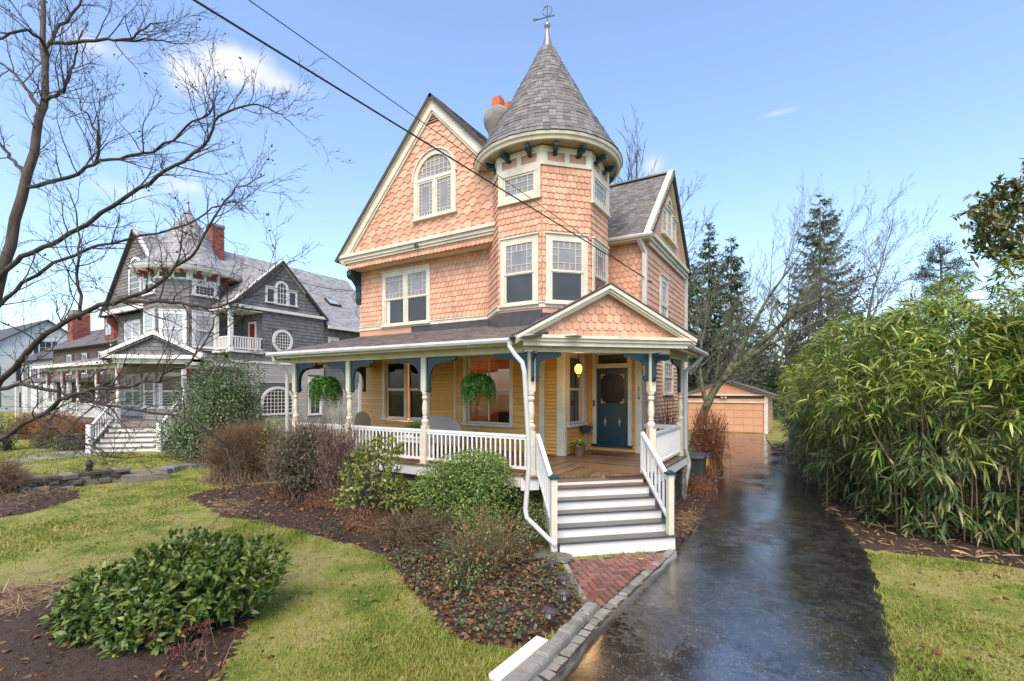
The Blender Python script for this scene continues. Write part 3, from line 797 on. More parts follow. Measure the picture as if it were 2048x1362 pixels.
mb = MB(); mb.lathe([(.07, 0), (.07, .03), (.03, .05)], (0, 0, 0), 12)
mb2 = MB(); mb2.add([FG.at(-.55 + q[0], 7.02 + q[1], .11 + q[2]) for q in np.concatenate(mb.V)], [list(x) for x in np.concatenate([l_ for l_, t_ in zip(mb.L, mb.T) if t_[0] == 4]).reshape(-1, 4)]); H.part('rosette', mb2, M('brown_wood', (.13, .08, .05), .6), gab)
# louvre
vent = H.part('louvre_vent', MB().poly(FG, [(-.50, 10.42), (.50, 10.42), (0, 10.93)], 0, .02), M('louvre_back', (.10, .045, .028), .7), gab)
for i in range(6):
    v = 10.43 + i * .075; a = (10.93 - v - .03) * .95
    if a > .04: H.part('louvre_slat', MB().hexa([FG.at(-a, v, .02), FG.at(a, v, .02), FG.at(a, v, .055), FG.at(-a, v, .055), FG.at(-a, v + .055, .02), FG.at(a, v + .055, .02), FG.at(a, v + .05, .03), FG.at(-a, v + .05, .03)]), M('louvre_slat', (.28, .14, .09), .6), vent)
# arched window
def arc(cx, cy, r, a0=0, a1=180, k=20): return [(cx + r * math.cos(R_(a)), cy + r * math.sin(R_(a))) for a in np.linspace(a0, a1, k)]
mb = MB(); mb.ring(FG, arc(.06, 8.87, .76), arc(.06, 8.87, .62), 0, .07, closed=False); mb.ring(FG, arc(.06, 8.87, .80), arc(.06, 8.87, .76), 0, .11, closed=False)
mb.rect(FG, -.70, -.56, 7.8, 8.87, 0, .07); mb.rect(FG, .68, .82, 7.8, 8.87, 0, .07); mb.rect(FG, -.75, .87, 7.73, 7.8, 0, .12); mb.rect(FG, -.56, .68, 8.82, 8.91, 0, .065); mb.rect(FG, .02, .10, 7.8, 8.82, 0, .063)
aw = H.part('arched_window', mb, CREAM, None)
for a, b in ((-.56, .02), (.10, .68)): sash(aw, H, FG, a, b, 7.8, 8.82, .01, 'border', PANE2)
mb = MB(); mb.poly(FG, arc(.06, 8.9, .61), 0, .02); H.part('pane', mb, PANE2, aw)
mb = MB()
for i in range(-3, 4):
    hh = math.sqrt(.61 ** 2 - (i * .155) ** 2); mb.rect(FG, .06 + i * .155 - .007, .06 + i * .155 + .007, 8.9, 8.9 + hh, .02, .03)
for j in (1, 2, 3):
    hh = math.sqrt(max(0, .61 ** 2 - (j * .15) ** 2)); mb.rect(FG, .06 - hh, .06 + hh, 8.9 + j * .15 - .007, 8.9 + j * .15 + .007, .0205, .0305)
H.part('muntin', mb, CREAM, aw)
# ---- windows of the walls
dh_window(H, FF, 1.07, 3.03, 4.93, 6.58, 2, pane_lo=GLASS, pane_up=PANE2, curtain=True)
mb = MB(); mb.rect(FF, 0, 5.85, 4.83, 4.93, 0, .05); mb.rect(FF, 0, 5.86, 4.93, 4.96, 0, .075)
for kf in (-1, 0, 1, 2): mb.rect(OFR[kf], -.02, SD + .02, 4.83, 4.93, 0, .05); mb.rect(OFR[kf], -.03, SD + .03, 4.93, 4.96, 0, .075)
H.part('belt_trim', mb, CREAM)
mb = MB(); mb.rect(FF, 0, 5.86, 4.5, 4.83, 0, .02)
for kf in (-1, 0, 1, 2): mb.rect(OFR[kf], 0, SD, 4.3, 4.83, 0, .025)
H.part('skirt_boards', mb, PEACH)
for kf in (0, 1, 2):
    F = OFR[kf]; dh_window(H, F, .08, 1.12, 4.96, 6.55, 1, pane_lo=GLASS, pane_up=PANE2, w=.11, split=.48)
for kf in (0, 2):
    F = OFR[kf]; mb = MB(); mb.rect(F, .02, 1.18, 7.42, 7.55, 0, .07); mb.rect(F, .02, .16, 7.55, 8.05, 0, .066); mb.rect(F, 1.04, 1.18, 7.55, 8.05, 0, .066); mb.rect(F, .02, 1.18, 8.05, 8.17, 0, .07); mb.rect(F, .0, 1.2, 7.38, 7.42, 0, .1)
    w = H.part('window', mb, CREAM); sash(w, H, F, .16, 1.04, 7.55, 8.05, .012, 'border', PANE2, mun=CREAM)
mb = MB()
for kf in (-1, 0, 1, 2, 3):
    F = OFR[kf]; mb.rect(F, -.02, SD + .02, 8.16, 8.25, 0, .05); mb.rect(F, -.02, SD + .02, 8.46, 8.6, 0, .05)
    for a in (-.02, .54, 1.08): mb.rect(F, a, a + (.14 if a != .54 else .12), 8.25, 8.46, 0, .046)
H.part('turret_frieze', mb, CREAM)
# turret eave and cone
C3 = (OC[0], OC[1], 0)
eave = H.part('turret_eave', MB().lathe([(1.82, 8.66), (1.82, 8.61), (1.87, 8.615), (1.885, 8.68), (1.93, 8.70), (1.945, 8.76), (1.90, 8.80)], C3, 72, cap=False), CREAM)
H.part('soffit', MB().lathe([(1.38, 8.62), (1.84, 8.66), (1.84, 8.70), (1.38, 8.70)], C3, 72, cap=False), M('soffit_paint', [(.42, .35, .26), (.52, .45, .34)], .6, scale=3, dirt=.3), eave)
mb = MB()
NB = 16
for i in range(NB):
    a = R_(-90 - 11.25 + i * 360 / NB); r = Vector((math.cos(a), math.sin(a), 0)); F = Fr((OC[0], OC[1], 0), tuple(r))
    m2 = MB(); m2.poly(F, [(1.40, 8.44), (1.52, 8.40), (1.60, 8.46), (1.72, 8.46), (1.78, 8.52), (1.78, 8.58), (1.40, 8.58)], -.05, .05)
    if i < 10 or i > 14: H.part('bracket', m2, TEAL, eave)
PRO = [(1.95, 8.79), (1.72, 9.14), (1.36, 9.76), (1.11, 10.17), (.79, 10.80), (.50, 11.33), (.24, 11.86)]
cone = H.part('turret_roof', MB().lathe([(r - .03, z - .02) for r, z in PRO], C3, 64), M('roof_deck', (.06, .055, .055), .9), smooth=True)
pz = np.array([p[1] for p in PRO]); pr = np.array([p[0] for p in PRO])
e = .135; z = 8.775; row = 0
while z < 11.79:
    r0 = np.interp(z, pz, pr); z2 = z + e * .88 * 1.5; r1 = np.interp(min(z2, 11.86), pz, pr)
    nsh = max(8, int(2 * math.pi * r0 / (.17 if r0 > .6 else .14))); ph = rnd.random()
    for i in range(nsh):
        a0 = (i + ph) / nsh * 2 * math.pi; a1 = (i + ph + .96) / nsh * 2 * math.pi; am = (a0 + a1) / 2
        if math.sin(am) > .75: continue
        dz = rnd.uniform(-.008, .008); lift = rnd.uniform(.012, .022)
        pt = lambda r, a, zz: (OC[0] + r * math.cos(a), OC[1] + r * math.sin(a), zz)
        v = [pt(r0 + lift, a0, z + dz), pt(r0 + lift, a1, z + dz), pt(r1 + .004, a1, z2), pt(r1 + .004, a0, z2), pt(r0 - .0, a0, z + dz), pt(r0 - .0, a1, z + dz)]
        f = [[0, 1, 2, 3], [4, 5, 1, 0], [4, 0, 3], [5, 2, 1]]
        c = np.mean(v[:4], 0) - np.array([0, 0, CAMZ]); zz = c @ FW; N_ = np.array([math.cos(am), math.sin(am), .5]) / 1.12
        CAND['slate'].append((-(N_ @ c) / np.linalg.norm(c) / zz ** 2 * (2 * math.pi * r0 / nsh) * e, v, f))
    z += e * .88; row += 1
L = sorted(CAND['slate'], key=lambda c: -c[0])
for i, (sc, v, f) in enumerate(L):
    if i < 300: H.part('slate', MB().add(v, f), SLATEO, cone)
    else: SLT.add(v, f)
H.part('finial', MB().lathe([(.25, 11.93), (.26, 11.97), (.20, 12.02), (.14, 12.15), (.10, 12.3), (.055, 12.5), (.035, 12.62), (.035, 12.64), (.075, 12.68), (.085, 12.73), (.07, 12.78), (.02, 12.81)], (OC[0], OC[1], -.12), 20), METAL, smooth=True)
vane = H.part('weathervane', MB().tube([(OC[0], OC[1], 12.66), (OC[0], OC[1], 13.16)], .010, 6), DARKM)
A3 = np.array([OC[0], OC[1], 12.83]); rv = np.array([.98, .2, 0])
mb = MB(); mb.tube([A3 - rv * .30, A3 + rv * .16], .011, 6); mb.tube([A3 + np.array([0, 0, .16]) + .13 * (math.cos(t) * rv + math.sin(t) * np.array([0, 0, 1])) for t in np.linspace(0, 6.28, 22)], .008, 5)
Fv = Fr(tuple(A3 - rv * .30), tuple(rv)); mb.poly(Fv, [(-.10, .05), (-.09, -.015), (.07, -.005), (.07, .01), (-.05, .055)], -.008, .008); Fw = Fr(tuple(A3 + rv * .16), tuple(rv)); mb.poly(Fw, [(-.01, -.02), (.05, 0), (-.01, .02)], -.008, .008); mb.poly(Fv, [(.20, .28), (.27, .31), (.26, .26)], -.008, .008)
H.part('vane_arrow', mb, DARKM, vane)

# ---- roofs
def slope(F, u0, u1, L, w, e, mat, ul=None, ur=None, skip=None):
    """shingle courses on a roof plane frame (v up the slope)"""
    v = -.03; row = 0
    while v < L - .02:
        u = u0 - rnd.random() * w
        a_, b_ = (ul(v) if ul else u0), (ur(v) if ur else u1)
        while u < b_:
            ww = w * rnd.uniform(.75, 1.25); p, q = max(u, a_), min(u + ww - .008, b_)
            if q - p > .02 and not (skip and skip((p + q) / 2, v)):
                top = min(v + e * 1.5, L); d = rnd.uniform(0, .006); l_ = rnd.uniform(.012, .02)
                mat.add([F.at(p, v - d, l_), F.at(q, v - d, l_), F.at(q, top, .004), F.at(p, top, .004), F.at(p, v - d, 0), F.at(q, v - d, 0)], [[0, 1, 2, 3], [4, 5, 1, 0], [4, 0, 3], [5, 2, 1]])
            u += ww
        v += e; row += 1


ROOFD = M('roof_deck', (.06, .055, .055), .9)
mb = MB()
rx = -8.81
FRl = Fr((rx - 4.0, 22.1, 7.06), (0, -1, 0), (4.0, 0, 4.12)); FRr = Fr((rx + 4.0, 10.12, 7.06), (0, 1, 0), (-4.0, 0, 4.12)); LM = math.hypot(4, 4.12)
mb.rect(FRl, 0, 11.98, 0, LM, -.1, 0); mb.rect(FRr, 2.6, 11.98, 0, LM, -.1, 0); mb.poly(FRr, [(0, 1.9), (2.6, 1.9), (2.6, LM), (0, LM)], -.1, 0)
mroof = H.part('main_roof', mb, ROOFD)
slope(FRl, 0, 11.98, LM, .2, .16, SLT); slope(FRr, 0, 11.98, LM, .2, .16, SLT, skip=lambda u, v: u < 2.6 and v < 1.9)
mb = MB(); FRw = Fr((-6.6, 12.45, 6.98), (1, 0, 0), (0, 2.63, 2.6)); LW = math.hypot(2.63, 2.6); FRw2 = Fr((-3.28, 17.71, 6.98), (-1, 0, 0), (0, -2.63, 2.6))
mb.rect(FRw, 0, 3.32, 0, LW, -.08, 0); mb.rect(FRw2, 0, 3.32, 0, LW - .06, -.08, 0)
wroof = H.part('side_roof', mb, ROOFD)
slope(FRw, 0, 3.32, LW, .17, .14, SLT); slope(FRw2, 0, 3.3, LW, .2, .16, SLT)
mb = MB()
for i in range(14): mb.hexa([(-6.5 + i * .23, 15.0, 9.60), (-6.28 + i * .23, 15.0, 9.60), (-6.28 + i * .23, 15.16, 9.60), (-6.5 + i * .23, 15.16, 9.60), (-6.5 + i * .23, 15.03, 9.66), (-6.28 + i * .23, 15.03, 9.655), (-6.28 + i * .23, 15.13, 9.655), (-6.5 + i * .23, 15.13, 9.66)])
H.part('ridge_caps', mb, SLATE, wroof, kind='stuff')
# wing gable trim
mb = MB()
FWo = Fr((-3.48, 15.08, 0), (0, 1, 0))
for s in (-1, 1):
    pts = [(s * 2.66, 6.90), (s * 2.66 , 7.02), (0, 9.64), (0, 9.36), (s * 2.32, 7.08), (s * 2.32, 6.90)]
    mb.poly(FWo, pts if s > 0 else pts[::-1], .0, .10 + (.002 if s > 0 else 0)); 
    pts = [(s * 2.7, 7.0), (s * 2.66, 7.07), (0, 9.70), (0, 9.62), (s * 2.62, 7.0)]; mb.poly(FWo, pts if s > 0 else pts[::-1], 0, .16 + (.002 if s > 0 else 0))
mb.rect(FWo, -2.32, 2.32, 6.98, 7.08, 0, .19); mb.rect(FWo, -2.32, 2.32, 6.88, 6.98, 0, .12); mb.rect(FWo, -2.35, 2.35, 6.78, 6.88, 0, .07)
H.part('rake_board', mb, CREAM, wgab)
mb = MB(); mb.box(-5.1, -3.3, 12.38, 12.45, 6.86, 6.98); mb.box(-5.1, -3.33, 12.45, 12.7, 6.86, 6.90)
H.part('eave_board', mb, CREAM, wroof)
for y in (12.36,):
    H.part('gutter', MB().tube([(-5.1, y, 6.96), (-3.25, y, 6.94)], .06, 8), GUT, wroof)
H.part('downspout', MB().bar((-3.62, 12.40, 6.9), (-3.52, 12.62, 6.55), .11, .09).bar((-3.52, 12.62, 6.56), (-3.52, 12.62, 4.35), .12, .09, (0, 1, 0)), GUT)
H.part('downspout', MB().bar((-3.42, 17.5, 6.85), (-3.42, 17.5, .3), .10, .08, (0, 1, 0)), GUT)
dh_window(H, FS, 1.8, 2.72, 4.62, 6.25, 1, up='border', lowg=(3, 4), pane_lo=PANE2, pane_up=PANE2)
mb = MB(); casing(mb, FWG, -.9, -.32, 7.55, 8.35, .07, .07); casing(mb, FWG, .32, .9, 7.55, 8.35, .07, .07); casing(mb, FWG, -.34, .34, 7.55, 8.5, .07, .075); mb.ring(FWG, arc(0, 8.5, .34, k=12), arc(0, 8.5, .25, k=12), 0, .08, False)
pw = H.part('palladian_window', mb, CREAM)
for a, b, t in ((-.83, -.39, 8.28), (.39, .83, 8.28), (-.27, .27, 8.45)): sash(pw, H, FWG, a, b, 7.55, t, .025, (3, 4), PANE2)
H.part('pane', MB().poly(FWG, arc(0, 8.46, .26, k=12), .02, .035), PANE2, pw)
dh_window(H, FS, 2.2, 3.45, 2.80, 3.85, 1, up=(4, 3), lowg=(4, 3), pane_lo=PANE2, pane_up=PANE2)

# ---- chimney
q = np.array([-9.05, 14.0])
STUC = M('stucco', [(.16, .145, .13), (.24, .22, .20), (.30, .28, .25)], .9, scale=3, bump=.5, bscale=30, dirt=.5)
ch = H.part('chimney', MB().lathe([(.33, 10.2), (.33, 11.7), (.36, 11.95), (.48, 12.15), (.52, 12.35), (.46, 12.55), (.36, 12.68), (.30, 12.74)], (q[0], q[1], 0), 18), STUC, smooth=True)
CLAY = M('clay_flue', [(.42, .11, .04), (.55, .16, .06)], .7)
H.part('flue', MB().box(q[0] - .16, q[0] + .16, q[1] - .16, q[1] + .16, 12.7, 13.12), CLAY, ch); H.part('flue', MB().box(q[0] + .2, q[0] + .42, q[1] + .05, q[1] + .3, 12.6, 12.95), CLAY, ch)

# ---- big corner bracket under the gable
Fb = Fr((-12.35, 10.72, 0), (0, -1, 0)); Fb = Fr((-12.38, 10.78, 0), (0, -1, 0))
sc = [(0, 5.75), (.06, 5.72), (.10, 5.9), (.07, 6.1), (.12, 6.3), (.25, 6.45), (.40, 6.5), (.46, 6.58), (.46, 6.74), (0, 6.74)]
H.part('corner_bracket', MB().poly(Fb, sc[::-1], -.10, .10).rect(Fb, -.02, .05, 5.7, 6.74, -.08, .08), TEAL)

# ---- porch ------------------------------------------------------------
PF = 1.253
posts = [(-11.84, 8.085), (-9.66, 8.085), (-7.17, 8.085), XY(EP(2.2, 8.90)), XY(EP(4.69, 8.86)), (-2.56, 12.37)]
porch = H.part('porch_floor', MB().poly(Fr((0, 0, PF - .12), (1, 0, 0), (0, 1, 0)), [(-12.0, 8.0), (-4.45, 8.0), XY(EP(2.45, 8.66)), XY(EP(4.6, 8.66)), (-2.49, 9.75), (-2.49, 12.95), (-3.5, 12.95), (-3.5, 12.19), (-5.0, 12.19), (-5.0, 10.76), (-12.0, 10.76)], 0, .085), M('porch_frame', (.2, .13, .08), .7))
# floor boards, mitred at the corner
def dedge(x): return (8.64 + .679 * x) / .734       # Y of the corner's front edge at X
bw = .095; x = -12.0
while x < -2.46:
    x1 = x + bw - .011; xm = (x + x1) / 2
    ya = 7.93 if xm < -4.42 else dedge(xm)
    yb = 10.76 if xm < -5.02 else 10.76 - (xm + 5.02) * 1.10
    if yb - ya > .05:
        sk = .0
        f0 = 7.93 if x < -4.42 else dedge(x); f1 = 7.93 if x1 < -4.42 else dedge(x1)
        H.part('floor_board', MB().hexa([(x, f0, PF - .034), (x1, f1, PF - .034), (x1, yb, PF - .034), (x, yb, PF - .034), (x, f0, PF), (x1, f1, PF), (x1, yb - 0.1045 * (xm > -5.02), PF), (x, yb, PF)]), DECK, porch)
    x += bw
y = 8.8
while y < 12.9:
    y1 = y + bw - .011; ym = (y + y1) / 2
    xa = (-5.02 + (10.76 - ym) / 1.10 + .004) if ym < 10.76 else (-5.0 if ym < 12.18 else -3.49)
    xe = min(-2.43, (ym * .734 - 8.64) / .679)
    if xe - xa > .05: H.part('floor_board', MB().hexa([(xa, y, PF - .034), (xe, y, PF - .034), (xe + (.1 if xe < -2.431 else 0), y1, PF - .034), (xa - (.086 if ym < 10.76 else 0), y1, PF - .034), (xa, y, PF - .001), (xe, y, PF - .001), (xe + (.1 if xe < -2.431 else 0), y1, PF - .001), (xa - (.086 if ym < 10.76 else 0), y1, PF - .001)]), DECK, porch)
    y += bw
mb = MB(); mb.box(-12.02, -4.4, 7.96, 7.998, PF - .25, PF - .036); mb.bar(EP(1.95, 8.70, PF - .143), EP(2.3, 8.70, PF - .143), .04, .214); mb.box(-2.485, -2.45, 9.7, 12.98, PF - .25, PF - .04)
H.part('porch_fascia', mb, WHITE, porch)
# lattice under the porch
LATT = M('lattice_wood', [(.04, .032, .026), (.075, .06, .048)], .8, scale=6)
def lattice(F, u0, u1, v0, v1, nm='lattice_panel'):
    mb = MB(); s = .14
    for sgn, n0 in ((1, 0), (-1, .012)):
        c = u0 - (v1 - v0)
        while c < u1 + (v1 - v0):
            p, q_ = (c, v0), (c + (v1 - v0), v1)
            if sgn < 0: p, q_ = (c, v1), (c + (v1 - v0), v0)
            t0 = max(0, (u0 - p[0]) / (v1 - v0)); t1 = min(1, (u1 - p[0]) / (v1 - v0))
            if t1 > t0 + .05:
                a = F.at(p[0] + (q_[0] - p[0]) * t0, p[1] + (q_[1] - p[1]) * t0, n0); b = F.at(p[0] + (q_[0] - p[0]) * t1, p[1] + (q_[1] - p[1]) * t1, n0); mb.bar(a, b, .035, .01, F.N)
            c += s
    mb.rect(F, u0 - .03, u1 + .03, v1 - .03, v1 + .03, .02, .045); mb.rect(F, u0 - .03, u1 + .03, v0 - .03, v0 + .04, .02, .045)
    H.part(nm, mb, LATT, porch, kind='stuff')
FL = Fr((-12, 8.05, 0), (1, 0, 0))
for i in range(4): lattice(FL, .1 + i * 1.9, 1.85 + i * 1.9, .16, .98)
lattice(Fr((-2.55, 9.8, 0), (0, 1, 0)), .05, 1.5, .16, .95); lattice(Fr((-2.55, 9.8, 0), (0, 1, 0)), 1.6, 3.0, .16, .95)
STONE = M('foundation_stone', [(.10, .095, .088), (.17, .16, .145), (.22, .20, .18)], .85, drive='object', scale=5, bump=.4, bscale=30)
for (x_, y_) in [(-9.66, 8.2), (-7.17, 8.2), (-4.6, 8.25), (-2.62, 9.8), (-2.62, 11.3), (-2.62, 12.6)]:
    z = .1
    while z < .98:
        H.part('foundation_stone', MB().box(x_ - .16 + rnd.uniform(-.02, .02), x_ + .14 + rnd.uniform(-.02, .02), y_ - .13, y_ + .15 + rnd.uniform(-.02, .02), z, z + .135), STONE, porch); z += .145
mb = MB(); mb.box(-12.2, -5.0, 10.6, 10.765, .15, 1.13); H.part('foundation_wall', mb, STONE)

# posts
def post(x, y, ang=0):
    mb = MB(); s = .068; c, sn = math.cos(ang), math.sin(ang); F = Fr((x, y, 0), (c, sn, 0))
    mb.rect(F, -s, s, PF, 2.10, -s, s); mb.rect(F, -s, s, 2.86, 3.63, -s, s)
    mb.rect(F, -s - .012, s + .012, PF, PF + .10, -s - .012, s + .012)
    mb.lathe([(.066, 2.10), (.072, 2.13), (.082, 2.17), (.086, 2.20), (.06, 2.235), (.046, 2.26), (.060, 2.285), (.046, 2.31), (.058, 2.36), (.067, 2.45), (.062, 2.56), (.05, 2.64), (.045, 2.665), (.062, 2.69), (.07, 2.72), (.062, 2.75), (.05, 2.77), (.066, 2.80), (.07, 2.83), (.068, 2.86)], (x, y, 0), 18, cap=False)
    return H.part('porch_post', mb, CREAM, porch, smooth=False)
pang = [0, 0, 0, math.atan2(DE[1], DE[0]), math.atan2(DE[1], DE[0]), 0]
po = [post(x, y, a) for (x, y), a in zip(posts, pang)]
# brackets
def bracket_pts(L=.62, D=.74):
    arc_ = [(L - .06 - (L - .14) * math.sin(t) ** .62, -.12 - (D - .18) * (1 - math.cos(t) ** .62)) for t in np.linspace(.0, math.pi / 2 - .0001, 12)]
    return [(0, 0), (L + .10, 0), (L + .12, -.05), (L + .05, -.10), (L, -.07), (L - .03, -.12)] + arc_ + [(.11, -D + .02), (.06, -D - .07), (.02, -D - .02), (0, -D - .06)]
def bracket(p, d, n='bracket', z=3.62, L=.62, D=.72):
    F = Fr((p[0] + d[0] * .068, p[1] + d[1] * .068, z), (d[0], d[1], 0)); pts = bracket_pts(L, D)
    m_ = MB().poly(F, pts[::-1], -.025, .025)
    H.part(n, m_, TEAL, porch)
ex = (1, 0); nx_ = (-1, 0)
for i in range(3):
    p = posts[i]
    if i > 0: bracket(p, nx_, L=.7)
    bracket(p, ex, L=.7)
bracket(posts[3], nx_, L=.7); bracket(posts[3], XY(DE), L=.42, D=.5); bracket(posts[3], XY(-NE), L=.2, D=.5); bracket(posts[4], XY(-DE), L=.42, D=.5); bracket(posts[4], XY(-NE), L=.2, D=.5)
bracket(posts[5], (0, -1), L=.75, D=.72); bracket(posts[4], XY(np.array([.3, .95])), L=.5, D=.4); bracket(posts[0], (0, 1), L=.7); bracket((-11.84, 10.6), (0, -1), L=.6)
# beam, ceiling, roof
mb = MB(); mb.box(-12.0, -4.40, 8.0, 8.17, 3.62, 3.86); mb.bar(EP(2.05, 8.90, 3.745), EP(5.06, 8.86, 3.745), .17, .245); mb.box(-2.64, -2.48, 9.9, 12.9, 3.62, 3.84); mb.box(-12.0, -11.83, 8.17, 10.7, 3.62, 3.86)
beam = H.part('porch_beam', mb, CREAM, porch)
mb = MB(); mb.box(-12.1, -3.51, 8.1, 12.19, 3.90, 3.93); mb.box(-3.51, -2.3, 9.95, 13.0, 3.90, 3.93); H.part('porch_ceiling', mb, CREAM, porch)
mb = MB(); mb.box(-12.2, -4.62, 7.62, 7.70, 3.74, 3.89); mb.box(-12.2, -4.62, 7.70, 8.0, 3.83, 3.86); mb.box(-12.22, -12.14, 7.70, 10.75, 3.72, 3.90); mb.box(-2.2, -2.12, 10.3, 13.05, 3.72, 3.88); mb.box(-2.48, -2.2, 10.2, 13.05, 3.82, 3.85)
H.part('porch_eave', mb, CREAM, porch)
FPf = Fr((-12.28, 7.56, 3.88), (1, 0, 0), (0, 3.21, .76)); LP = math.hypot(3.21, .76)
mb = MB(); mb.rect(FPf, 0, 8.2, 0, LP, -.05, 0)
FPr = Fr((-2.08, 10.1, 3.86), (0, 1, 0), (-1.42, 0, .42)); LR = math.hypot(1.42, .42); mb.rect(FPr, 0, 3.0, 0, LR, -.05, 0)
proof = H.part('porch_roof', mb, ROOFD)
slope(FPf, 0, 7.9, LP, .19, .125, BRT); slope(FPr, 0, 3.0, LR, .2, .14, BRT)
mb = MB(); Fx = Fr((-10.07, 10.755, 0), (1, 0, 0)); mb.rect(Fx, 0, 3.6, 4.62, 4.82, -.01, .02)
for kf in (-1, 0, 1): mb.rect(OFR[kf], -.01, SD + .01, 4.2, 4.78 if kf < 1 else 4.7, .025, .045)
H.part('flashing', mb, M('flashing_metal', [(.045, .04, .045), (.075, .065, .07)], .45), proof)
# entry gable roof
ap = EP(3.66, 8.62, 4.90); inn = np.array(NE)
for s in (-1, 1):
    e0 = EP(3.66 + s * 1.83, 8.50, 3.94); a0 = EP(3.66, 8.50, 4.94)
    Fe = Fr(tuple(e0 if s > 0 else e0 + inn * 2.6), tuple(inn if s > 0 else -inn), tuple(a0 - e0)); L = np.linalg.norm(a0 - e0)
    H.part('entry_roof', MB().rect(Fe, 0, 2.6, 0, L, -.04, 0), ROOFD, proof); slope(Fe, 0, 2.6, L, .2, .14, BRT)
mb = MB(); Fz = Fr(EP(0, 8.60), DE)
for s in (-1, 1):
    for (o, h_, n1) in ((0, .06, .10), (-.068, .045, .06), (-.119, .03, .025)):
        pts = [(3.66 + s * 1.83, 3.90 + o), (3.66, 4.90 + o), (3.66, 4.90 + o - h_ * 1.14), (3.66 + s * (1.83 - .0), 3.90 + o - h_ * 1.14 + (0.0))]
        mb.poly(Fz, pts[::-1] if s > 0 else pts, -.1 if o == 0 else -.02, n1 + (.002 if s > 0 else 0))
H.part('rake_board', mb, CREAM, egab)
mb = MB(); mb.rect(Fz, 1.90, 5.42, 3.86, 3.92, -.12, .09); mb.rect(Fz, 1.94, 5.38, 3.80, 3.86, -.12, .05); mb.rect(Fz, 1.98, 5.34, 3.72, 3.80, -.12, .01); mb.rect(Fz, 2.0, 5.3, 3.80, 3.83, -1.0, -.12)
H.part('cornice', mb, CREAM, egab)
# gutters and downspouts
def gutter(a, b): 
    a = np.array(a); b = np.array(b); m_ = MB().tube([a, b], .062, 8)
    for i in range(1, int(np.linalg.norm(b - a) / .75)): 
        c = a + (b - a) * i / (np.linalg.norm(b - a) / .75); m_.tube([c + [0, -.04, -.07], c + [0, -.07, .0], c + [0, .02, .07]], .008, 4)
    H.part('gutter', m_, GUT, proof)
gutter((-12.3, 7.56, 3.85), (-4.62, 7.56, 3.82)); H.part('gutter', MB().tube([(-2.05, 10.2, 3.84), (-2.05, 13.0, 3.80)], .06, 8), GUT, proof)
H.part('gutter', MB().tube([EP(5.47, 8.56, 3.90), EP(5.47, 9.3, 3.91)], .055, 8), GUT, proof); H.part('gutter', MB().tube([EP(1.86, 8.56, 3.90), EP(1.86, 9.1, 3.91)], .055, 8), GUT, proof)
A = np.array
H.part('downspout', MB().tube([(-12.05, 7.56, 3.82), (-12.05, 7.58, 3.68), (-12.0, 7.85, 3.45), (-11.98, 7.92, 3.3), (-11.98, 7.92, .25)], .045, 8), GUT)
pz_ = [P(1019, 683, 8.72), P(1019, 693, 8.72), P(1030, 709, 8.5), P(1045, 726, 8.28), P(1049, 745, 8.25), P(1057, 880, 8.17), P(1058, 930, 8.15), P(1051, 1020, 8.1), P(1054, 1036, 8.05), P(1098, 1079, 7.85), P(1112, 1091, 7.8)]
H.part('downspout', MB().tube(pz_, .042, 8), GUT)
pz_ = [P(1402, 704, 11.9), P(1401, 718, 11.9), P(1383, 735, 11.9), P(1370, 742, 11.95), P(1369, 760, 12.0), P(1371, 897, 12.0), P(1378, 925, 12.1), P(1377, 935, 12.1), P(1366, 997, 12.3)]
H.part('downspout', MB().tube(pz_, .052, 8), GUT)
# railings
BAL = MB().lathe([(.016, 0), (.022, .05), (.024, .25), (.018, .33), (.022, .5), (.016, .62)], (0, 0, 0), 8).mesh('baluster', WHITE, True)
def railing(a, b, n, zt=1.99, zb=1.36):
    a = A([*a, 0.]); b = A([*b, 0.]); mb = MB(); up = A([0, 0, 1.])
    mb.bar(a + up * zt, b + up * zt, .065, .05); mb.bar(a + up * (zt - .05), b + up * (zt - .05), .04, .05); mb.bar(a + up * zb, b + up * zb, .05, .05)
    r = H.part('railing', mb, WHITE, porch)
    for i in range(n):
        p = a + (b - a) * (i + .5) / n; H.inst('baluster', BAL, Matrix.Translation((p[0], p[1], zb + .02)), r)
railing((posts[0][0] + .07, 8.085), (posts[1][0] - .07, 8.085), 17); railing((posts[1][0] + .07, 8.085), (posts[2][0] - .07, 8.085), 20); railing((posts[2][0] + .07, 8.085), (posts[3][0] - .1, 8.085), 22)
railing((posts[4][0] + .02, posts[4][1] + .08), (posts[5][0], posts[5][1] - .07), 22); railing((posts[5][0] - .07, posts[5][1]), (-3.46, 12.37), 7)
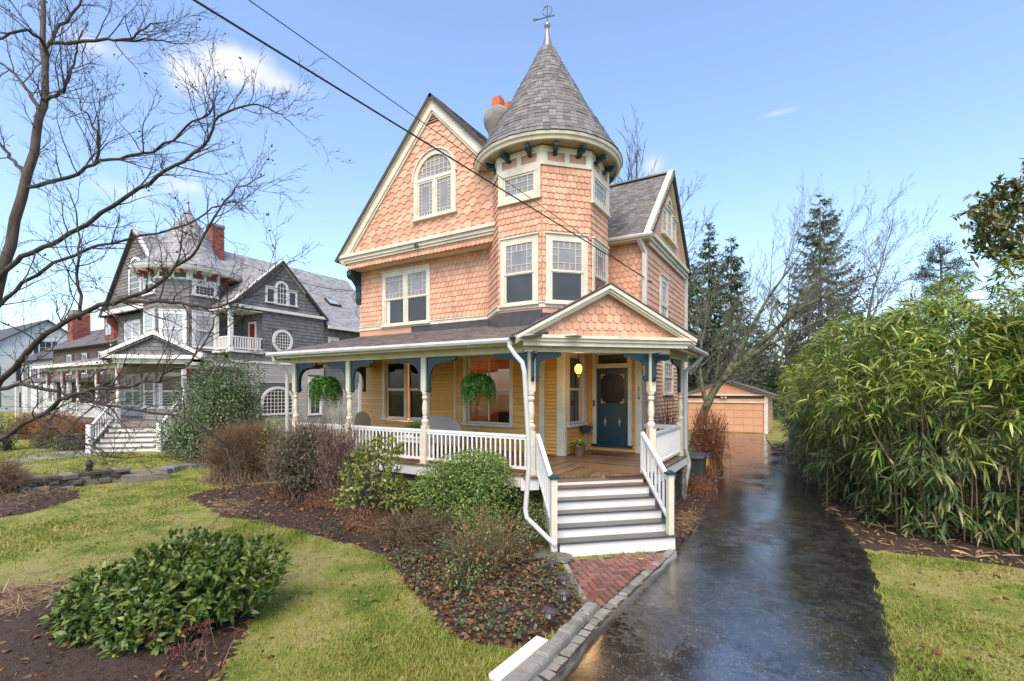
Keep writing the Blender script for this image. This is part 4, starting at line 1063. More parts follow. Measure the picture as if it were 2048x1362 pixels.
# steps
st = H.part('porch_steps', MB().poly(Fr(EP(2.36, 0, 0), NE, (0, 0, 1)), [(7.56, GZ), (8.6, GZ), (8.6, .92)], 0, 2.04), WHITE)
rr = .175; dd = .235
for i in range(6):
    ztop = PF - i * rr; n0 = 8.66 - i * dd
    zb_ = ztop - rr if i < 5 else GZ - .02
    if i > 0: H.part('tread', MB().bar(EP(2.31, n0 + dd / 2 - .012, ztop - .014), EP(4.46, n0 + dd / 2 - .012, ztop - .014), dd + .03, .028), TREAD if i > 1 else DECK, st)
    H.part('riser', MB().bar(EP(2.34, n0 + .02, (ztop - .028 + zb_) / 2), EP(4.42, n0 + .02, (ztop - .028 + zb_) / 2), .025, ztop - .028 - zb_), WHITE, st)
z1 = PF - 5 * rr
for s_ in (2.25, 4.36):
    nb, nt_ = 7.56, 8.60
    mb = MB(); a = EP(s_, nb, z1 + .93); b = EP(s_, nt_, PF + .80); mb.bar(a, b, .07, .05); mb.bar(a - A([0, 0, .055]), b - A([0, 0, .055]), .04, .05); mb.bar(EP(s_, nb, z1 + .22), EP(s_, nt_ - .02, PF + .10), .05, .05)
    mb.bar(EP(s_, nt_, PF + .02), EP(s_, nt_, PF + .8), .05, .05, tuple(DE))
    r = H.part('stair_railing', mb, WHITE, porch)
    for i in range(7):
        t = (i + .6) / 7.3; pa = EP(s_, nb + (nt_ - nb) * t, z1 + .22 + (PF + .10 - z1 - .22) * t); pb = EP(s_, nb + (nt_ - nb) * t, z1 + .86 + (PF + .74 - z1 - .86) * t)
        H.part('baluster', MB().bar(pa, pb, .035, .035, tuple(DE)), WHITE, r)
    H.part('newel_post', MB().bar(EP(s_, nb, z1 - .02 if s_ > 3 else GZ), EP(s_, nb, z1 + 1.04), .10, .10, tuple(DE)), CREAM, r)
    Fc = Fr(EP(s_, nb, 0), DE); H.part('newel_cap', MB().rect(Fc, -.075, .075, z1 + 1.04, z1 + 1.075, -.075, .075).hexa([Fc.at(-.06, z1 + 1.075, -.06), Fc.at(.06, z1 + 1.075, -.06), Fc.at(.06, z1 + 1.075, .06), Fc.at(-.06, z1 + 1.075, .06), Fc.at(-.02, z1 + 1.115, -.02), Fc.at(.02, z1 + 1.115, -.02), Fc.at(.02, z1 + 1.115, .02), Fc.at(-.02, z1 + 1.115, .02)]), TEAL, r)
# ---- ground floor windows, door
dh_window(H, FF, 1.07, 3.03, 2.02, 3.88, 2, up=None, pane_lo=CLEAR, pane_up=CLEAR, n=-.08)
w = dh_window(H, FF, 4.25, 5.88, 1.97, 3.92, 1, up=None, pane_lo=CLEAR, pane_up=CLEAR, n=-.08)
H.part('muntin', MB().rect(FF, 5.05, 5.08, 2.05, 3.8, -.06, -.03), CREAM, w)
w = dh_window(H, FRc, .15, 1.25, 2.02, 3.88, 1, up=None, pane_lo=GLASS, pane_up=GLASS, n=-.08)
dr_ = H.part('front_door', MB().rect(FD, .315, 1.185, 1.45, 3.475, -.075, -.03), TEAL)
H.part('door_glass', MB().rect(FD, .43, 1.07, 2.55, 3.32, -.03, -.02), M('door_glass_dark', [(.012, .005, .004), (.035, .012, .01)], .25, scale=6, spec=.25), dr_)
mb = MB()
for u_, s_ in ((.43, 1), (1.07, -1)):
    for v_, t_ in ((2.55, 1), (3.32, -1)): mb.rect(FD, min(u_, u_ + s_ * .11), max(u_, u_ + s_ * .11), min(v_, v_ + t_ * .035), max(v_, v_ + t_ * .035), -.02, -.012); mb.rect(FD, min(u_, u_ + s_ * .035), max(u_, u_ + s_ * .035), min(v_ + t_ * .035, v_ + t_ * .11), max(v_ + t_ * .035, v_ + t_ * .11), -.02, -.0125)
for u_ in (.545, .94): mb.poly(FD, [(u_, 1.96), (u_ + .035, 2.06), (u_, 2.12), (u_ - .035, 2.06)], -.03, -.022); mb.poly(FD, [(u_, 1.90), (u_ + .012, 1.98), (u_, 2.2), (u_ - .012, 1.98)], -.03, -.02)
H.part('door_ornament', mb, M('ornament_paint', (.62, .33, .16), .5), dr_)
H.part('door_handle', MB().tube([FD.at(1.14, 2.42, -.03), FD.at(1.14, 2.42, .03)], .022, 8).rect(FD, 1.12, 1.16, 2.36, 2.52, -.03, -.018), DARKM, dr_)
mb = MB(); mb.rect(FD, .21, .31, 1.45, 3.9, 0, .05); mb.rect(FD, 1.19, 1.29, 1.45, 3.9, 0, .05); mb.rect(FD, .31, 1.19, 3.48, 3.60, -.03, .046); mb.rect(FD, .31, 1.19, 3.84, 3.9, 0, .046)
df = H.part('door_frame', mb, CREAM); H.part('threshold', MB().rect(FD, .19, 1.31, 1.385, 1.45, -.05, .09), TEAL, df); H.part('transom', MB().rect(FD, .36, 1.14, 3.6, 3.84, -.05, -.04), GLASS, df)
H.part('doorbell', MB().rect(FD, .238, .278, 2.46, 2.62, .05, .075), DARKM, df)
# house number
for i, chh in enumerate('214'):
    cu = bpy.data.curves.new('digit', 'FONT'); cu.body = chh; cu.size = .135; cu.extrude = .006; cu.align_x = 'CENTER'; cu.materials.append(DARKM)
    to = bpy.data.objects.new('tmp_text', cu); COL.objects.link(to); bpy.context.view_layer.update()
    me = bpy.data.meshes.new_from_object(to.evaluated_get(bpy.context.evaluated_depsgraph_get())); bpy.data.objects.remove(to)
    o = bpy.data.objects.new('house_number', me); COL.objects.link(o); o.parent = H.o; p = FD.at(1.47, 2.885 - i * .118, .052)
    o.matrix_local = Matrix.Translation(Vector(p) - Vector(H.L)) @ Matrix.Rotation(R_(90), 4, 'X')
# rooms behind the glass
mb = MB(); mb.box(-12.1, -5.2, 13.2, 13.3, 1.2, 4.2); mb.box(-12.15, -12.1, 10.93, 13.2, 1.2, 4.2); mb.box(-8.62, -8.55, 10.95, 13.2, 1.2, 4.2); mb.box(-5.25, -5.2, 10.95, 13.2, 1.2, 4.2); mb.box(-12.1, -5.2, 10.93, 13.2, 4.15, 4.2)
H.part('interior_wall', mb, M('interior_orange', [(.46, .17, .055), (.52, .20, .07)], .7)); H.part('interior_floor', MB().box(-12.1, -5.2, 10.93, 13.2, 1.2, 1.25), M('interior_wood', (.12, .06, .03), .4))
mb = MB()
for x_ in (-10.9, -10.35, -9.8, -9.3): mb.box(x_, x_ + .32, 13.16, 13.2, 2.5, 3.0)
H.part('picture', mb, M('picture_frame', [(.03, .02, .015), (.30, .22, .14)], .5, scale=2))
mb = MB(); mb.box(-8.2, -6.0, 12.2, 12.8, 1.25, 1.75); mb.box(-8.2, -6.0, 12.7, 12.9, 1.75, 2.2); H.part('sofa', mb, M('dark_fabric', (.03, .025, .022), .9))
lamp = H.part('table_lamp', MB().lathe([(.10, 1.25), (.02, 1.3), (.02, 2.08)], (-11.15, 11.55, 0), 10), M('lamp_base', (.2, .15, .1), .5))
H.part('lamp_shade', MB().lathe([(.10, 2.08), (.10, 2.42)], (-11.15, 11.55, 0), 16), EM('lamp_glow', (1.0, .62, .25), 2.6), lamp)
def plight(name, loc, e, r=.12, col=(1, .62, .3)):
    l_ = bpy.data.lights.new(name, 'POINT'); l_.energy = e; l_.shadow_soft_size = r; l_.color = col; o = bpy.data.objects.new(name, l_); COL.objects.link(o); o.location = loc
plight('lamp_light', (-11.15, 11.7, 2.7), 55); plight('ceiling_light', (-7.0, 12.2, 3.8), 7)
# finish shingles
finish('shingle', 300, 'shingle')
H.part('shingles', ST, PEACHS, kind='stuff')
H.part('slates', SLT, SLATE, kind='stuff'); H.part('porch_shingles', BRT, BRSH, proof, kind='stuff')
# ---------------------------------------------------------------- grey neighbour house (a sister of the peach one)
NGREY = M('grey_shingle', [(0.146, 0.146, 0.146), (0.179, 0.179, 0.177), (0.213, 0.213, 0.208)], .8, drive='island', scale=6, dirt=.3)
NGREYW = M('grey_wall', [(0.099, 0.101, 0.107), (0.132, 0.134, 0.140)], .85, scale=5)
NSID = M('greige_clapboard', [(0.405, 0.385, 0.344), (0.499, 0.472, 0.425)], .6, drive='island', scale=2, dirt=.2)
NWHITE = M('white_trim', [(.70, .70, .67), (.78, .78, .75)], .45, scale=3, dirt=.25)
NROOF = M('grey_slate', [(.22, .22, .225), (.29, .29, .295), (.36, .36, .36)], .6, drive='island', scale=6, dirt=.3)
RED = M('brick_red_paint', [(.20, .035, .022), (.26, .05, .03)], .5)
BRICK = M('red_brick', [(.20, .055, .04), (.28, .085, .06), (.33, .12, .085)], .85, drive='island', scale=5, bump=.3)
N_ = Thing('grey_victorian_house', (-27.5, 12, .48), 'dark grey shingled Victorian house with white trim, round turret and red balcony door', 'house')
ox, oy = -20.15, .49
GB = .48


def courses(mb, F, u0, u1, v0, v1, e, holes=(), ul=None, ur=None, w=None):
    v = v0
    while v < v1 - .02:
        a, b = (ul(v + e / 2) if ul else u0), (ur(v + e / 2) if ur else u1); segs = [(a, b)] if b > a + .03 else []
        for h in holes:
            if h[2] < v + e * .7 and h[3] > v + e * .3: segs = [s for p, q in segs for s in ((p, min(q, h[0])), (max(p, h[1]), q)) if s[1] - s[0] > .03]
        for p, q in segs:
            cs = [p]
            if w:
                while cs[-1] < q - w * 1.4: cs.append(cs[-1] + w * rnd.uniform(.7, 1.3))
            cs.append(q)
            for c, d in zip(cs[:-1], cs[1:]):
                dz = rnd.uniform(-.008, .008) if w else 0
                vv = [F.at(c, v + dz, .0), F.at(d - .006, v + dz, .0), F.at(c, v + dz, .026), F.at(d - .006, v + dz, .026), F.at(c, min(v + e, v1), .005), F.at(d - .006, min(v + e, v1), .005)]
                mb.add(vv, [[2, 3, 5, 4], [0, 1, 3, 2]])
        v += e


NW = Fr((-32.5, 11.26, 0), (1, 0, 0)); NGf = Fr((-28.96, 10.79, 0), (1, 0, 0)); NSw = Fr((-22.8, 12.2, 0), (0, 1, 0)); NBk = Fr((-24.6, 13.76, 0), (1, 0, 0)); NGs = Fr((-22.8, 14.75, 0), (0, 1, 0))
NC = np.array([-25.9, 11.8]); NAP = 1.6; NSD = NAP * 2 * math.tan(R_(22.5))
def noct(k):
    a = R_(-90 + 45 * k); nrm = np.array([math.cos(a), math.sin(a), 0]); U = np.array([-nrm[1], nrm[0], 0]); return Fr(np.array([*NC, 0]) + nrm * NAP - U * NSD / 2, U)
mb = MB(); mb.rect(NW, 0, 6.2, .3, 7.0, -.2, 0); mb.rect(NSw, 1.56, 5.1, .3, 7.0, -.2, 0); mb.rect(NSw, 0, 1.56, .3, 4.7, -.2, 0)
nwall = N_.part('wall', MB().rect(NW, 0, 6.2, .3, 7.0, -.2, 0), NGREYW); nside = N_.part('wall', MB().rect(NSw, 1.56, 5.1, .3, 7.0, -.2, 0), NGREYW); N_.part('wall', MB().rect(NSw, 0, 1.56, .3, 4.7, -.2, 0), NGREYW)
N_.part('wall', MB().rect(NBk, 0, 1.6, 4.7, 7.0, -.15, 0), NGREYW); N_.part('wall', MB().box(-24.7, -24.5, 11.5, 13.7, .3, 7.0), NGREYW)
st_ = MB(); sd_ = MB(); rf_ = MB()
courses(st_, NW, 0, 6.2, 4.9, 7.0, .17, [(1.0, 2.9, 4.9, 6.6)], w=.2)
courses(sd_, NSw, 0, 5.1, .4, 4.2, .12, [(1.4, 3.3, 1.6, 3.3), (4.1, 4.9, 1.5, 3.7)]); courses(sd_, NW, 0, 6.2, .9, 4.2, .12)
courses(st_, NSw, 1.56, 5.1, 4.35, 6.9, .17, [(2.05, 3.15, 4.85, 6.0)], w=.2); courses(st_, NSw, 0, 1.56, 4.35, 4.7, .17, w=.2)
courses(st_, NBk, 0, 1.6, 4.9, 7.0, .17, [(.7, 1.25, 4.9, 6.35)], w=.2)
tw = N_.part('turret_wall', MB().poly(Fr((0, 0, .4), (1, 0, 0), (0, 1, 0)), [tuple(NC + (NAP - .01) / math.cos(R_(22.5)) * np.array([math.cos(R_(-112.5 + 45 * i)), math.sin(R_(-112.5 + 45 * i))])) for i in range(8)], 0, 8.2), NGREYW)
for k in (-1, 0, 1, 2):
    courses(st_, noct(k), 0, NSD, 4.9, 8.1, .17, [(.1, NSD - .1, 4.9, 6.6)] if k >= 0 else [], w=.2); courses(sd_, noct(k), 0, NSD, 1.2, 4.2, .12)
ng = N_.part('front_gable', MB().poly(NGf, [(-3.75, 7.2), (3.75, 7.2), (0, 11.0)], -.12, 0), NGREYW); courses(st_, NGf, 0, 0, 7.2, 10.9, .17, [(-.75, .75, 7.7, 9.7)], lambda v: -3.75 + (v - 7.2) * .98, lambda v: 3.75 - (v - 7.2) * .98, w=.2)
sg = N_.part('side_gable', MB().poly(NGs, [(-2.5, 6.9), (2.5, 6.9), (0, 9.4)], -.15, .0), NGREYW); courses(st_, NGs, 0, 0, 7.05, 9.3, .17, [(-.85, .85, 7.3, 8.55)], lambda v: -2.5 + (v - 6.9), lambda v: 2.5 - (v - 6.9), w=.2)
def rake(T, par, F, hw, zb, za, mat, t=.22, n=.12, lip=.08):
    mb = MB()
    for s in (-1, 1):
        p = [(s * hw, zb), (s * hw, zb + t), (0, za + t), (0, za)]; mb.poly(F, p if s > 0 else p[::-1], -.02, n + (.002 if s > 0 else 0))
    T.part('rake_board', mb, mat, par)
rake(N_, ng, NGf, 3.95, 6.95, 11.0, NWHITE); rake(N_, sg, Fr((-22.78, 14.75, 0), (0, 1, 0)), 2.75, 6.72, 9.4, NWHITE, .2)
mb = MB(); mb.rect(NGf, -3.85, 3.3, 7.0, 7.22, 0, .15); mb.rect(NGs, -2.6, 2.6, 6.85, 7.0, 0, .16); mb.rect(NSw, 0, 5.1, 4.22, 4.34, 0, .05); mb.rect(NSw, 1.56, 5.1, 4.75, 4.84, 0, .04); N_.part('cornice', mb, NWHITE)
# roofs
def proof_(T, planes, mat_sh, w, e, name='roof', deck=None):
    r = T.part(name, deck, ROOFD)
    for F, u1, L in planes: slope(F, 0, u1, L, w, e, mat_sh)
    return r
Fa = Fr((-32.96, 24, 7.0), (0, -1, 0), (4.0, 0, 4.1)); Fb_ = Fr((-24.96, 10.6, 7.0), (0, 1, 0), (-4.0, 0, 4.1)); L4 = math.hypot(4, 4.1)
proof_(N_, [(Fa, 13.4, L4), (Fb_, 13.4, L4)], rf_, .22, .2, deck=MB().rect(Fa, 0, 13.4, 0, L4, -.1, 0).rect(Fb_, 0, 13.4, 0, L4, -.1, 0))
Fc_ = Fr((-27.2, 12.0, 6.85), (1, 0, 0), (0, 2.75, 2.7)); Fd_ = Fr((-22.6, 17.5, 6.85), (-1, 0, 0), (0, -2.75, 2.7)); L2 = math.hypot(2.75, 2.7)
proof_(N_, [(Fc_, 4.6, L2), (Fd_, 4.6, L2)], rf_, .22, .18, deck=MB().rect(Fc_, 0, 4.6, 0, L2, -.1, 0).rect(Fd_, 0, 4.6, 0, L2 - .05, -.1, 0))
N_.part('eave_board', MB().box(-24.9, -22.62, 11.98, 12.06, 6.72, 6.86).box(-24.9, -22.7, 12.06, 13.7, 6.74, 6.78), NWHITE)
# turret eave, roof
N_.part('turret_eave', MB().lathe([(1.6, 8.45), (2.15, 8.48), (2.2, 8.45), (2.27, 8.55), (2.31, 8.66), (2.25, 8.72), (1.6, 8.7)], (*NC, 0), 48, cap=False), NWHITE)
N_.part('turret_roof', MB().lathe([(2.3, 8.66), (1.75, 8.98), (1.3, 9.5), (1.05, 9.95), (.9, 10.4), (.62, 10.9), (.3, 11.35), (.18, 11.6)], (*NC, 0), 40), NROOF, smooth=True)
PN = [(2.33, 8.67), (1.75, 9.0), (1.3, 9.52), (1.05, 9.97), (.9, 10.42), (.62, 10.92), (.3, 11.37), (.18, 11.6)]
zz = 8.68
while zz < 11.4:
    r0 = np.interp(zz, [p[1] for p in PN], [p[0] for p in PN]); z2 = zz + .2; r1 = np.interp(z2, [p[1] for p in PN], [p[0] for p in PN]); k = max(8, int(2 * math.pi * r0 / .24)); ph = rnd.random()
    for i in range(k):
        a0, a1 = (i + ph) / k * 6.283, (i + ph + .95) / k * 6.283; q_ = lambda r, a, z: (NC[0] + r * math.cos(a), NC[1] + r * math.sin(a), z)
        rf_.add([q_(r0 + .025, a0, zz), q_(r0 + .025, a1, zz), q_(r1 + .008, a1, z2), q_(r1 + .008, a0, z2), q_(r0, a0, zz), q_(r0, a1, zz)], [[0, 1, 2, 3], [4, 5, 1, 0]])
    zz += .15
N_.part('finial', MB().lathe([(.2, 11.55), (.22, 11.62), (.1, 11.8), (.05, 12.1), (.08, 12.2), (.02, 12.35), (.012, 12.7)], (*NC, 0), 12), METAL)
fz = MB()
for k in (-1, 0, 1, 2): 
    F = noct(k); fz.rect(F, -.02, NSD + .02, 8.05, 8.14, 0, .05); fz.rect(F, -.02, NSD + .02, 8.36, 8.47, 0, .05)
    for a in (0, .6, NSD - .12): fz.rect(F, a, a + .12, 8.14, 8.36, 0, .046)
    fz.rect(F, -.02, NSD + .02, 4.8, 4.9, 0, .05)
N_.part('turret_frieze', fz, NWHITE)
for i in range(12):
    a = R_(-120 + i * 22); F = Fr((*NC, 0), (math.cos(a), math.sin(a), 0)); N_.part('bracket', MB().poly(F, [(1.6, 8.3), (1.75, 8.28), (2.0, 8.42), (2.0, 8.48), (1.6, 8.48)], -.05, .05), RED)
NPANE = M('curtained_pane', [(.30, .32, .33), (.42, .44, .45)], .08, scale=1, spec=.9)
for k in (0, 1, 2): dh_window(N_, noct(k), .1, NSD - .1, 4.95, 6.6, 1, up=None, pane_lo=NPANE, pane_up=NPANE, mat=NWHITE, w=.12)
for k in (0, 2):
    F = noct(k); mb = MB(); casing(mb, F, .1, NSD - .1, 7.4, 8.0, .12); w = N_.part('window', mb, NWHITE); sash(w, N_, F, .22, NSD - .22, 7.4, 7.88, .01, (5, 3), GLASS)
dh_window(N_, NW, 1.0, 2.9, 4.95, 6.6, 2, up=None, pane_lo=NPANE, pane_up=NPANE, mat=NWHITE)
def archwin(T, F, cx, v0, hw, vs_, mat, grid=(4, 4)):
    mb = MB(); mb.rect(F, cx - hw, cx - hw + .12, v0, vs_, 0, .07); mb.rect(F, cx + hw - .12, cx + hw, v0, vs_, 0, .07); mb.rect(F, cx - hw - .03, cx + hw + .03, v0 - .08, v0, 0, .11); mb.ring(F, arc(cx, vs_, hw), arc(cx, vs_, hw - .12), 0, .07, False)
    w = T.part('window', mb, mat); T.part('pane', MB().poly(F, [(cx - hw + .1, v0)] + arc(cx, vs_, hw - .1)[::-1][::-1] + [(cx - hw + .1, v0)] if False else [(cx + hw - .1, v0)] + arc(cx, vs_, hw - .1) + [(cx - hw + .1, v0)], .0, .03), GLASS, w)
    m_ = MB(); r = hw - .12
    for i in range(1, grid[0]):
        u = -r + 2 * r * i / grid[0]; m_.rect(F, cx + u - .014, cx + u + .014, v0, vs_ + math.sqrt(max(r * r - u * u, 0)), .03, .045)
    for j in range(1, grid[1] + 2):
        v = v0 + (vs_ - v0) * j / grid[1]; r2 = r if v <= vs_ else math.sqrt(max(r * r - (v - vs_) ** 2, 0)); m_.rect(F, cx - r2, cx + r2, v - .014, v + .014, .0305, .0455)
    T.part('muntin', m_, mat, w)
archwin(N_, NGf, .0, 7.8, .7, 9.0, NWHITE, (5, 4)); archwin(N_, NGs, 0, 7.35, .36, 8.15, NWHITE, (3, 3))
for s in (-1, 1):
    mb = MB(); casing(mb, NGs, s * .6 - .27, s * .6 + .27, 7.35, 8.1, .1); w = N_.part('window', mb, NWHITE); N_.part('pane', MB().rect(NGs, s * .6 - .17, s * .6 + .17, 7.37, 8.0, .0, .03), GLASS, w)
# oval window
el = lambda a, b, k=28: [(2.6 + a * math.cos(t), 5.43 + b * math.sin(t)) for t in np.linspace(0, 2 * math.pi, k, endpoint=False)]
w = N_.part('oval_window', MB().ring(NSw, el(.56, .60), el(.42, .46), 0, .08), NWHITE); N_.part('pane', MB().poly(NSw, el(.43, .47), 0, .03), GLASS, w)
m_ = MB()
for i in range(-2, 3): 
    hh = .45 * math.sqrt(max(0, 1 - (i * .14 / .42) ** 2)); m_.rect(NSw, 2.6 + i * .14 - .014, 2.6 + i * .14 + .014, 5.43 - hh, 5.43 + hh, .03, .045)
    hw_ = .42 * math.sqrt(max(0, 1 - (i * .15 / .46) ** 2)); m_.rect(NSw, 2.6 - hw_, 2.6 + hw_, 5.43 + i * .15 - .014, 5.43 + i * .15 + .014, .0305, .0455)
N_.part('muntin', m_, NWHITE, w)
# low arched stair window and door on the clapboards
mb = MB(); cx, bs, hw = 2.35, 1.75, .9
seg = [(cx + hw * math.cos(t), 2.35 + .75 * math.sin(t)) for t in np.linspace(0, math.pi, 18)]; seg2 = [(cx + (hw - .13) * math.cos(t), 2.35 + .62 * math.sin(t)) for t in np.linspace(0, math.pi, 18)]
mb.ring(NSw, seg, seg2, 0, .07, False); mb.rect(NSw, cx - hw, cx - hw + .13, bs, 2.35, 0, .07); mb.rect(NSw, cx + hw - .13, cx + hw, bs, 2.35, 0, .07); mb.rect(NSw, cx - hw - .04, cx + hw + .04, bs - .1, bs, 0, .1)
w = N_.part('window', mb, NWHITE); N_.part('pane', MB().poly(NSw, [(cx + hw - .1, bs)] + [(cx + (hw - .1) * math.cos(t), 2.35 + .65 * math.sin(t)) for t in np.linspace(0, math.pi, 18)] + [(cx - hw + .1, bs)], 0, .03), GLASS, w)
m_ = MB()
for i in range(1, 8): 
    u = -.77 + 1.54 * i / 8; m_.rect(NSw, cx + u - .013, cx + u + .013, bs, 2.35 + .62 * math.sqrt(1 - (u / .77) ** 2), .03, .045)
for j in range(1, 7):
    v = bs + j * .18; k_ = 1 if v < 2.35 else math.sqrt(max(0, 1 - ((v - 2.35) / .62) ** 2)); m_.rect(NSw, cx - .77 * k_, cx + .77 * k_, v - .013, v + .013, .0305, .0455)
N_.part('muntin', m_, NWHITE, w)
dh_window(N_, NSw, 4.1, 4.95, 1.6, 3.6, 1, up=(2, 2), lowg=(2, 2), pane_lo=GLASS, mat=NWHITE)
# balcony
bal = N_.part('balcony_floor', MB().box(-24.5, -22.7, 12.1, 13.75, 4.7, 4.82), NWHITE)
N_.part('balcony_post', MB().box(-22.95, -22.78, 12.15, 12.32, 4.82, 6.74), NWHITE, bal); N_.part('balcony_post', MB().box(-24.2, -24.03, 12.15, 12.32, 4.82, 6.74), NWHITE, bal)
r = N_.part('balcony_railing', MB().box(-22.83, -22.77, 12.32, 13.74, 5.42, 5.48).box(-22.83, -22.77, 12.32, 13.74, 4.88, 4.93).box(-24.0, -22.9, 12.2, 12.26, 5.42, 5.48).box(-24.0, -22.9, 12.2, 12.26, 4.88, 4.93), NWHITE, bal)
bl = MB().box(-.025, .025, -.025, .025, 4.93, 5.42).mesh('baluster', NWHITE)
for i in range(11): N_.inst('baluster', bl, Matrix.Translation((-22.8, 12.42 + i * .12, 0)), r)
for i in range(8): N_.inst('baluster', bl, Matrix.Translation((-23.9 + i * .13, 12.23, 0)), r)
d_ = N_.part('balcony_door', MB().rect(NBk, .75, 1.2, 4.82, 6.25, 0, .05), M('red_door_paint', [(.32, .018, .014), (.38, .025, .018)], .4)); mb = MB(); mb.rect(NBk, .64, .75, 4.82, 6.36, 0, .06); mb.rect(NBk, 1.2, 1.31, 4.82, 6.36, 0, .06); mb.rect(NBk, .75, 1.2, 6.25, 6.36, 0, .06); N_.part('door_frame', mb, NWHITE, d_)
# rear wing
ext = Fr((-22.9, 17.3, 0), (0, 1, 0)); N_.part('wall', MB().rect(ext, 0, 8, .3, 6.6, -.2, 0).rect(Fr((-30, 25.3, 0), (1, 0, 0)), 0, 7, .3, 6.6, -.2, 0), NGREYW); courses(st_, ext, 0, 8, 3.0, 6.5, .17, w=.2); courses(sd_, ext, 0, 8, .5, 3.0, .12)
Fe_ = Fr((-22.55, 17.4, 6.55), (0, 1, 0), (-3.2, 0, 1.9)); Le = math.hypot(3.2, 1.9); Ff_ = Fr((-22.3, 19.2, 7.9), (0, 1, 0), (-3.0, 0, 2.0))
proof_(N_, [(Fe_, 8.2, Le)], rf_, .22, .18, deck=MB().rect(Fe_, 0, 8.2, 0, Le, -.1, 0)); N_.part('eave_board', MB().box(-22.6, -22.5, 17.4, 25.6, 6.38, 6.54), NWHITE)
Fq = Fr((-24.6, 17.0, 7.7), (0, 1, 0), (-3.2, 0, 2.6)); Lq = math.hypot(3.2, 2.6); proof_(N_, [(Fq, 5.5, Lq)], rf_, .22, .18, deck=MB().rect(Fq, 0, 5.5, 0, Lq, -.1, 0)); N_.part('wall', MB().box(-27.8, -24.7, 17.1, 22.4, 6.6, 7.72), NGREYW)
sk = N_.part('skylight', MB().rect(Fq, 2.6, 3.5, .9, 1.6, 0, .12), DARKM); N_.part('pane', MB().rect(Fq, 2.68, 3.42, .98, 1.52, .12, .13), NPANE, sk)
dh_window(N_, ext, .35, 1.05, 4.4, 5.9, 1, up=(3, 3), pane_lo=GLASS, mat=NWHITE); dh_window(N_, ext, 3.4, 4.3, 4.5, 5.9, 1, up=(3, 3), pane_lo=GLASS, mat=NWHITE); dh_window(N_, ext, 2.5, 3.3, 1.5, 3.3, 1, up=(2, 1), pane_lo=GLASS, mat=NWHITE)
# chimney
mb = MB(); cx, cy = -28.5, 14.4
for i in range(42):
    z = 9.0 + i * .075
    for s in range(4):
        for j in range(3):
            a = -.32 + j * .21 + (.05 if i % 2 else 0); F = Fr((cx, cy, 0), ((1, 0, 0), (0, 1, 0), (-1, 0, 0), (0, -1, 0))[s]); mb.rect(F, a, a + .20, z, z + .066, .29, .32)
chn = N_.part('chimney', MB().box(cx - .3, cx + .3, cy - .3, cy + .3, 9, 12.2).box(cx - .36, cx + .36, cy - .36, cy + .36, 12.16, 12.3), M('mortar', (.25, .23, .21), .9)); N_.part('chimney_bricks', mb, BRICK, chn, kind='stuff')
# corner bracket, porch
N_.part('corner_bracket', MB().poly(Fr((-32.5, 11.26, 0), (0, -1, 0)), [(0, 5.8), (.1, 6.2), (.5, 6.7), (.5, 6.85), (0, 6.85)][::-1], -.08, .08), RED)
def Q(s, n, z=0.): return EP(s, n, z) + np.array([ox, oy, GB - GZ - .1])
pf2 = 1.55
nporch = N_.part('porch_floor', MB().poly(Fr((0, 0, pf2 - .2), (1, 0, 0), (0, 1, 0)), [(-33.5, 8.5), (-24.6, 8.5), XY(Q(2.45, 8.66)), XY(Q(4.6, 8.66)), (-22.6, 10.3), (-22.6, 12.1), (-33.5, 12)], 0, .2), M('porch_floor_grey', (.22, .2, .18), .6))
pp = [(-33.3, 8.6), (-31.2, 8.6), (-29.2, 8.6), (-27.0, 8.6), XY(Q(2.2, 8.9)), XY(Q(4.7, 8.88)), (-22.7, 12.0)]
for i, (x_, y_) in enumerate(pp):
    mb = MB(); mb.box(x_ - .07, x_ + .07, y_ - .07, y_ + .07, pf2, 2.4); mb.box(x_ - .07, x_ + .07, y_ - .07, y_ + .07, 3.1, 3.85); mb.lathe([(.07, 2.4), (.085, 2.46), (.05, 2.55), (.065, 2.75), (.05, 2.95), (.07, 3.05), (.07, 3.1)], (x_, y_, 0), 10, cap=False); N_.part('porch_post', mb, NWHITE, nporch)
    for d in ((1, 0), (-1, 0)) if i < 5 else ((0, 1),):
        F = Fr((x_ + d[0] * .07, y_ + d[1] * .07, 3.85), (*d, 0)); N_.part('bracket', MB().poly(F, bracket_pts(.5, .6)[::-1], -.03, .03), RED, nporch)
N_.part('porch_beam', MB().box(-33.5, -24.5, 8.5, 8.7, 3.85, 4.1).bar(Q(2.0, 8.9, 3.65 + .26), Q(5.0, 8.88, 3.65 + .26), .2, .26).box(-22.8, -22.6, 10.3, 12.2, 3.85, 4.1), NWHITE, nporch)
Fp = Fr((-33.8, 8.15, 4.1), (1, 0, 0), (0, 3.1, .75)); Lp = math.hypot(3.1, .75); pr2 = N_.part('porch_roof', MB().rect(Fp, 0, 9.2, 0, Lp, -.05, 0).hexa([(-24.8, 9.3, 4.08), (-22.2, 10.3, 4.08), (-22.2, 12.2, 4.08), (-25, 12.2, 4.08), (-24.8, 10.5, 4.6), (-23.6, 11.0, 4.6), (-23.6, 12.2, 4.6), (-25, 12.2, 4.6)]), ROOFD, nporch); slope(Fp, 0, 9.2, Lp, .22, .18, rf_)
N_.part('porch_eave', MB().box(-33.8, -24.6, 8.1, 8.2, 4.0, 4.14).box(-22.3, -22.2, 10.2, 12.2, 3.98, 4.12), NWHITE, nporch)
Fz2 = Fr(Q(0, 8.7), DE)
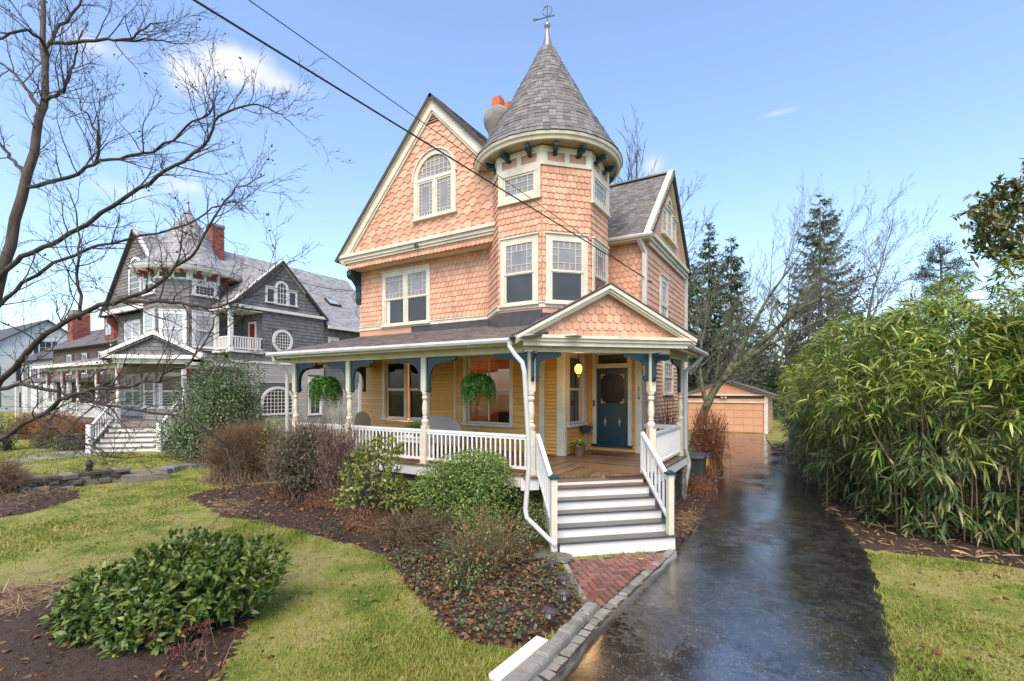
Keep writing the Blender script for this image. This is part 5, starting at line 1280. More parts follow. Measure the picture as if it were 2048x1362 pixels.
eg = N_.part('entry_gable', MB().poly(Fz2, [(1.9, 4.14), (5.4, 4.14), (3.66, 5.02)], -.1, 0), NGREYW, nporch); courses(st_, Fz2, 0, 0, 4.16, 4.95, .17, (), lambda v: 1.95 + (v - 4.14) * 1.95, lambda v: 5.36 - (v - 4.14) * 1.95, w=.2)
mb = MB()
for s in (-1, 1):
    p = [(3.66 + s * 1.9, 4.06), (3.66 + s * 1.9, 4.2), (3.66, 5.16), (3.66, 5.0)]; mb.poly(Fz2, p if s > 0 else p[::-1], -.02, .16 + (.002 if s > 0 else 0))
    e0 = Q(3.66 + s * 1.95, 8.55, 4.2 - .26); a0 = Q(3.66, 8.55, 5.18 - .26); Fe2 = Fr(tuple(e0 if s > 0 else e0 + inn * 2.6), tuple(inn if s > 0 else -inn), tuple(a0 - e0)); L = np.linalg.norm(a0 - e0); N_.part('entry_roof', MB().rect(Fe2, 0, 2.6, 0, L, -.04, 0), ROOFD, nporch); slope(Fe2, 0, 2.6, L, .2, .16, rf_)
mb.rect(Fz2, 1.8, 5.5, 3.98, 4.14, -.1, .14); N_.part('rake_board', mb, NWHITE, eg)
ns = N_.part('porch_steps', MB().poly(Fr(Q(2.2, 0, 0), NE, (0, 0, 1)), [(7.1, .1), (8.6, .1), (8.6, .8)], 0, 2.3), NGREYW)
for i in range(6):
    zt = pf2 - i * .18; n0 = 8.66 - i * .27; k0 = GB - GZ - .1
    if i: N_.part('tread', MB().bar(Q(2.15, n0 + .13, zt - .02 - k0), Q(4.55, n0 + .13, zt - .02 - k0), .31, .04), M('grey_brown_tread', (.16, .12, .09), .5), ns)
    N_.part('riser', MB().bar(Q(2.15, n0 + .02, zt - .04 - .07 - k0), Q(4.55, n0 + .02, zt - .04 - .07 - k0), .03, .14 + (.06 if i == 5 else 0)), NWHITE, ns)
for s_ in (2.15, 4.55):
    k0 = GB - GZ - .1; mb = MB(); a = Q(s_, 7.2, .48 + .95 - k0); b = Q(s_, 8.6, pf2 + .85 - k0); mb.bar(a, b, .08, .06); mb.bar(Q(s_, 7.2, .48 + .3 - k0), Q(s_, 8.6, pf2 + .12 - k0), .06, .06)
    r = N_.part('stair_railing', mb, NWHITE, nporch); N_.part('newel_post', MB().bar(Q(s_, 7.2, .3 - k0), Q(s_, 7.2, 1.6 - k0), .16, .16, tuple(DE)), NWHITE, r)
    for i in range(9):
        t = (i + .5) / 9; N_.part('baluster', MB().bar(Q(s_, 7.2 + 1.4 * t, .78 - k0 + t * (pf2 + .12 - .78)), Q(s_, 7.2 + 1.4 * t, 1.4 - k0 + t * (pf2 + .82 - 1.4)), .04, .04, tuple(DE)), NWHITE, r)
r = N_.part('porch_railing', MB().box(-33.3, -24.8, 8.57, 8.63, 2.25, 2.31).box(-33.3, -24.8, 8.57, 8.63, 1.68, 1.73), NWHITE, nporch)
bl = MB().box(-.025, .025, -.025, .025, 1.73, 2.25).mesh('baluster', NWHITE)
for i in range(60): N_.inst('baluster', bl, Matrix.Translation((-33.2 + i * .14, 8.6, 0)), r)
N_.part('porch_lattice', MB().box(-33.5, -24.6, 8.52, 8.56, .4, 1.4), LATT, nporch)
for k, ms in ((0, 1), (1, 1)): dh_window(N_, noct(k), .1, NSD - .1, 2.1, 3.7, 1, up=None, pane_lo=GLASS, mat=NWHITE)
dh_window(N_, NW, 1.0, 3.0, 2.1, 3.75, 2, up=None, pane_lo=GLASS, mat=NWHITE)
dN = N_.part('front_door', MB().rect(NW, 4.4, 5.35, pf2, 3.65, 0, .05), M('orange_door', [(.36, .10, .03), (.42, .13, .04)], .4)); N_.part('door_glass', MB().rect(NW, 4.6, 5.15, 2.5, 3.45, .05, .06), GLASS, dN)
N_.part('wall_shingles', st_, NGREY, kind='stuff'); N_.part('clapboards', sd_, NSID, kind='stuff'); N_.part('roof_shingles', rf_, NROOF, kind='stuff')

# ---------------------------------------------------------------- far houses
def simple_house(name, label, x0, x1, y0, y1, z0, ze, zr, wallm, roofm, axis, wins, trim, course=.14, extra=None):
    T = Thing(name, ((x0 + x1) / 2, (y0 + y1) / 2, z0), label, 'house')
    wl_ = T.part('wall', MB().box(x0, x1, y0, y1, z0 - .3, ze), wallm)
    fr_ = {'f': Fr((x0, y0, 0), (1, 0, 0)), 'r': Fr((x1, y0, 0), (0, 1, 0))}
    c = MB(); courses(c, fr_['f'], 0, x1 - x0, z0, ze, course); courses(c, fr_['r'], 0, y1 - y0, z0, ze, course)
    o = .45; rm = MB(); r = MB()
    if axis == 'x':
        ym = (y0 + y1) / 2; Fa = Fr((x0 - o, y0 - o, ze - .1), (1, 0, 0), (0, ym - y0 + o, zr - ze + .1)); L = math.hypot(ym - y0 + o, zr - ze + .1); W_ = x1 - x0 + 2 * o
        Fb = Fr((x1 + o, y1 + o, ze - .1), (-1, 0, 0), (0, -(ym - y0 + o), zr - ze + .1)); g = Fr((x1, ym, 0), (0, 1, 0)); hw = (y1 - y0) / 2
        gl = MB().poly(Fr((x0 - .0, ym, 0), (0, 1, 0)), [(-hw, ze), (hw, ze), (0, zr - .12)], 0, x1 - x0)
    else:
        xm = (x0 + x1) / 2; Fa = Fr((x1 + o, y0 - o, ze - .1), (0, 1, 0), (-(xm - x0 + o), 0, zr - ze + .1)); L = math.hypot(xm - x0 + o, zr - ze + .1); W_ = y1 - y0 + 2 * o
        Fb = Fr((x0 - o, y1 + o, ze - .1), (0, -1, 0), (xm - x0 + o, 0, zr - ze + .1)); g = Fr((xm, y0, 0), (1, 0, 0)); hw = (x1 - x0) / 2
        gl = MB().poly(Fr((xm, y0, 0), (1, 0, 0)), [(-hw, ze), (hw, ze), (0, zr - .12)], -(y1 - y0), 0)
    T.part('gable', gl, wallm); courses(c, g, 0, 0, ze, zr - .2, course, (), lambda v: -hw + (v - ze) * hw / (zr - ze), lambda v: hw - (v - ze) * hw / (zr - ze))
    T.part('clapboards', c, wallm, kind='stuff')
    rr_ = T.part('roof', MB().rect(Fa, 0, W_, 0, L, -.12, 0).rect(Fb, 0, W_, 0, L - .02, -.12, 0), ROOFD)
    for F in (Fa, Fb): slope(F, 0, W_, L, .35, .25, r)
    T.part('roof_shingles', r, roofm, rr_, kind='stuff')
    rake(T, None, Fr(g.at(0, 0, .0), g.U), hw + .4, ze - .32, zr - .26, trim, .2, .15)
    for f, u, v, w, h, sh in wins:
        F = fr_[f]; mb = MB(); casing(mb, F, u, u + w, v, v + h, .09, .05); wi = T.part('window', mb, trim); T.part('pane', MB().rect(F, u + .09, u + w - .09, v, v + h - .09, .0, .03), GLASS, wi)
        m_ = MB(); m_.rect(F, u + w / 2 - .015, u + w / 2 + .015, v, v + h - .09, .03, .04); m_.rect(F, u + .09, u + w - .09, v + h * .48, v + h * .48 + .04, .0302, .0402); T.part('muntin', m_, trim, wi)
        if sh:
            for a in (u - .42, u + w + .05): T.part('shutter', MB().rect(F, a, a + .37, v, v + h, .0, .06), sh)
    return T


BRN = M('brown_clapboard', [(.13, .095, .078), (.18, .135, .11)], .8, drive='island'); BRNR = M('brown_roof', [(.10, .09, .088), (.16, .145, .14)], .8, drive='island')
WHS = M('white_clapboard', [(.55, .57, .58), (.64, .66, .67)], .6, drive='island'); DSH = M('dark_shutter', (.03, .035, .04), .5); DRF = M('charcoal_roof', [(.07, .075, .095), (.10, .105, .13)], .85, drive='island')
bh = simple_house('brown_house', 'brown clapboard house with dark shutters partly hidden behind the grey house', -53, -40.5, 14.0, 22, .3, 6.3, 8.6, BRN, BRNR, 'x', [('f', 3.2 + 3.1 * i, 4.2, .95, 1.5, DSH) for i in range(3)] + [('f', 2.0, 1.2, 1.2, 1.8, DSH), ('f', 6.0, 1.2, 1.2, 1.8, DSH), ('f', 9.5, 1.2, 1.2, 1.8, DSH), ('r', 2.5, 4.2, .9, 1.5, None)], NWHITE)
bh.part('dormer', MB().box(-43.3, -41.6, 14.2, 17, 6.6, 8.3), RED); bh.part('dormer_roof', MB().poly(Fr((-42.45, 13.9, 0), (1, 0, 0)), [(-1.1, 8.2), (1.1, 8.2), (0, 9.3)], -3.5, 0), ROOFD)
bh.part('dormer_window', MB().box(-42.9, -42.0, 14.14, 14.2, 6.9, 8.0), NPANE)
bh.part('porch_roof', MB().hexa([(-53, 11.6, 3.5), (-41.5, 11.6, 3.5), (-41.5, 14, 3.5), (-53, 14, 3.5), (-53, 11.6, 3.6), (-41.5, 11.6, 3.6), (-41.5, 14, 4.1), (-53, 14, 4.1)]), BRNR)
for i in range(5): bh.part('porch_post', MB().box(-52.8 + i * 2.75, -52.6 + i * 2.75, 11.7, 11.9, .3, 3.5), NWHITE)
mb = MB(); cx, cy = -54.2, 16
for i in range(90):
    z = 1 + i * .095
    for s in (0, 3):
        for j in range(4): a = -.6 + j * .3 + (.08 if i % 2 else 0); mb.rect(Fr((cx, cy, 0), ((0, 1, 0), None, None, (1, 0, 0))[s]), a, a + .28, z, z + .085, .58, .62)
cb = bh.part('chimney', MB().box(cx - .59, cx + .59, cy - .59, cy + .59, .3, 9.9), _mats['mortar']); bh.part('chimney_bricks', mb, BRICK, cb, kind='stuff')
simple_house('white_house', 'white clapboard house with dark windows and lunette gable beyond the brick chimney', -74, -58, 17, 29, .3, 6.2, 10.2, WHS, DRF, 'x', [('f', 1.0 + i * 2.6, 4.0, 1.0, 1.6, DSH) for i in range(6)] + [('f', 1.2 + i * 3.6, 1.0, 1.3, 2.2, None) for i in range(4)] + [('r', 2.0 + i * 3, 4.0, 1.0, 1.6, None) for i in range(3)], WHS)
simple_house('slate_house', 'pale house under a broad charcoal roof at the far left', -100, -78, 13, 27, .3, 6.3, 11.5, WHS, DRF, 'x', [('f', 2 + i * 3.2, 3.9, 1.1, 1.6, DSH) for i in range(6)] + [('f', 2 + i * 3.2, .9, 1.1, 1.8, DSH) for i in range(6)] + [('r', 1.6 + i * 3.2, v_, 1.1, 1.7, DSH) for i in range(4) for v_ in (1.0, 4.0)] + [('r', 6.3, 7.3, 1.2, 1.6, DSH)], WHS)

# ---------------------------------------------------------------- garage at the end of the drive
GA = Thing('garage', (-4.3, 37, GZ), 'peach two car garage with a panelled door at the end of the driveway', 'garage')
gf = Fr((-6.95, 34.7, 0), (1, 0, 0))
gw = GA.part('wall', MB().box(-6.95, -1.75, 34.82, 41, GZ, 2.6).rect(gf, 0, .28, GZ, 2.6, -.12, 0).rect(gf, 4.95, 5.2, GZ, 2.6, -.12, 0).rect(gf, .28, 4.95, 2.06, 2.6, -.12, 0), PEACH)
GA.part('gable', MB().poly(gf, [(-.1, 2.6), (5.3, 2.6), (2.6, 3.56)], -6.3, -.01), PEACH); c = MB(); courses(c, gf, 0, 0, 2.62, 3.5, .12, (), lambda v: .0 + (v - 2.6) * 2.7, lambda v: 5.2 - (v - 2.6) * 2.7); GA.part('clapboards', c, M('garage_clapboard', [(.58, .28, .16), (.64, .32, .19)], .6, drive='island'), kind='stuff')
gd = GA.part('garage_door', MB().rect(gf, .28, 4.95, GZ + .01, 2.06, -.09, -.06), PEACH)
for i in range(8):
    for j in range(4): GA.part('panel', MB().rect(gf, .32 + i * .577, .86 + i * .577, GZ + .05 + j * .48, GZ + .49 + j * .48, -.06, -.035), PEACHC if False else M('garage_panel', [(.60, .32, .19), (.65, .355, .22)], .5, drive='object'), gd)
mb = MB(); mb.rect(gf, 0, .24, GZ, 2.5, 0, .04); mb.rect(gf, 4.99, 5.2, GZ, 2.5, 0, .04); mb.rect(gf, .24, 4.99, 2.08, 2.18, 0, .042); mb.rect(gf, -.1, 5.3, 2.56, 2.66, 0, .08); GA.part('trim', mb, CREAM)
GA.part('valance', MB().rect(gf, .2, 5.0, 2.40, 2.54, 0, .05), DARKM); rake(GA, None, Fr((-4.35, 34.7, 0), (1, 0, 0)), 3.0, 2.42, 3.52, CREAM, .14, .2)
mb = MB(); grs = MB()
for s in (-1, 1):
    e0 = A((-4.35 + s * 3.05, 34.4 if s > 0 else 41.2, 2.56)); Fg = Fr(tuple(e0), (0, 1 * s, 0), (-s * 3.05, 0, 1.1)); mb.rect(Fg, 0, 6.8, 0, 3.24, -.06, .0); slope(Fg, 0, 6.8, 3.24, .3, .18, grs)
gr_ = GA.part('roof', mb, ROOFD); GA.part('roof_shingles', grs, BRNR, gr_, kind='stuff')
for du in (-.12, .1): GA.part('floodlight', MB().lathe([(.03, 0), (.07, .05), (.08, .12)], (*gf.at(2.6 + du, 0, .12)[:2], 2.36), 10), WHITE)
# ---------------------------------------------------------------- trees
BARK = M('dark_bark', [(.022, .016, .014), (.05, .038, .032), (.085, .066, .055)], .85, scale=9, bump=.8, bscale=30, stretch=(1, 1, .35))
GBARK = M('grey_bark', [(.055, .047, .042), (.10, .088, .08), (.15, .135, .12)], .9, scale=6, bump=.5, bscale=25)
LICH = M('lichen_bark', [(0.019, 0.016, 0.014), (0.043, 0.038, 0.031), (0.105, 0.124, 0.068), (0.155, 0.180, 0.099), (0.037, 0.034, 0.026)], .9, scale=4.5, bump=.7, bscale=25, detail=8)


def catmull(pts, n):
    p = np.array(pts, float); p = np.vstack([2 * p[0] - p[1], p, 2 * p[-1] - p[-2]]); out = []
    seg = len(p) - 3
    for t in np.linspace(0, seg - 1e-6, n):
        i = int(t); f = t - i; a, b, c, d = p[i:i + 4]
        out.append(.5 * (2 * b + (c - a) * f + (2 * a - 5 * b + 4 * c - d) * f * f + (3 * b - 3 * c + d - a) * f ** 3))
    return np.array(out)


class Grow:
    """collects tapering branches; same number of points each so they can be tubed at once"""
    def __init__(s, seed): s.q = np.random.RandomState(seed); s.B = {}; s.tips = []
    def put(s, path, rad, lev):
        s.B.setdefault((lev, len(path)), []).append((path, rad))
    def branch(s, p, d, L, r, lev, par, K=6):
        q = s.q; d = np.array(d, float); d /= np.linalg.norm(d); pts = [np.array(p, float)]; st = L / (K - 1)
        for i in range(K - 1):
            d = d + q.normal(0, par['wob'], 3) + np.array([0, 0, par['up'][min(lev, len(par['up']) - 1)]]) * (1. / K)
            d /= np.linalg.norm(d); pts.append(pts[-1] + d * st)
        pts = np.array(pts); rad = r * np.linspace(1, par.get('tip', .35), K); s.put(pts, rad, lev)
        if lev >= par['levels']:
            s.tips.append((pts[-1], d)); return
        n = par['n'][lev]
        for j in range(n):
            t = par.get('t0', .25) + (1 - par.get('t0', .25)) * (j + q.uniform(.1, .9)) / n
            i = min(int(t * (K - 1)), K - 2); f = t * (K - 1) - i; pp = pts[i] * (1 - f) + pts[i + 1] * f; dd = pts[i + 1] - pts[i]; dd /= np.linalg.norm(dd)
            side = np.cross(dd, q.normal(0, 1, 3)); side /= np.linalg.norm(side); a = par['ang'][lev] * q.uniform(.7, 1.25)
            s.branch(pp, dd * math.cos(a) + side * math.sin(a), L * par['len'][lev] * q.uniform(.65, 1.15) * (1.15 - .5 * t), max(np.interp(t, [0, 1], [r, r * par.get('tip', .35)]) * par['rr'], par.get('rmin', .002)), lev + 1, par, K if lev < 1 else 5)
        if par.get('lead', True):
            s.branch(pts[-1], d, L * par['len'][lev] * .9, rad[-1] * .95, lev + 1, par, 5)
    def mesh(s, mb, sides=(8, 6, 4, 3, 3, 3)):
        for (lev, K), L in s.B.items():
            mb.tubes(np.array([l[0] for l in L]), np.array([l[1] for l in L]), sides[min(lev, len(sides) - 1)])
        return mb
    def split(s, T, mat, nm=('trunk', 'limb', 'twigs')):
        groups = {0: MB(), 1: MB()}
        for (lev, K), L in s.B.items():
            groups[0 if lev == 0 else 1].tubes(np.array([l[0] for l in L]), np.array([l[1] for l in L]), (9, 6, 4, 3, 3, 3)[min(lev, 5)])
        a = T.part('trunk', groups[0], mat, smooth=True); b = T.part('crown', groups[1], mat, smooth=True); return a, b


# ---- the crape myrtle at the left edge, close to the camera
CM = Thing('crape_myrtle', tuple(P(-160, 1217, 6.0) * [1, 1, 0] + [0, 0, GZ]), 'bare branching tree with dark seed pods reaching in close at the left', 'tree')
gw_ = Grow(5); q5 = np.random.RandomState(21)
LIMB = [  # picture-plane course of each limb with its depth in metres, radius start and end
    ([(-175, 1240, 6.2), (-110, 980, 6.1), (-55, 790, 6.05), (0, 560, 6.0), (40, 400, 6.0), (75, 262, 6.05), (90, 180, 6.1), (86, 80, 6.2), (92, -60, 6.3), (110, -260, 6.5)], .082, .016),
    ([(58, 374, 6.0), (110, 362, 5.8), (158, 345, 5.7), (195, 327, 5.6), (257, 312, 5.5), (330, 290, 5.4), (378, 253, 5.35), (426, 217, 5.3), (415, 184, 5.3), (410, 150, 5.3)], .024, .004),
    ([(-20, 575, 6.0), (35, 520, 5.8), (77, 500, 5.7), (128, 474, 5.6), (220, 415, 5.4), (294, 367, 5.3), (349, 330, 5.2), (407, 290, 5.2), (433, 238, 5.15), (474, 217, 5.1), (514, 209, 5.1), (560, 225, 5.1), (585, 250, 5.1)], .030, .004),
    ([(-40, 650, 6.0), (0, 606, 6.2), (59, 558, 6.3), (170, 499, 6.3), (246, 481, 6.3), (357, 455, 6.2), (420, 420, 6.2), (470, 400, 6.2), (515, 440, 6.2)], .027, .004),
    ([(-60, 830, 5.8), (12, 757, 5.5), (79, 681, 5.3), (135, 642, 5.2), (198, 610, 5.1), (238, 604, 5.0), (317, 566, 4.9), (357, 530, 4.9), (395, 490, 4.85), (436, 420, 4.8), (470, 380, 4.8), (530, 350, 4.8)], .034, .004),
    ([(-70, 800, 5.9), (0, 776, 5.8), (51, 770, 5.7), (131, 785, 5.6), (190, 805, 5.5), (258, 820, 5.4), (337, 830, 5.3), (396, 850, 5.2), (440, 885, 5.2), (470, 930, 5.15), (480, 990, 5.1)], .026, .004),
    ([(-90, 930, 5.0), (0, 879, 4.8), (79, 832, 4.7), (131, 796, 4.65), (166, 784, 4.6), (222, 776, 4.55), (297, 765, 4.5), (357, 737, 4.45), (400, 700, 4.4), (430, 640, 4.4), (440, 600, 4.4)], .024, .004),
    ([(95, 110, 6.1), (60, 62, 5.8), (0, 78, 5.6), (-60, 90, 5.5)], .022, .008), ([(88, 200, 6.05), (99, 90, 6.2), (130, 40, 6.3), (160, 0, 6.3), (175, -70, 6.4)], .026, .008),
    ([(100, 86, 6.1), (165, 86, 5.9), (225, 80, 5.8), (272, 73, 5.7), (295, 52, 5.7), (330, 45, 5.6)], .022, .005), ([(230, 80, 5.8), (300, 80, 5.7), (345, 85, 5.7), (378, 90, 5.6)], .012, .004),
    ([(88, 204, 6.1), (110, 192, 6.0), (128, 180, 5.95), (140, 147, 5.95), (152, 106, 6.0), (165, 60, 6.0)], .025, .006),
    ([(77, 220, 6.05), (58, 188, 6.2), (37, 158, 6.3), (0, 125, 6.5), (-60, 80, 6.7)], .025, .01), ([(48, 345, 6), (25, 320, 6.2), (0, 286, 6.3), (-50, 240, 6.4)], .025, .01),
    ([(190, 327, 5.6), (200, 285, 5.5), (182, 240, 5.5), (165, 215, 5.5), (150, 175, 5.5)], .016, .004), ([(160, 640, 5.2), (155, 560, 5.3), (158, 500, 5.3), (150, 420, 5.4), (130, 370, 5.4)], .018, .004),
    ([(80, 905, 4.7), (150, 930, 4.6), (210, 960, 4.6), (300, 1000, 4.6)][:0] or [(75, 838, 4.7), (110, 856, 4.6), (170, 885, 4.55), (230, 915, 4.5), (290, 910, 4.5)], .016, .004),
    ([(248, 604, 5.0), (330, 605, 4.9), (400, 612, 4.85), (460, 607, 4.8), (540, 560, 4.8), (590, 520, 4.8)], .02, .004)]
par = dict(levels=2, n=[4, 3, 0], ang=[.75, .6, .5], len=[.55, .55, .5], rr=.6, wob=.14, up=[.25, .35, .2], rmin=.0026, t0=.2)
main = []
for i, (pts, r0, r1) in enumerate(LIMB):
    w = catmull([P(*p) for p in pts], len(pts) * 3); rad = np.linspace(r0, r1, len(w)) ** 1.0
    w[1:-1] += q5.normal(0, .012, (len(w) - 2, 3)); main.append((w, rad))
    ns = int((len(pts) - 1) * (3.4 if i else 3))
    for j in range(ns):
        t = (j + q5.rand()) / ns
        if i == 0 and t < .35: continue
        if i == 0 and t < .55 and q5.rand() < .6: continue
        if i > 0 and t < .12: continue
        k = min(int(t * (len(w) - 1)), len(w) - 2); d = w[k + 1] - w[k]; d /= np.linalg.norm(d)
        sd_ = np.cross(d, q5.normal(0, 1, 3)); sd_ /= np.linalg.norm(sd_); sd_[2] += .25 * q5.normal(.3, 1); a = q5.uniform(.5, 1.1)
        L = q5.uniform(.28, .80) * (1.1 - .4 * t)
        gw_.branch(w[k], d * math.cos(a) + sd_ * math.sin(a), L, min(rad[k] * .55, .0075), 0, par, 7)
CMtr = CM.part('trunk', MB().tube(main[0][0], main[0][1], 14), M('myrtle_bark', [(.03, .022, .018), (.06, .044, .036), (.10, .076, .062), (.045, .033, .027)], .8, scale=7, bump=1.0, bscale=18, stretch=(1, 1, .3)), smooth=True)
for w, rad in main[1:]: CM.part('limb', MB().tube(w, rad, 8), BARK, CMtr, smooth=True)
CM.part('twigs', gw_.mesh(MB(), (4, 3, 3, 3)), BARK, CMtr, kind='stuff')
pod = MB(); tips = [t for t in gw_.tips]; q5.shuffle(tips)
for i, (p, d) in enumerate(tips[:260]):
    for k in range(q5.randint(1, 4) if i % 3 == 0 else 1): pod.blob(p + q5.normal(0, .022, 3) * (k > 0), q5.uniform(.005, .011), i * 5 + k, 4, .35)
CM.part('seed_pods', pod, M('seed_pod', [(.018, .012, .010), (.04, .024, .018)], .8, drive='island'), CMtr, kind='stuff')
def bareT(name, label, base, Hh, r, seed, mat, par=None, group=None, lean=(0, 0, 1), K=9):
    T = Thing(name, tuple(base), label, 'tree', group); g = Grow(seed)
    p = dict(levels=4, n=[7, 5, 4, 3], ang=[.62, .6, .55, .5], len=[.50, .55, .55, .55], rr=.55, wob=.07, up=[.06, .25, .3, .3, .2], rmin=.008, t0=.3); p.update(par or {})
    g.branch(np.array(base) - [0, 0, .1], lean, Hh * .52, r, 0, p, K); g.split(T, mat); return T


# ---- leaning lichen covered tree by the drive
LT = Thing('leaning_tree', tuple(P(1392, 893, 19.5) * [1, 1, 0] + [0, 0, GZ]), 'lichen covered bare tree leaning right beside the porch downspout', 'tree')
g = Grow(9)
LL = [([(1386, 905, 19.5), (1396, 860, 19.5), (1412, 815, 19.4), (1432, 775, 19.3), (1460, 745, 19.1), (1500, 705, 18.8), (1548, 662, 18.5), (1600, 618, 18.2), (1660, 588, 17.9), (1720, 560, 17.6), (1760, 545, 17.5)], .20, .016),
      ([(1448, 758, 19.2), (1476, 705, 19.5), (1506, 650, 19.8), (1540, 590, 20), (1585, 530, 20.3), (1620, 480, 20.5)], .12, .012),
      ([(1472, 735, 19.0), (1520, 700, 18.6), (1580, 668, 18.2), (1640, 640, 17.8), (1720, 605, 17.3)], .10, .012), ([(1560, 650, 18.5), (1600, 600, 18.6), (1650, 540, 18.8), (1700, 480, 19)], .06, .01), ([(1414, 812, 19.4), (1404, 770, 19.6), (1400, 720, 19.8), (1408, 660, 20), (1425, 590, 20.2)], .10, .012), ([(1420, 800, 19.4), (1435, 740, 19), (1440, 680, 18.8), (1462, 610, 18.6)], .06, .01)]
parL = dict(levels=3, n=[4, 4, 3, 0], ang=[.6, .55, .5, .5], len=[.6, .55, .55, .5], rr=.55, wob=.08, up=[.35, .35, .3, .2], rmin=.006, t0=.2)
for i, (pts, r0, r1) in enumerate(LL):
    w = catmull([P(*p) for p in pts], len(pts) * 3); rad = np.linspace(r0, r1, len(w)); o_ = LT.part('trunk' if i == 0 else 'limb', MB().tube(w, rad, 10), LICH, None if i == 0 else ltr, smooth=True)
    if i == 0: ltr = o_
    for j in range(len(pts) * 3):
        t = (j + g.q.rand()) / (len(pts) * 3)
        if t < .3: continue
        k = min(int(t * (len(w) - 1)), len(w) - 2); d = w[k + 1] - w[k]; d /= np.linalg.norm(d); s_ = np.cross(d, g.q.normal(0, 1, 3)); s_ /= np.linalg.norm(s_); a = g.q.uniform(.4, .9)
        g.branch(w[k], d * math.cos(a) + s_ * math.sin(a), g.q.uniform(1.0, 2.4), min(rad[k] * .4, .03), 0, parL, 6)
LT.part('twigs', g.mesh(MB(), (5, 4, 3, 3)), M('lichen_twig', [(.06, .055, .045), (.12, .12, .09), (.17, .18, .13)], .9, scale=3), ltr, kind='stuff')

# ---- bare trees behind
for px, py, z, hh, r, sd, lab in ((1262, 790, 31, 22.5, .28, 3, 'tall bare tree rising behind the turret and side gable'), (1220, 790, 29, 20, .24, 23, 'thin bare tree showing just right of the turret eave'), (985, 790, 33, 24.0, .24, 29, 'bare tree whose twigs show beside the round chimney'), (1575, 800, 44, 18.5, .3, 4, 'spreading bare grey tree left of the tall dark spruce'), (1745, 800, 40, 20, .28, 6, 'bare tree with upswept branches right of the tall dark spruce'),
                                  (1660, 805, 38, 9.5, .18, 8, 'small reddish bare tree in front of the tall spruce'), (1800, 800, 47, 16, .25, 14, 'thin bare tree above the top of the bamboo'), (1465, 800, 36, 10, .17, 12, 'slender bare tree among the spruces over the garage'),
                                  (112, 775, 88, 19, .5, 15, 'round bare tree behind the white clapboard house'), (40, 775, 98, 19, .4, 16, 'bare tree over the charcoal roof at the far left'), (215, 775, 80, 15, .4, 17, 'bare tree behind the brown house dormer')):
    b = P(px, 782, z); b[2] = float(G(b[0], b[1]))
    bareT('bare_tree', lab, b, hh, r, sd, GBARK if sd != 8 else M('red_bark', [(.10, .06, .05), (.17, .105, .09)], .9), group='bare trees in the background', par=dict(rmin=.014 if z < 60 else .03, n=[9, 7, 5, 4] if z < 60 else [8, 5, 4, 3]))

# ---- spruces
NEED = M('spruce_needles', [(0.035, 0.063, 0.036), (0.063, 0.102, 0.051), (0.102, 0.143, 0.072), (0.143, 0.177, 0.092)], .7, drive='island', spec=.3)
def spruce(label, base, Hh, rad, seed, dens=1.0, droop=.35, gap=0.0):
    T = Thing('spruce_tree', tuple(base), label, 'tree', 'spruces behind the garage'); q = np.random.RandomState(seed); base = np.array(base)
    T.part('trunk', MB().tube([base, base + [0, 0, Hh * .5], base + [0, 0, Hh]], [Hh * .016, Hh * .009, .02], 7), GBARK, smooth=True)
    P0, D0, L0 = [], [], []; bp, br = [], []
    nl = int(Hh * 2.4)
    for i in range(nl):
        t = (i + q.rand() * .5) / nl; z = Hh * (.06 + .94 * t); R = rad * (1 - t) ** .85 * q.uniform(.8, 1.1) + .15
        for k in range(int((7 if t < .9 else 5) * dens)):
            if q.rand() < gap: continue
            a = q.uniform(0, 6.283); RR = R * q.uniform(.65, 1.15); K = 6; s = np.linspace(0, 1, K)
            path = base + np.stack([np.cos(a) * RR * s, np.sin(a) * RR * s, z - RR * droop * np.sin(s * 2.2) * (1 - .2 * t) + RR * .22 * s ** 3 + RR * .35 * t * s], 1)
            bp.append(path); br.append(np.linspace(.035, .008, K))
            n = int(RR * 19) + 4; u = q.uniform(.12, 1, n); idx = np.minimum((u * (K - 1)).astype(int), K - 2); f = u * (K - 1) - idx
            pp = path[idx] * (1 - f)[:, None] + path[idx + 1] * f[:, None]; dd = path[idx + 1] - path[idx]; dd /= np.linalg.norm(dd, axis=1, keepdims=True)
            sd = np.stack([-dd[:, 1], dd[:, 0], dd[:, 2] * 0], 1) * q.choice([-1, 1], n)[:, None]
            P0.append(pp); D0.append(dd * .6 + sd * q.uniform(.3, 1, (n, 1)) + np.array([0, 0, -1.]) * q.uniform(.1, .9, (n, 1))); L0.append(q.uniform(.22, .55, n) * (.5 + .5 * min(1, RR)))
    T.part('branches', MB().tubes(np.array(bp), np.array(br), 3), GBARK, kind='stuff')
    mb = MB(); leaves(mb, np.concatenate(P0), np.concatenate(D0), np.concatenate(L0), np.concatenate(L0) * .24, fold=.1, droop=.2, q=q); T.part('needles', mb, NEED, kind='stuff')
for px, z, top, rad, sd, dn, lab in ((1418, 40, 440, 3.9, 1, 1, 'tall narrow spruce nearest the side gable'), (1462, 43, 468, 4.0, 2, 1, 'second narrow spruce just right of the first'), (1378, 46, 515, 4.2, 3, 1, 'spruce half hidden behind the house corner'), (1640, 47, 384, 7.4, 4, .95, 'tallest dark spruce with upturned branch tips'),
                                     (1520, 55, 640, 4.5, 5, 1.2, 'low dark spruce filling the gap over the garage roof'), (1585, 52, 660, 4.0, 6, 1.1, 'low spruce at the left foot of the tallest spruce')):
    b = P(px, 782, z); b[2] = GZ; spruce(lab, b, CAMZ + (HORZ - top) * z / FOC - GZ, rad, sd, dn)
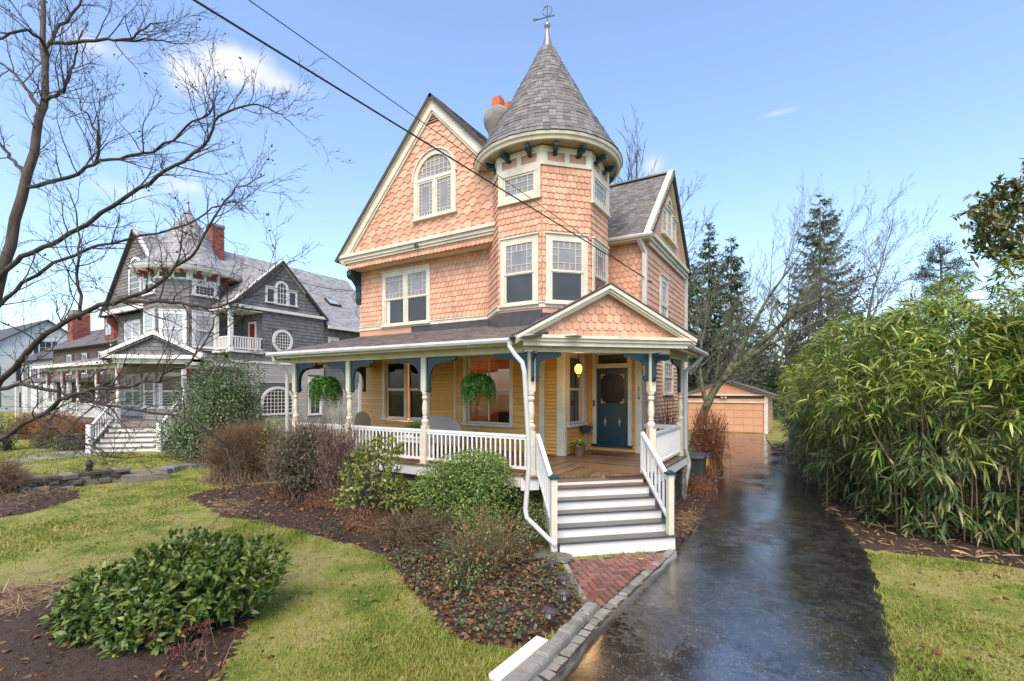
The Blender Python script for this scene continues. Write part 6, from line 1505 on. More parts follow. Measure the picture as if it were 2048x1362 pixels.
# the far wood that closes the view: evergreens and bare brush too dense to tell apart
q = np.random.RandomState(66); mbw = MB(); mbt = MB(); Pw, Dw, Lw = [], [], []; tp, tr_ = [], []
for px in list(range(1330, 2500, 16)):
    z = q.uniform(58, 74); c = P(px, 782, z); hh = q.uniform(4.5, 9.5) * (1.0 if px < 1560 else .85); n = 260; w = q.uniform(1.0, 2.2)
    t = q.rand(n); a = q.uniform(0, 6.28, n); R = w * (1 - t ** 1.5) * q.uniform(.4, 1, n); Pw.append(np.stack([c[0] + R * np.cos(a), c[1] + R * np.sin(a), GZ + hh * t], 1)); Dw.append(np.stack([np.cos(a), np.sin(a), q.normal(-.1, .5, n)], 1)); Lw.append(q.uniform(.5, 1.1, n))
    for k in range(7):
        a0 = np.array([c[0] + q.normal(0, 1.5), c[1] + q.normal(0, 1.5), GZ]); h2 = q.uniform(5, 13); s_ = np.linspace(0, 1, 5)[:, None]; tp.append(a0 + s_ * np.array([q.normal(0, .8), q.normal(0, .8), h2]) + q.normal(0, .12, (5, 3))); tr_.append(np.linspace(.07, .015, 5))
leaves(mbw, np.concatenate(Pw), np.concatenate(Dw), np.concatenate(Lw), np.concatenate(Lw) * .5, fold=.1, droop=.3, q=q); solo('far_wood', mbw, M('far_foliage', [(.03, .045, .03), (.05, .065, .042), (.075, .08, .05), (.085, .07, .05)], .9, drive='island', scale=.3), kind='stuff')
solo('far_brush', MB().tubes(np.array(tp), np.array(tr_), 3), GBARK, kind='stuff')
# a wispy pine over the bamboo
def pine(label, base, Hh, seed):
    T = Thing('pine_tree', tuple(base), label, 'tree'); q = np.random.RandomState(seed); base = np.array(base); T.part('trunk', MB().tube([base, base + [.2, 0, Hh * .6], base + [0, .1, Hh]], [.22, .14, .04], 7), GBARK, smooth=True)
    P0, D0 = [], []; bp, br = [], []
    for i in range(46):
        z = Hh * q.uniform(.42, .98); a = q.uniform(0, 6.28); R = q.uniform(.8, 2.6) * (1.25 - .8 * z / Hh) * 1.5; s = np.linspace(0, 1, 5); path = base + np.stack([np.cos(a) * R * s, np.sin(a) * R * s, z + .35 * R * s], 1) + q.normal(0, .05, (5, 3)); bp.append(path); br.append(np.linspace(.05, .015, 5))
        for c in range(int(R * 8)):
            u = q.uniform(.35, 1); ctr = path[0] * (1 - u) + path[-1] * u + q.normal(0, .22, 3); n = 16; P0.append(ctr + q.normal(0, .10, (n, 3))); D0.append(q.normal(0, 1, (n, 3)) + [0, 0, .5])
    T.part('branches', MB().tubes(np.array(bp), np.array(br), 4), GBARK, kind='stuff'); mb = MB(); p = np.concatenate(P0); leaves(mb, p, np.concatenate(D0), q.uniform(.14, .3, len(p)), .045, fold=.1, q=q); T.part('needles', mb, NEED, kind='stuff')
b = P(1880, 782, 38); b[2] = GZ; pine('wispy pine standing above the bamboo at the right', b, CAMZ + (782 - 486) * 38 / FOC - GZ, 3)

# ---------------------------------------------------------------- shrubs
def ellip(q, n, c, r, shell=.35, lumps=0, low=-.9):
    d = q.normal(0, 1, (n * 2, 3)); d /= np.linalg.norm(d, axis=1, keepdims=True); d = d[d[:, 2] > low][:n]
    rr = (1 - shell * q.rand(len(d)) ** 1.6)
    if lumps:
        for k in range(lumps):
            v = q.normal(0, 1, 3); v /= np.linalg.norm(v); rr *= 1 + .16 * np.exp(-(1 - d @ v) * 9) * q.choice([-1, 1, 1])
    return c + d * rr[:, None] * r, d


def shrub(name, label, parts, leafL, asp, mat, n, seed, stem=True, nobj=0, leafname='leaf', droop=.2, fold=.25, up=.5, outw=1.0, group=None, stemmat=None, rnd_d=.7, shell=.35, whorl=0, matobj=None, lumps=6, low=-.75):
    """leafy shrub: leaves over one or more overlapping lobes (centre, radii), stems from the root"""
    q = np.random.RandomState(seed); c0 = np.array(parts[0][0], float); base = np.array([c0[0], c0[1], float(G(c0[0], c0[1]))])
    T = Thing(name, tuple(base), label, 'shrub', group); Ps, Ds = [], []
    tot = sum(r[0] * r[1] for _, r in parts)
    for c, r in parts:
        p, d = ellip(q, int(n * r[0] * r[1] / tot), np.array(c, float), np.array(r, float), shell, lumps, low); Ps.append(p); Ds.append(d)
    Pt = np.concatenate(Ps); Dn = np.concatenate(Ds); k = Pt[:, 2] > G(Pt[:, 0], Pt[:, 1]) + .03; Pt, Dn = Pt[k], Dn[k]
    if whorl:
        m_ = len(Pt) // whorl; ii = q.permutation(len(Pt))[:m_]; Pt = np.repeat(Pt[ii], whorl, 0) + q.normal(0, leafL * .08, (m_ * whorl, 3)); Dn = np.repeat(Dn[ii] + q.normal(0, .35, (m_, 3)), whorl, 0)
    D = Dn * outw + q.normal(0, rnd_d, Dn.shape) + np.array([0, 0, up]); L = leafL * q.uniform(.65, 1.2, len(Pt)); upv = Dn * .8 + np.array([0, 0, .9]) + q.normal(0, .35, Dn.shape)
    if stem:
        sp = []; m_ = min(len(Pt), 150); ids = q.choice(len(Pt), m_, False)
        for i in ids:
            a = base + q.normal(0, .09, 3) * [1, 1, 0] * (1 + parts[0][1][0]); b = Pt[i]; mid = (a + b) / 2 + q.normal(0, .06, 3) + [0, 0, .06]; sp.append(np.array([a, a * .6 + mid * .4 + [0, 0, .05], mid, mid * .45 + b * .55, b]))
        T.part('stems', MB().tubes(np.array(sp), np.tile(np.linspace(.013, .003, 5), (m_, 1)), 4), stemmat or GBARK, kind='stuff')
    if nobj:
        dist = np.linalg.norm(Pt - np.array([0, 0, CAMZ]), axis=1) - 1.5 * (Dn @ np.array([0.45, -.75, .5])); sel = np.argsort(dist)[:int(nobj * 1.6)]; sel = q.choice(sel, nobj, False)
        lm = leafmesh('leaf_blade', matobj or mat, leafL, leafL * asp, fold, droop)
        for i in sel: T.inst(leafname, lm, rmat(Pt[i], D[i], tuple(upv[i]), L[i] / leafL))
        keep = np.ones(len(Pt), bool); keep[sel] = False; Pt, D, L, upv = Pt[keep], D[keep], L[keep], upv[keep]
    mb = MB(); leaves(mb, Pt, D, L, L * asp, up=upv, fold=fold, droop=droop, q=q); T.part('foliage', mb, mat, kind='stuff')
    return T


def twiggy(name, label, c, r, n, mat, seed, rad=.004, sub=3, group=None, cat='shrub', spread=1.0, arch=0.0, leafmat=None, nleaf=0, leafL=.05, K=7, baser=.25):
    """bare or nearly bare shrub of many stems filling an ellipsoid"""
    q = np.random.RandomState(seed); c = np.array(c, float); r = np.array(r, float); base = np.array([c[0], c[1], float(G(c[0], c[1]))]); T = Thing(name, tuple(base), label, cat, group)
    p, d = ellip(q, n, c, r, .25, 5, -.35); paths = []; rads = []
    a = base + q.normal(0, baser, (len(p), 3)) * [r[0], r[1], 0]; a[:, 2] = G(a[:, 0], a[:, 1]) - .02
    t = np.linspace(0, 1, K)[None, :, None]; mid = (a + p) / 2 + np.array([0, 0, 1.]) * (r[2] * (.25 + arch)) + q.normal(0, .05, p.shape) * r
    path = (1 - t) ** 2 * a[:, None] + 2 * t * (1 - t) * mid[:, None] + t * t * p[:, None] + q.normal(0, .012, (len(p), K, 3)); rr = np.linspace(rad * 1.7, rad * .7, K)
    mb = MB().tubes(path, np.tile(rr, (len(p), 1)), 4)
    for s in range(sub):
        u = q.uniform(.4, .98, len(p)); idx = np.minimum((u * (K - 1)).astype(int), K - 2); st = path[np.arange(len(p)), idx]; dd = path[np.arange(len(p)), idx + 1] - st; dd /= np.linalg.norm(dd, axis=1, keepdims=True) + 1e-9
        e = st + (dd + q.normal(0, .55, dd.shape)) * q.uniform(.12, .38, (len(p), 1)) * r.mean(); mb.tubes(np.stack([st, (st + e) / 2 + q.normal(0, .012, e.shape), e], 1), np.tile([rad * .8, rad * .6, rad * .4], (len(p), 1)), 3)
    T.part('stems', mb, mat, kind='stuff')
    if nleaf:
        i = q.randint(0, len(p), nleaf); u = q.uniform(.35, 1, nleaf); j = np.minimum((u * (K - 1)).astype(int), K - 2); pp = path[i, j] + q.normal(0, .05, (nleaf, 3)); mb = MB(); L = q.uniform(.6, 1.2, nleaf) * leafL; leaves(mb, pp, q.normal(0, .6, (nleaf, 3)) + [0, 0, -.5], L, L * .45, q=q, droop=.35); T.part('foliage', mb, leafmat, kind='stuff')
    return T


LAUR = [(0.043, 0.082, 0.018), (0.071, 0.128, 0.025), (0.120, 0.180, 0.037), (0.223, 0.257, 0.049), (0.052, 0.102, 0.023), (0.151, 0.204, 0.039)]
LAU = M('laurel_leaf', LAUR, .34, drive='island', spec=.42, scale=3, transl=.12); LAUO = M('laurel_leaf_piece', LAUR, .34, drive='object', spec=.42, scale=3, transl=.12)
def gp(px, py, dz=0.): a = GP(px, py); return (a[0], a[1], float(G(a[0], a[1])) + dz)
# low laurel in the near left bed
LC = P(322, 782, 5.55); LC[2] = 0
lob = lambda a, b_, z, r: (tuple(LC + RT * a + FW * b_ + np.array([0, 0, z])), r)
shrub('cherry_laurel', 'broad low evergreen shrub with glossy dark leaves in the near left mulch bed', [lob(.22, .05, .56, (.74, .66, .52)), lob(-.40, -.15, .44, (.56, .50, .44)), lob(.74, .22, .60, (.50, .52, .46)), lob(.15, -.38, .42, (.58, .42, .40)), lob(-.62, -.15, .30, (.36, .36, .28)), lob(.2, .38, .60, (.62, .42, .48))], .115, .34, LAU, 12500, 31, nobj=290, matobj=LAUO, whorl=6, rnd_d=.75, up=.55, shell=.4, droop=.16)
# holly at the neighbour's path
HOL = M('holly_leaf', [(0.033, 0.068, 0.023), (0.062, 0.109, 0.036), (0.103, 0.155, 0.051), (0.154, 0.198, 0.064), (0.046, 0.083, 0.025)], .35, drive='island', spec=.6)
b = P(430, 782, 17.6); shrub('holly_bush', 'large dark green holly between the two houses', [((b[0], b[1], 1.75), (1.75, 1.6, 1.85)), ((b[0] + .45, b[1] + .2, 3.05), (1.25, 1.1, 1.3)), ((b[0] - 1.0, b[1] - .3, 1.0), (1.1, 1.0, 1.0)), ((b[0] + .9, b[1] + .3, 2.1), (.9, .9, 1.0))], .085, .55, HOL, 23000, 32, shell=.6, up=.2, rnd_d=.9, lumps=14)
# clipped bare brown globe
RB = M('brown_twig', [(0.083, 0.048, 0.030), (0.150, 0.093, 0.054), (0.225, 0.150, 0.090), (0.120, 0.083, 0.045)], .8, scale=3)
b = GP(470, 962); twiggy('clipped_shrub', 'rounded leafless brown shrub clipped to a globe beside the holly', (b[0], b[1] + .3, 1.0), (1.15, 1.1, 1.0), 2600, RB, 33, .004, 4, baser=.35)
# hydrangea
HY = M('hydrangea_twig', [(.07, .045, .032), (.13, .09, .065), (.18, .13, .10)], .8, scale=3); HYL = M('hydrangea_leaf', [(0.072, 0.053, 0.032), (0.129, 0.105, 0.057), (0.072, 0.105, 0.043), (0.186, 0.158, 0.086), (0.051, 0.088, 0.034)], .7, drive='island')
b = P(612, 782, 11.9); twiggy('hydrangea', 'brown twiggy hydrangea with withered leaves against the left end of the porch', (b[0], b[1] + .1, 1.05), (1.35, .9, 1.22), 700, HY, 34, .006, 3, leafmat=HYL, nleaf=6200, leafL=.095, arch=.1); b2 = GP(700, 960)
b = P(690, 782, 11.3); twiggy('hydrangea', 'brown faded hydrangea heads rising to the porch rail under the first hanging fern', (b[0], b[1] - .15, 1.2), (.9, .5, 1.15), 240, HY, 35, .005, 3, leafmat=M('faded_bloom', [(.12, .06, .045), (.20, .11, .085), (.26, .16, .13)], .8, drive='island'), nleaf=2400, leafL=.06)
# yellow green rhododendron
RHR = [(0.073, 0.121, 0.023), (0.138, 0.194, 0.032), (0.244, 0.276, 0.049), (0.356, 0.356, 0.082), (0.097, 0.162, 0.029)]; RH = M('rhododendron_leaf', RHR, .35, drive='island', spec=.5, transl=.15); RHO = M('rhododendron_leaf_piece', RHR, .35, drive='object', spec=.5, transl=.15)
b = P(745, 782, 9.7); shrub('rhododendron', 'yellow green rhododendron in front of the porch lattice', [((b[0], b[1], 1.18), (.66, .55, .55)), ((b[0] - .35, b[1] - .2, .72), (.48, .4, .36)), ((b[0] + .5, b[1] + .1, .75), (.55, .45, .40)), ((b[0] + .05, b[1] + .2, 1.60), (.46, .4, .38))], .10, .36, RH, 3600, 36, nobj=140, matobj=RHO, whorl=6, shell=.6, up=.4, low=-.45)
# green holly by the downspout
IN_R = [(0.056, 0.125, 0.024), (0.095, 0.182, 0.034), (0.155, 0.250, 0.048), (0.281, 0.341, 0.060), (0.079, 0.149, 0.030)]; INK = M('inkberry_leaf', IN_R, .32, drive='island', spec=.6, transl=.1)
b = GP(915, 1062); shrub('inkberry', 'dense mid green shrub in front of the porch rail left of the steps', [((b[0], b[1] + .15, .92), (.85, .66, .74)), ((b[0] + .5, b[1] + .1, 1.28), (.66, .52, .50)), ((b[0] - .55, b[1] + .1, .75), (.62, .5, .66)), ((b[0] + .6, b[1] - .1, .5), (.55, .45, .48))], .06, .44, INK, 15000, 37, shell=.6, up=.5, lumps=14)
b = GP(1075, 1078); shrub('ivy_clump', 'low ivy and holly leaves around the foot of the downspout', [((b[0], b[1], .35), (.42, .4, .40)), ((b[0] - .45, b[1] + .3, .45), (.5, .4, .55)), ((b[0] + .1, b[1] + .45, .6), (.35, .3, .6))], .06, .6, INK, 2000, 38, shell=.5)
# rose canes
CANE = M('rose_cane', [(.10, .08, .03), (.18, .14, .06), (.08, .10, .03), (.14, .07, .04)], .6, scale=2)
b = GP(960, 1148); twiggy('rose_bush', 'tangle of bare rose canes with rusty leaves in the bed left of the path lights', (b[0], b[1], .62), (.75, .5, .66), 75, CANE, 39, .0042, 3, leafmat=M('rusty_leaf', [(.12, .05, .025), (.22, .10, .05), (.28, .15, .08), (.08, .07, .03)], .6, drive='island'), nleaf=420, leafL=.055, baser=.15)
b = GP(930, 1185); twiggy('rose_bush', 'dark thin stems standing with ivy in the near mulch bed', (b[0], b[1], .45), (.4, .35, .5), 26, BARK, 40, .004, 2, leafmat=INK, nleaf=170, leafL=.055, baser=.2)
# low red brown azaleas along the bed
AZ = M('azalea_leaf', [(0.147, 0.046, 0.025), (0.254, 0.088, 0.044), (0.370, 0.150, 0.068), (0.117, 0.062, 0.034)], .6, drive='island'); AZG = M('dull_green_leaf', [(.035, .05, .02), (.06, .075, .028), (.10, .06, .03), (.05, .045, .02)], .5, drive='island')
for i, (px, py, r, m_) in enumerate(((655, 1012, .55, AZ), (745, 1058, .5, AZ), (690, 1020, .45, AZ), (800, 1088, .42, AZG), (580, 1000, .4, AZ), (850, 1075, .5, AZG))):
    b = GP(px, py); twiggy('azalea', ('low russet azalea under the hydrangea', 'low russet azalea at the front of the bed below the rhododendron', 'small russet azalea between hydrangea and rhododendron', 'low dull green azalea near the lawn edge', 'small russet azalea left of the pale dead grasses', 'dull green and rust azalea left of the inkberry')[i], (b[0], b[1], .32), (r * 1.2, r, .36), 300, RB, 50 + i, .0028, 3, leafmat=m_, nleaf=3200, leafL=.04, baser=.4, group='low azaleas along the front bed')
# yellowish shrub behind the porch, neighbour's planting
b = P(552, 782, 14.8); shrub('euonymus', 'yellow green shrub behind the left porch downspout', [((b[0], b[1], 1.1), (.65, .6, 1.0)), ((b[0] - .4, b[1] + .3, .8), (.5, .5, .7))], .075, .4, RH, 2400, 61)
OG = M('orange_twig', [(.22, .10, .04), (.32, .16, .07), (.16, .07, .035), (.38, .22, .11)], .8, scale=1.5)
for i, (px, z, r, hh) in enumerate(((118, 21, 1.3, 1.05), (165, 20.5, 1.1, .85), (65, 24, 1.2, .9), (215, 21.5, .8, .8))):
    b = P(px, 782, z); g_ = float(G(b[0], b[1])); twiggy('spirea', ('large orange brown leafless shrub in front of the grey porch', 'orange brown shrub left of the grey house steps', 'pale orange shrub farthest left before the grey porch', 'reddish twiggy shrub hugging the grey house stair rail')[i], (b[0], b[1], g_ + hh * .5), (r, r * .8, hh), 420, OG, 62 + i, .007, 3, group='orange shrubs by the grey house', arch=.1)
HG = M('boxwood_leaf', [(.05, .075, .018), (.08, .11, .025), (.12, .15, .04)], .5, drive='island')
for i, (px, py) in enumerate(((82, 898), (118, 903), (152, 900))):
    b = GP(px, py, .45); shrub('low_hedge', ('left end bush of the low hedge before the grey house', 'middle bush of the low hedge before the grey house', 'right end bush of the low hedge before the grey house')[i], [((b[0], b[1] + .3, .75), (.85, .6, .42))], .06, .5, HG, 1500, 70 + i, group='low hedge bushes')
b = P(8, 782, 19); shrub('viburnum', 'light green shrub at the far left edge on the raised lawn', [((b[0] - .2, b[1], 1.25), (.5, .5, .75))], .09, .4, RH, 700, 75)
b = P(10, 782, 12.5); twiggy('barberry', 'reddish twiggy bush at the left end of the stone wall', (b[0] - .3, b[1], .55), (.75, .6, .55), 420, RB, 76, .004, 3)
# dead sedum heads in front of the laurel
SED = M('sedum_head', [(.06, .018, .015), (.11, .035, .026), (.15, .055, .035)], .8, drive='island')
b = GP(365, 1310); T = Thing('sedum', tuple(b), 'dried dark red sedum heads on thin stalks before the laurel', 'plant'); q = np.random.RandomState(80); sp = []; hd = MB()
for i in range(34):
    a = b + q.normal(0, .16, 3) * [1.6, .8, 0]; tp = a + q.normal(0, .10, 3) * [1, 1, 0] + [0, 0, q.uniform(.14, .34)]; sp.append([a, (a + tp) / 2 + q.normal(0, .02, 3), tp]); 
    for k in range(22): hd.blob(tp + q.normal(0, .028, 3) * [1, 1, .4], .009, i * 30 + k, 4, .2)
T.part('stems', MB().tubes(np.array(sp), np.tile([.005, .004, .003], (34, 1)), 4), RB, kind='stuff'); T.part('seed_heads', hd, SED, kind='stuff')
# reddish bush behind the right downspout
RT_ = M('rust_twig', [(.12, .05, .03), (.20, .09, .05), (.26, .13, .08)], .8, scale=2)
b = P(1418, 782, 17.2); b[2] = GZ; twiggy('burning_bush', 'rust coloured shrub with dry leaves at the foot of the leaning tree', (b[0], b[1], 1.25), (.75, .7, 1.25), 210, RT_, 81, .007, 3, leafmat=AZ, nleaf=900, leafL=.07, baser=.3)
b = P(1338, 782, 14.2); b[2] = GZ; b[0] = -3.1; twiggy('rose_vine', 'bare climbing canes against the peach side wall behind the porch rail', (-3.15, 13.7, 1.5), (.3, 1.0, 1.2), 60, BARK, 82, .006, 3, leafmat=AZ, nleaf=200, leafL=.06, baser=.2)
for i, (px, py) in enumerate(((1395, 985), (1408, 955))):
    b = GP(px, py); twiggy('azalea', ('low rusty shrub between the right downspout and the driveway', 'low rusty shrub before the dark bin')[i], (b[0], b[1], .3), (.4, .4, .28), 130, RT_, 84 + i, .004, 3, leafmat=AZ, nleaf=500, leafL=.05, baser=.4, group='low azaleas along the front bed')
b = GP(1010, 1130); twiggy('rose_bush', 'rose canes with rusty tips just left of the downspout elbow', (b[0], b[1], .55), (.45, .35, .6), 44, CANE, 43, .004, 3, leafmat=_mats['rusty_leaf'], nleaf=260, leafL=.05, baser=.15)
b = GP(800, 1035); twiggy('spotted_laurel', 'dull green low shrub between rhododendron and inkberry', (b[0], b[1], .35), (.45, .4, .4), 160, RB, 44, .003, 3, leafmat=AZG, nleaf=1900, leafL=.05, baser=.4)
# English ivy in the bed
q = np.random.RandomState(90); x1, y1 = scatter(bed_near, 2600, q); x2, y2 = scatter(bed_front, 6500, q); k = (np.sin(x2 * 2.1) + np.sin(y2 * 2.7 + x2) > .1) & (x2 > -8); x = np.concatenate([x1[::2], x2[k]]); y = np.concatenate([y1[::2], y2[k]]); n = len(x)
mb = MB(); D = q.normal(0, 1, (n, 3)); D[:, 2] = np.abs(D[:, 2]) * .4; L = q.uniform(.03, .06, n); leaves(mb, np.stack([x, y, GZ + .05 + q.uniform(.02, .13, n)], 1), D, L, L * .8, up=q.normal(0, .4, (n, 3)) + [0, 0, 1.], droop=.2, q=q); solo('ivy', mb, M('ivy_leaf', [(.03, .055, .02), (.055, .09, .03), (.085, .11, .045), (.05, .075, .03), (.14, .09, .05)], .4, drive='island'), kind='stuff')

# ---------------------------------------------------------------- bamboo
BMR = [(0.053, 0.116, 0.018), (0.101, 0.183, 0.028), (0.178, 0.267, 0.040), (0.297, 0.376, 0.065), (0.476, 0.510, 0.119), (0.131, 0.207, 0.030), (0.595, 0.522, 0.168)]
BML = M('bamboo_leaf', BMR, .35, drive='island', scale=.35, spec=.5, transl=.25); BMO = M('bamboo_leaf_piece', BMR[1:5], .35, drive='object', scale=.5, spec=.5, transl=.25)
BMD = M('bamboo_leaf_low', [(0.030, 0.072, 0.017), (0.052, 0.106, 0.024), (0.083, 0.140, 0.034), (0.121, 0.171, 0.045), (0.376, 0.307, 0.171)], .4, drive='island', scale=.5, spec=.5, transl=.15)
CUL = M('bamboo_cane', [(.12, .10, .035), (.20, .15, .06), (.28, .21, .10), (.09, .10, .03)], .5, drive='island')
lbm = leafmesh('bamboo_blade', BMO, .30, .037, .2, .32)


def bamboo(label, c, r, top, n, seed, nobj, side):
    """a clump of canes whose tops arch over; whorls of long leaves hang from the twig ends"""
    q = np.random.RandomState(seed); base = np.array([c[0], c[1], GZ]); T = Thing('bamboo', tuple(base), label, 'bamboo', 'bamboo clumps along the driveway')
    nc = 44; paths = []
    for i in range(nc):
        a = base + np.array([q.uniform(-r[0], r[0]) * .8, q.uniform(-r[1], r[1]) * .8, 0]); d = q.normal(0, .35, 2) + np.array(side) * .5; h = top * q.uniform(.7, 1.0); s = np.linspace(0, 1, 7); paths.append(np.stack([a[0] + d[0] * s ** 2.4, a[1] + d[1] * s ** 2.4, GZ + h * s - .10 * h * s ** 4], 1))
    T.part('canes', MB().tubes(np.array(paths), np.tile(np.linspace(.014, .005, 7), (nc, 1)), 5), CUL, kind='stuff')
    # branch tips over the clump's outside, several whorls at each: light tufts with dark hollows between
    nt_ = max(40, n // 34); m_ = n // 6; zt = np.where(q.rand(nt_) < .6, top * (.52 + .50 * q.rand(nt_) ** .8), top * (.05 + .5 * q.rand(nt_))); tt = q.uniform(0, 6.283, nt_); pick = q.randint(0, nt_, m_)
    zz = zt[pick] + q.normal(0, .13, m_); th = tt[pick] + q.normal(0, .11, m_); fin = q.uniform(.62, 1.1, nt_)[pick] + q.normal(0, .06, m_)
    f = np.clip(zz / top, .02, 1.06); bul = np.where(f > .5, np.sqrt(np.clip(1 - ((f - .55) / .52) ** 2, 0, 1)) * 1.15, .74 + .62 * np.clip(f, 0, .5)) * fin
    C = np.stack([c[0] + np.cos(th) * r[0] * bul + side[0] * .35 * f, c[1] + np.sin(th) * r[1] * bul + side[1] * .35 * f, GZ + zz], 1)
    out = np.stack([np.cos(th), np.sin(th), np.zeros(m_)], 1); dirw = out * .75 + q.normal(0, .35, (m_, 3)) + np.array([0, 0, .1]); dirw[:, 2] += np.where(f > .55, .35, -.3)
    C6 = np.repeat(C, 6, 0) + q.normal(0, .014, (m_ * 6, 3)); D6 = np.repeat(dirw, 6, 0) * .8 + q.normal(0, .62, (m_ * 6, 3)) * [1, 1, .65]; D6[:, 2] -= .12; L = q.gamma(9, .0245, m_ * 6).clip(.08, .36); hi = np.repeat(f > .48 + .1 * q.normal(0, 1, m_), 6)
    upv = np.array([0, 0, 1.]) + q.normal(0, .3, (m_ * 6, 3)) + np.repeat(out, 6, 0) * .4
    if nobj:
        dist = np.linalg.norm(C6 - np.array([0, 0, CAMZ]), axis=1) + (~hi) * 3; sel = np.argsort(dist)[:nobj * 2]; sel = q.choice(sel, nobj, False)
        for i in sel: T.inst('leaf', lbm, rmat(C6[i], D6[i], tuple(upv[i]), L[i] / .30))
        k = np.ones(len(C6), bool); k[sel] = False; C6, D6, L, hi, upv = C6[k], D6[k], L[k], hi[k], upv[k]
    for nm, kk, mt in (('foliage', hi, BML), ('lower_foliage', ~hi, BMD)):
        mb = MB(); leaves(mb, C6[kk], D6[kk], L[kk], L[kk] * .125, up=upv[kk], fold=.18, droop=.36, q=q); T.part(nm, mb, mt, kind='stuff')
    return T


BB = [('nearest bamboo clump at the right edge, its base by the lawn', (4.3, 11.7), (1.5, 1.2), 4.5, 9000, 190, (-.2, -.6)), ('bamboo clump at the bend, arching over the lawn corner', (2.35, 12.2), (1.35, 1.3), 4.2, 9000, 240, (-.5, -.5)),
      ('bamboo clump leaning over the driveway past the lawn corner', (1.55, 14.3), (1.25, 1.4), 4.35, 7200, 120, (-.6, 0)), ('middle bamboo clump along the driveway', (1.15, 16.8), (1.2, 1.5), 4.3, 6400, 0, (-.6, 0)), ('bamboo clump with pale tops past the middle of the driveway', (.95, 19.4), (1.2, 1.5), 4.0, 5600, 0, (-.6, 0)), ('farther bamboo clump toward the garage', (.75, 22.2), (1.15, 1.6), 3.7, 4600, 0, (-.6, 0)), ('last bamboo clump by the garage corner', (.45, 25.4), (1.1, 1.7), 3.4, 3200, 0, (-.5, 0)),
      ('tall bamboo clump behind the nearest one', (3.6, 14.3), (1.6, 1.5), 5.2, 5400, 0, (-.2, -.2)), ('bamboo clump at the back of the thicket', (3.2, 17.5), (1.6, 1.8), 5.1, 4200, 0, (-.2, 0)), ('bamboo clump beyond the right edge of the thicket', (6.3, 12.4), (1.5, 1.4), 4.9, 3600, 0, (0, -.4))]
for i, a in enumerate(BB): bamboo(a[0], a[1], a[2], a[3], int(a[4] * 1.4), 100 + i, a[5], a[6])
mb = MB().tube(catmull([P(1715, 795, 9.6), P(1745, 860, 9.4), P(1785, 930, 9.2), P(1812, 985, 9.1)], 12), .012, 6); solo('fallen_cane', mb, M('dry_cane', (.38, .28, .14), .6), 'pale dry bamboo cane leaning out of the thicket', 'cane')
# magnolia at the top right
MAGR = [(0.046, 0.093, 0.026), (0.087, 0.134, 0.039), (0.129, 0.172, 0.054), (0.216, 0.184, 0.075), (0.280, 0.207, 0.098)]; MAG = M('magnolia_leaf', MAGR, .28, drive='island', spec=.6); MAGO = M('magnolia_leaf_piece', MAGR, .28, drive='object', spec=.6)
b = P(2075, 782, 10.4); b[2] = GZ; T = Thing('magnolia', tuple(b), 'magnolia with big glossy bronze backed leaves above the bamboo at the right edge', 'tree'); q = np.random.RandomState(120)
br = [[(2075, 1000, 10.6), (2085, 760, 10.6), (2070, 560, 10.5), (2060, 440, 10.4), (2050, 330, 10.4)], [(2070, 560, 10.5), (2030, 500, 10.4), (1990, 455, 10.3), (1965, 430, 10.2), (1940, 412, 10.2)], [(2060, 440, 10.4), (2030, 410, 10.3), (2005, 392, 10.3), (1995, 375, 10.3)], [(2070, 520, 10.5), (2020, 505, 10.4), (1985, 500, 10.4), (1950, 480, 10.4)], [(2066, 470, 10.4), (2030, 460, 10.6), (2000, 440, 10.7), (1985, 415, 10.7)]]
lp, ldr = [], []
for i, L_ in enumerate(br):
    pts = [P(*p) for p in L_]; 
    if i == 0: pts[0][2] = GZ
    w = catmull(pts, 14); o_ = T.part('trunk' if i == 0 else 'limb', MB().tube(w, np.linspace(.09, .03, 14) if i == 0 else np.linspace(.028, .008, 14), 7), GBARK, smooth=True)
    for k in range(52 if i else 40):
        t = q.uniform(.25 if i else .55, 1.0); c = w[int(t * 13)] + q.normal(0, .20, 3) * (1 if i else 1.6); d0 = q.normal(0, 1, 3) * .6 + [-.2, -.2, .5]
        for j in range(9): lp.append(c + q.normal(0, .02, 3)); ldr.append(d0 * .5 + q.normal(0, .8, 3))
lp = np.array(lp); ldr = np.array(ldr); lm = leafmesh('magnolia_blade', MAGO, .17, .062, .15, .15); sel = q.choice(len(lp), 260, False)
for i in sel: T.inst('leaf', lm, rmat(lp[i], ldr[i], tuple(q.normal(0, .5, 3) + [0, 0, 1]), q.uniform(.7, 1.15)))
k = np.ones(len(lp), bool); k[sel] = False; mb = MB(); leaves(mb, lp[k], ldr[k], q.uniform(.12, .19, k.sum()), .06, fold=.15, droop=.15, q=q); T.part('foliage', mb, MAG, kind='stuff')
# bare pinkish twigs at the right edge before the bamboo
b = P(2040, 782, 8.4); b[2] = GZ; twiggy('bare_shrub', 'thin bare reddish twigs in front of the bamboo at the right edge', (b[0] + .15, b[1], 1.3), (.55, .5, 1.0), 40, M('pink_twig', [(.14, .09, .08), (.22, .15, .13)], .8), 121, .0035, 5, baser=.2)
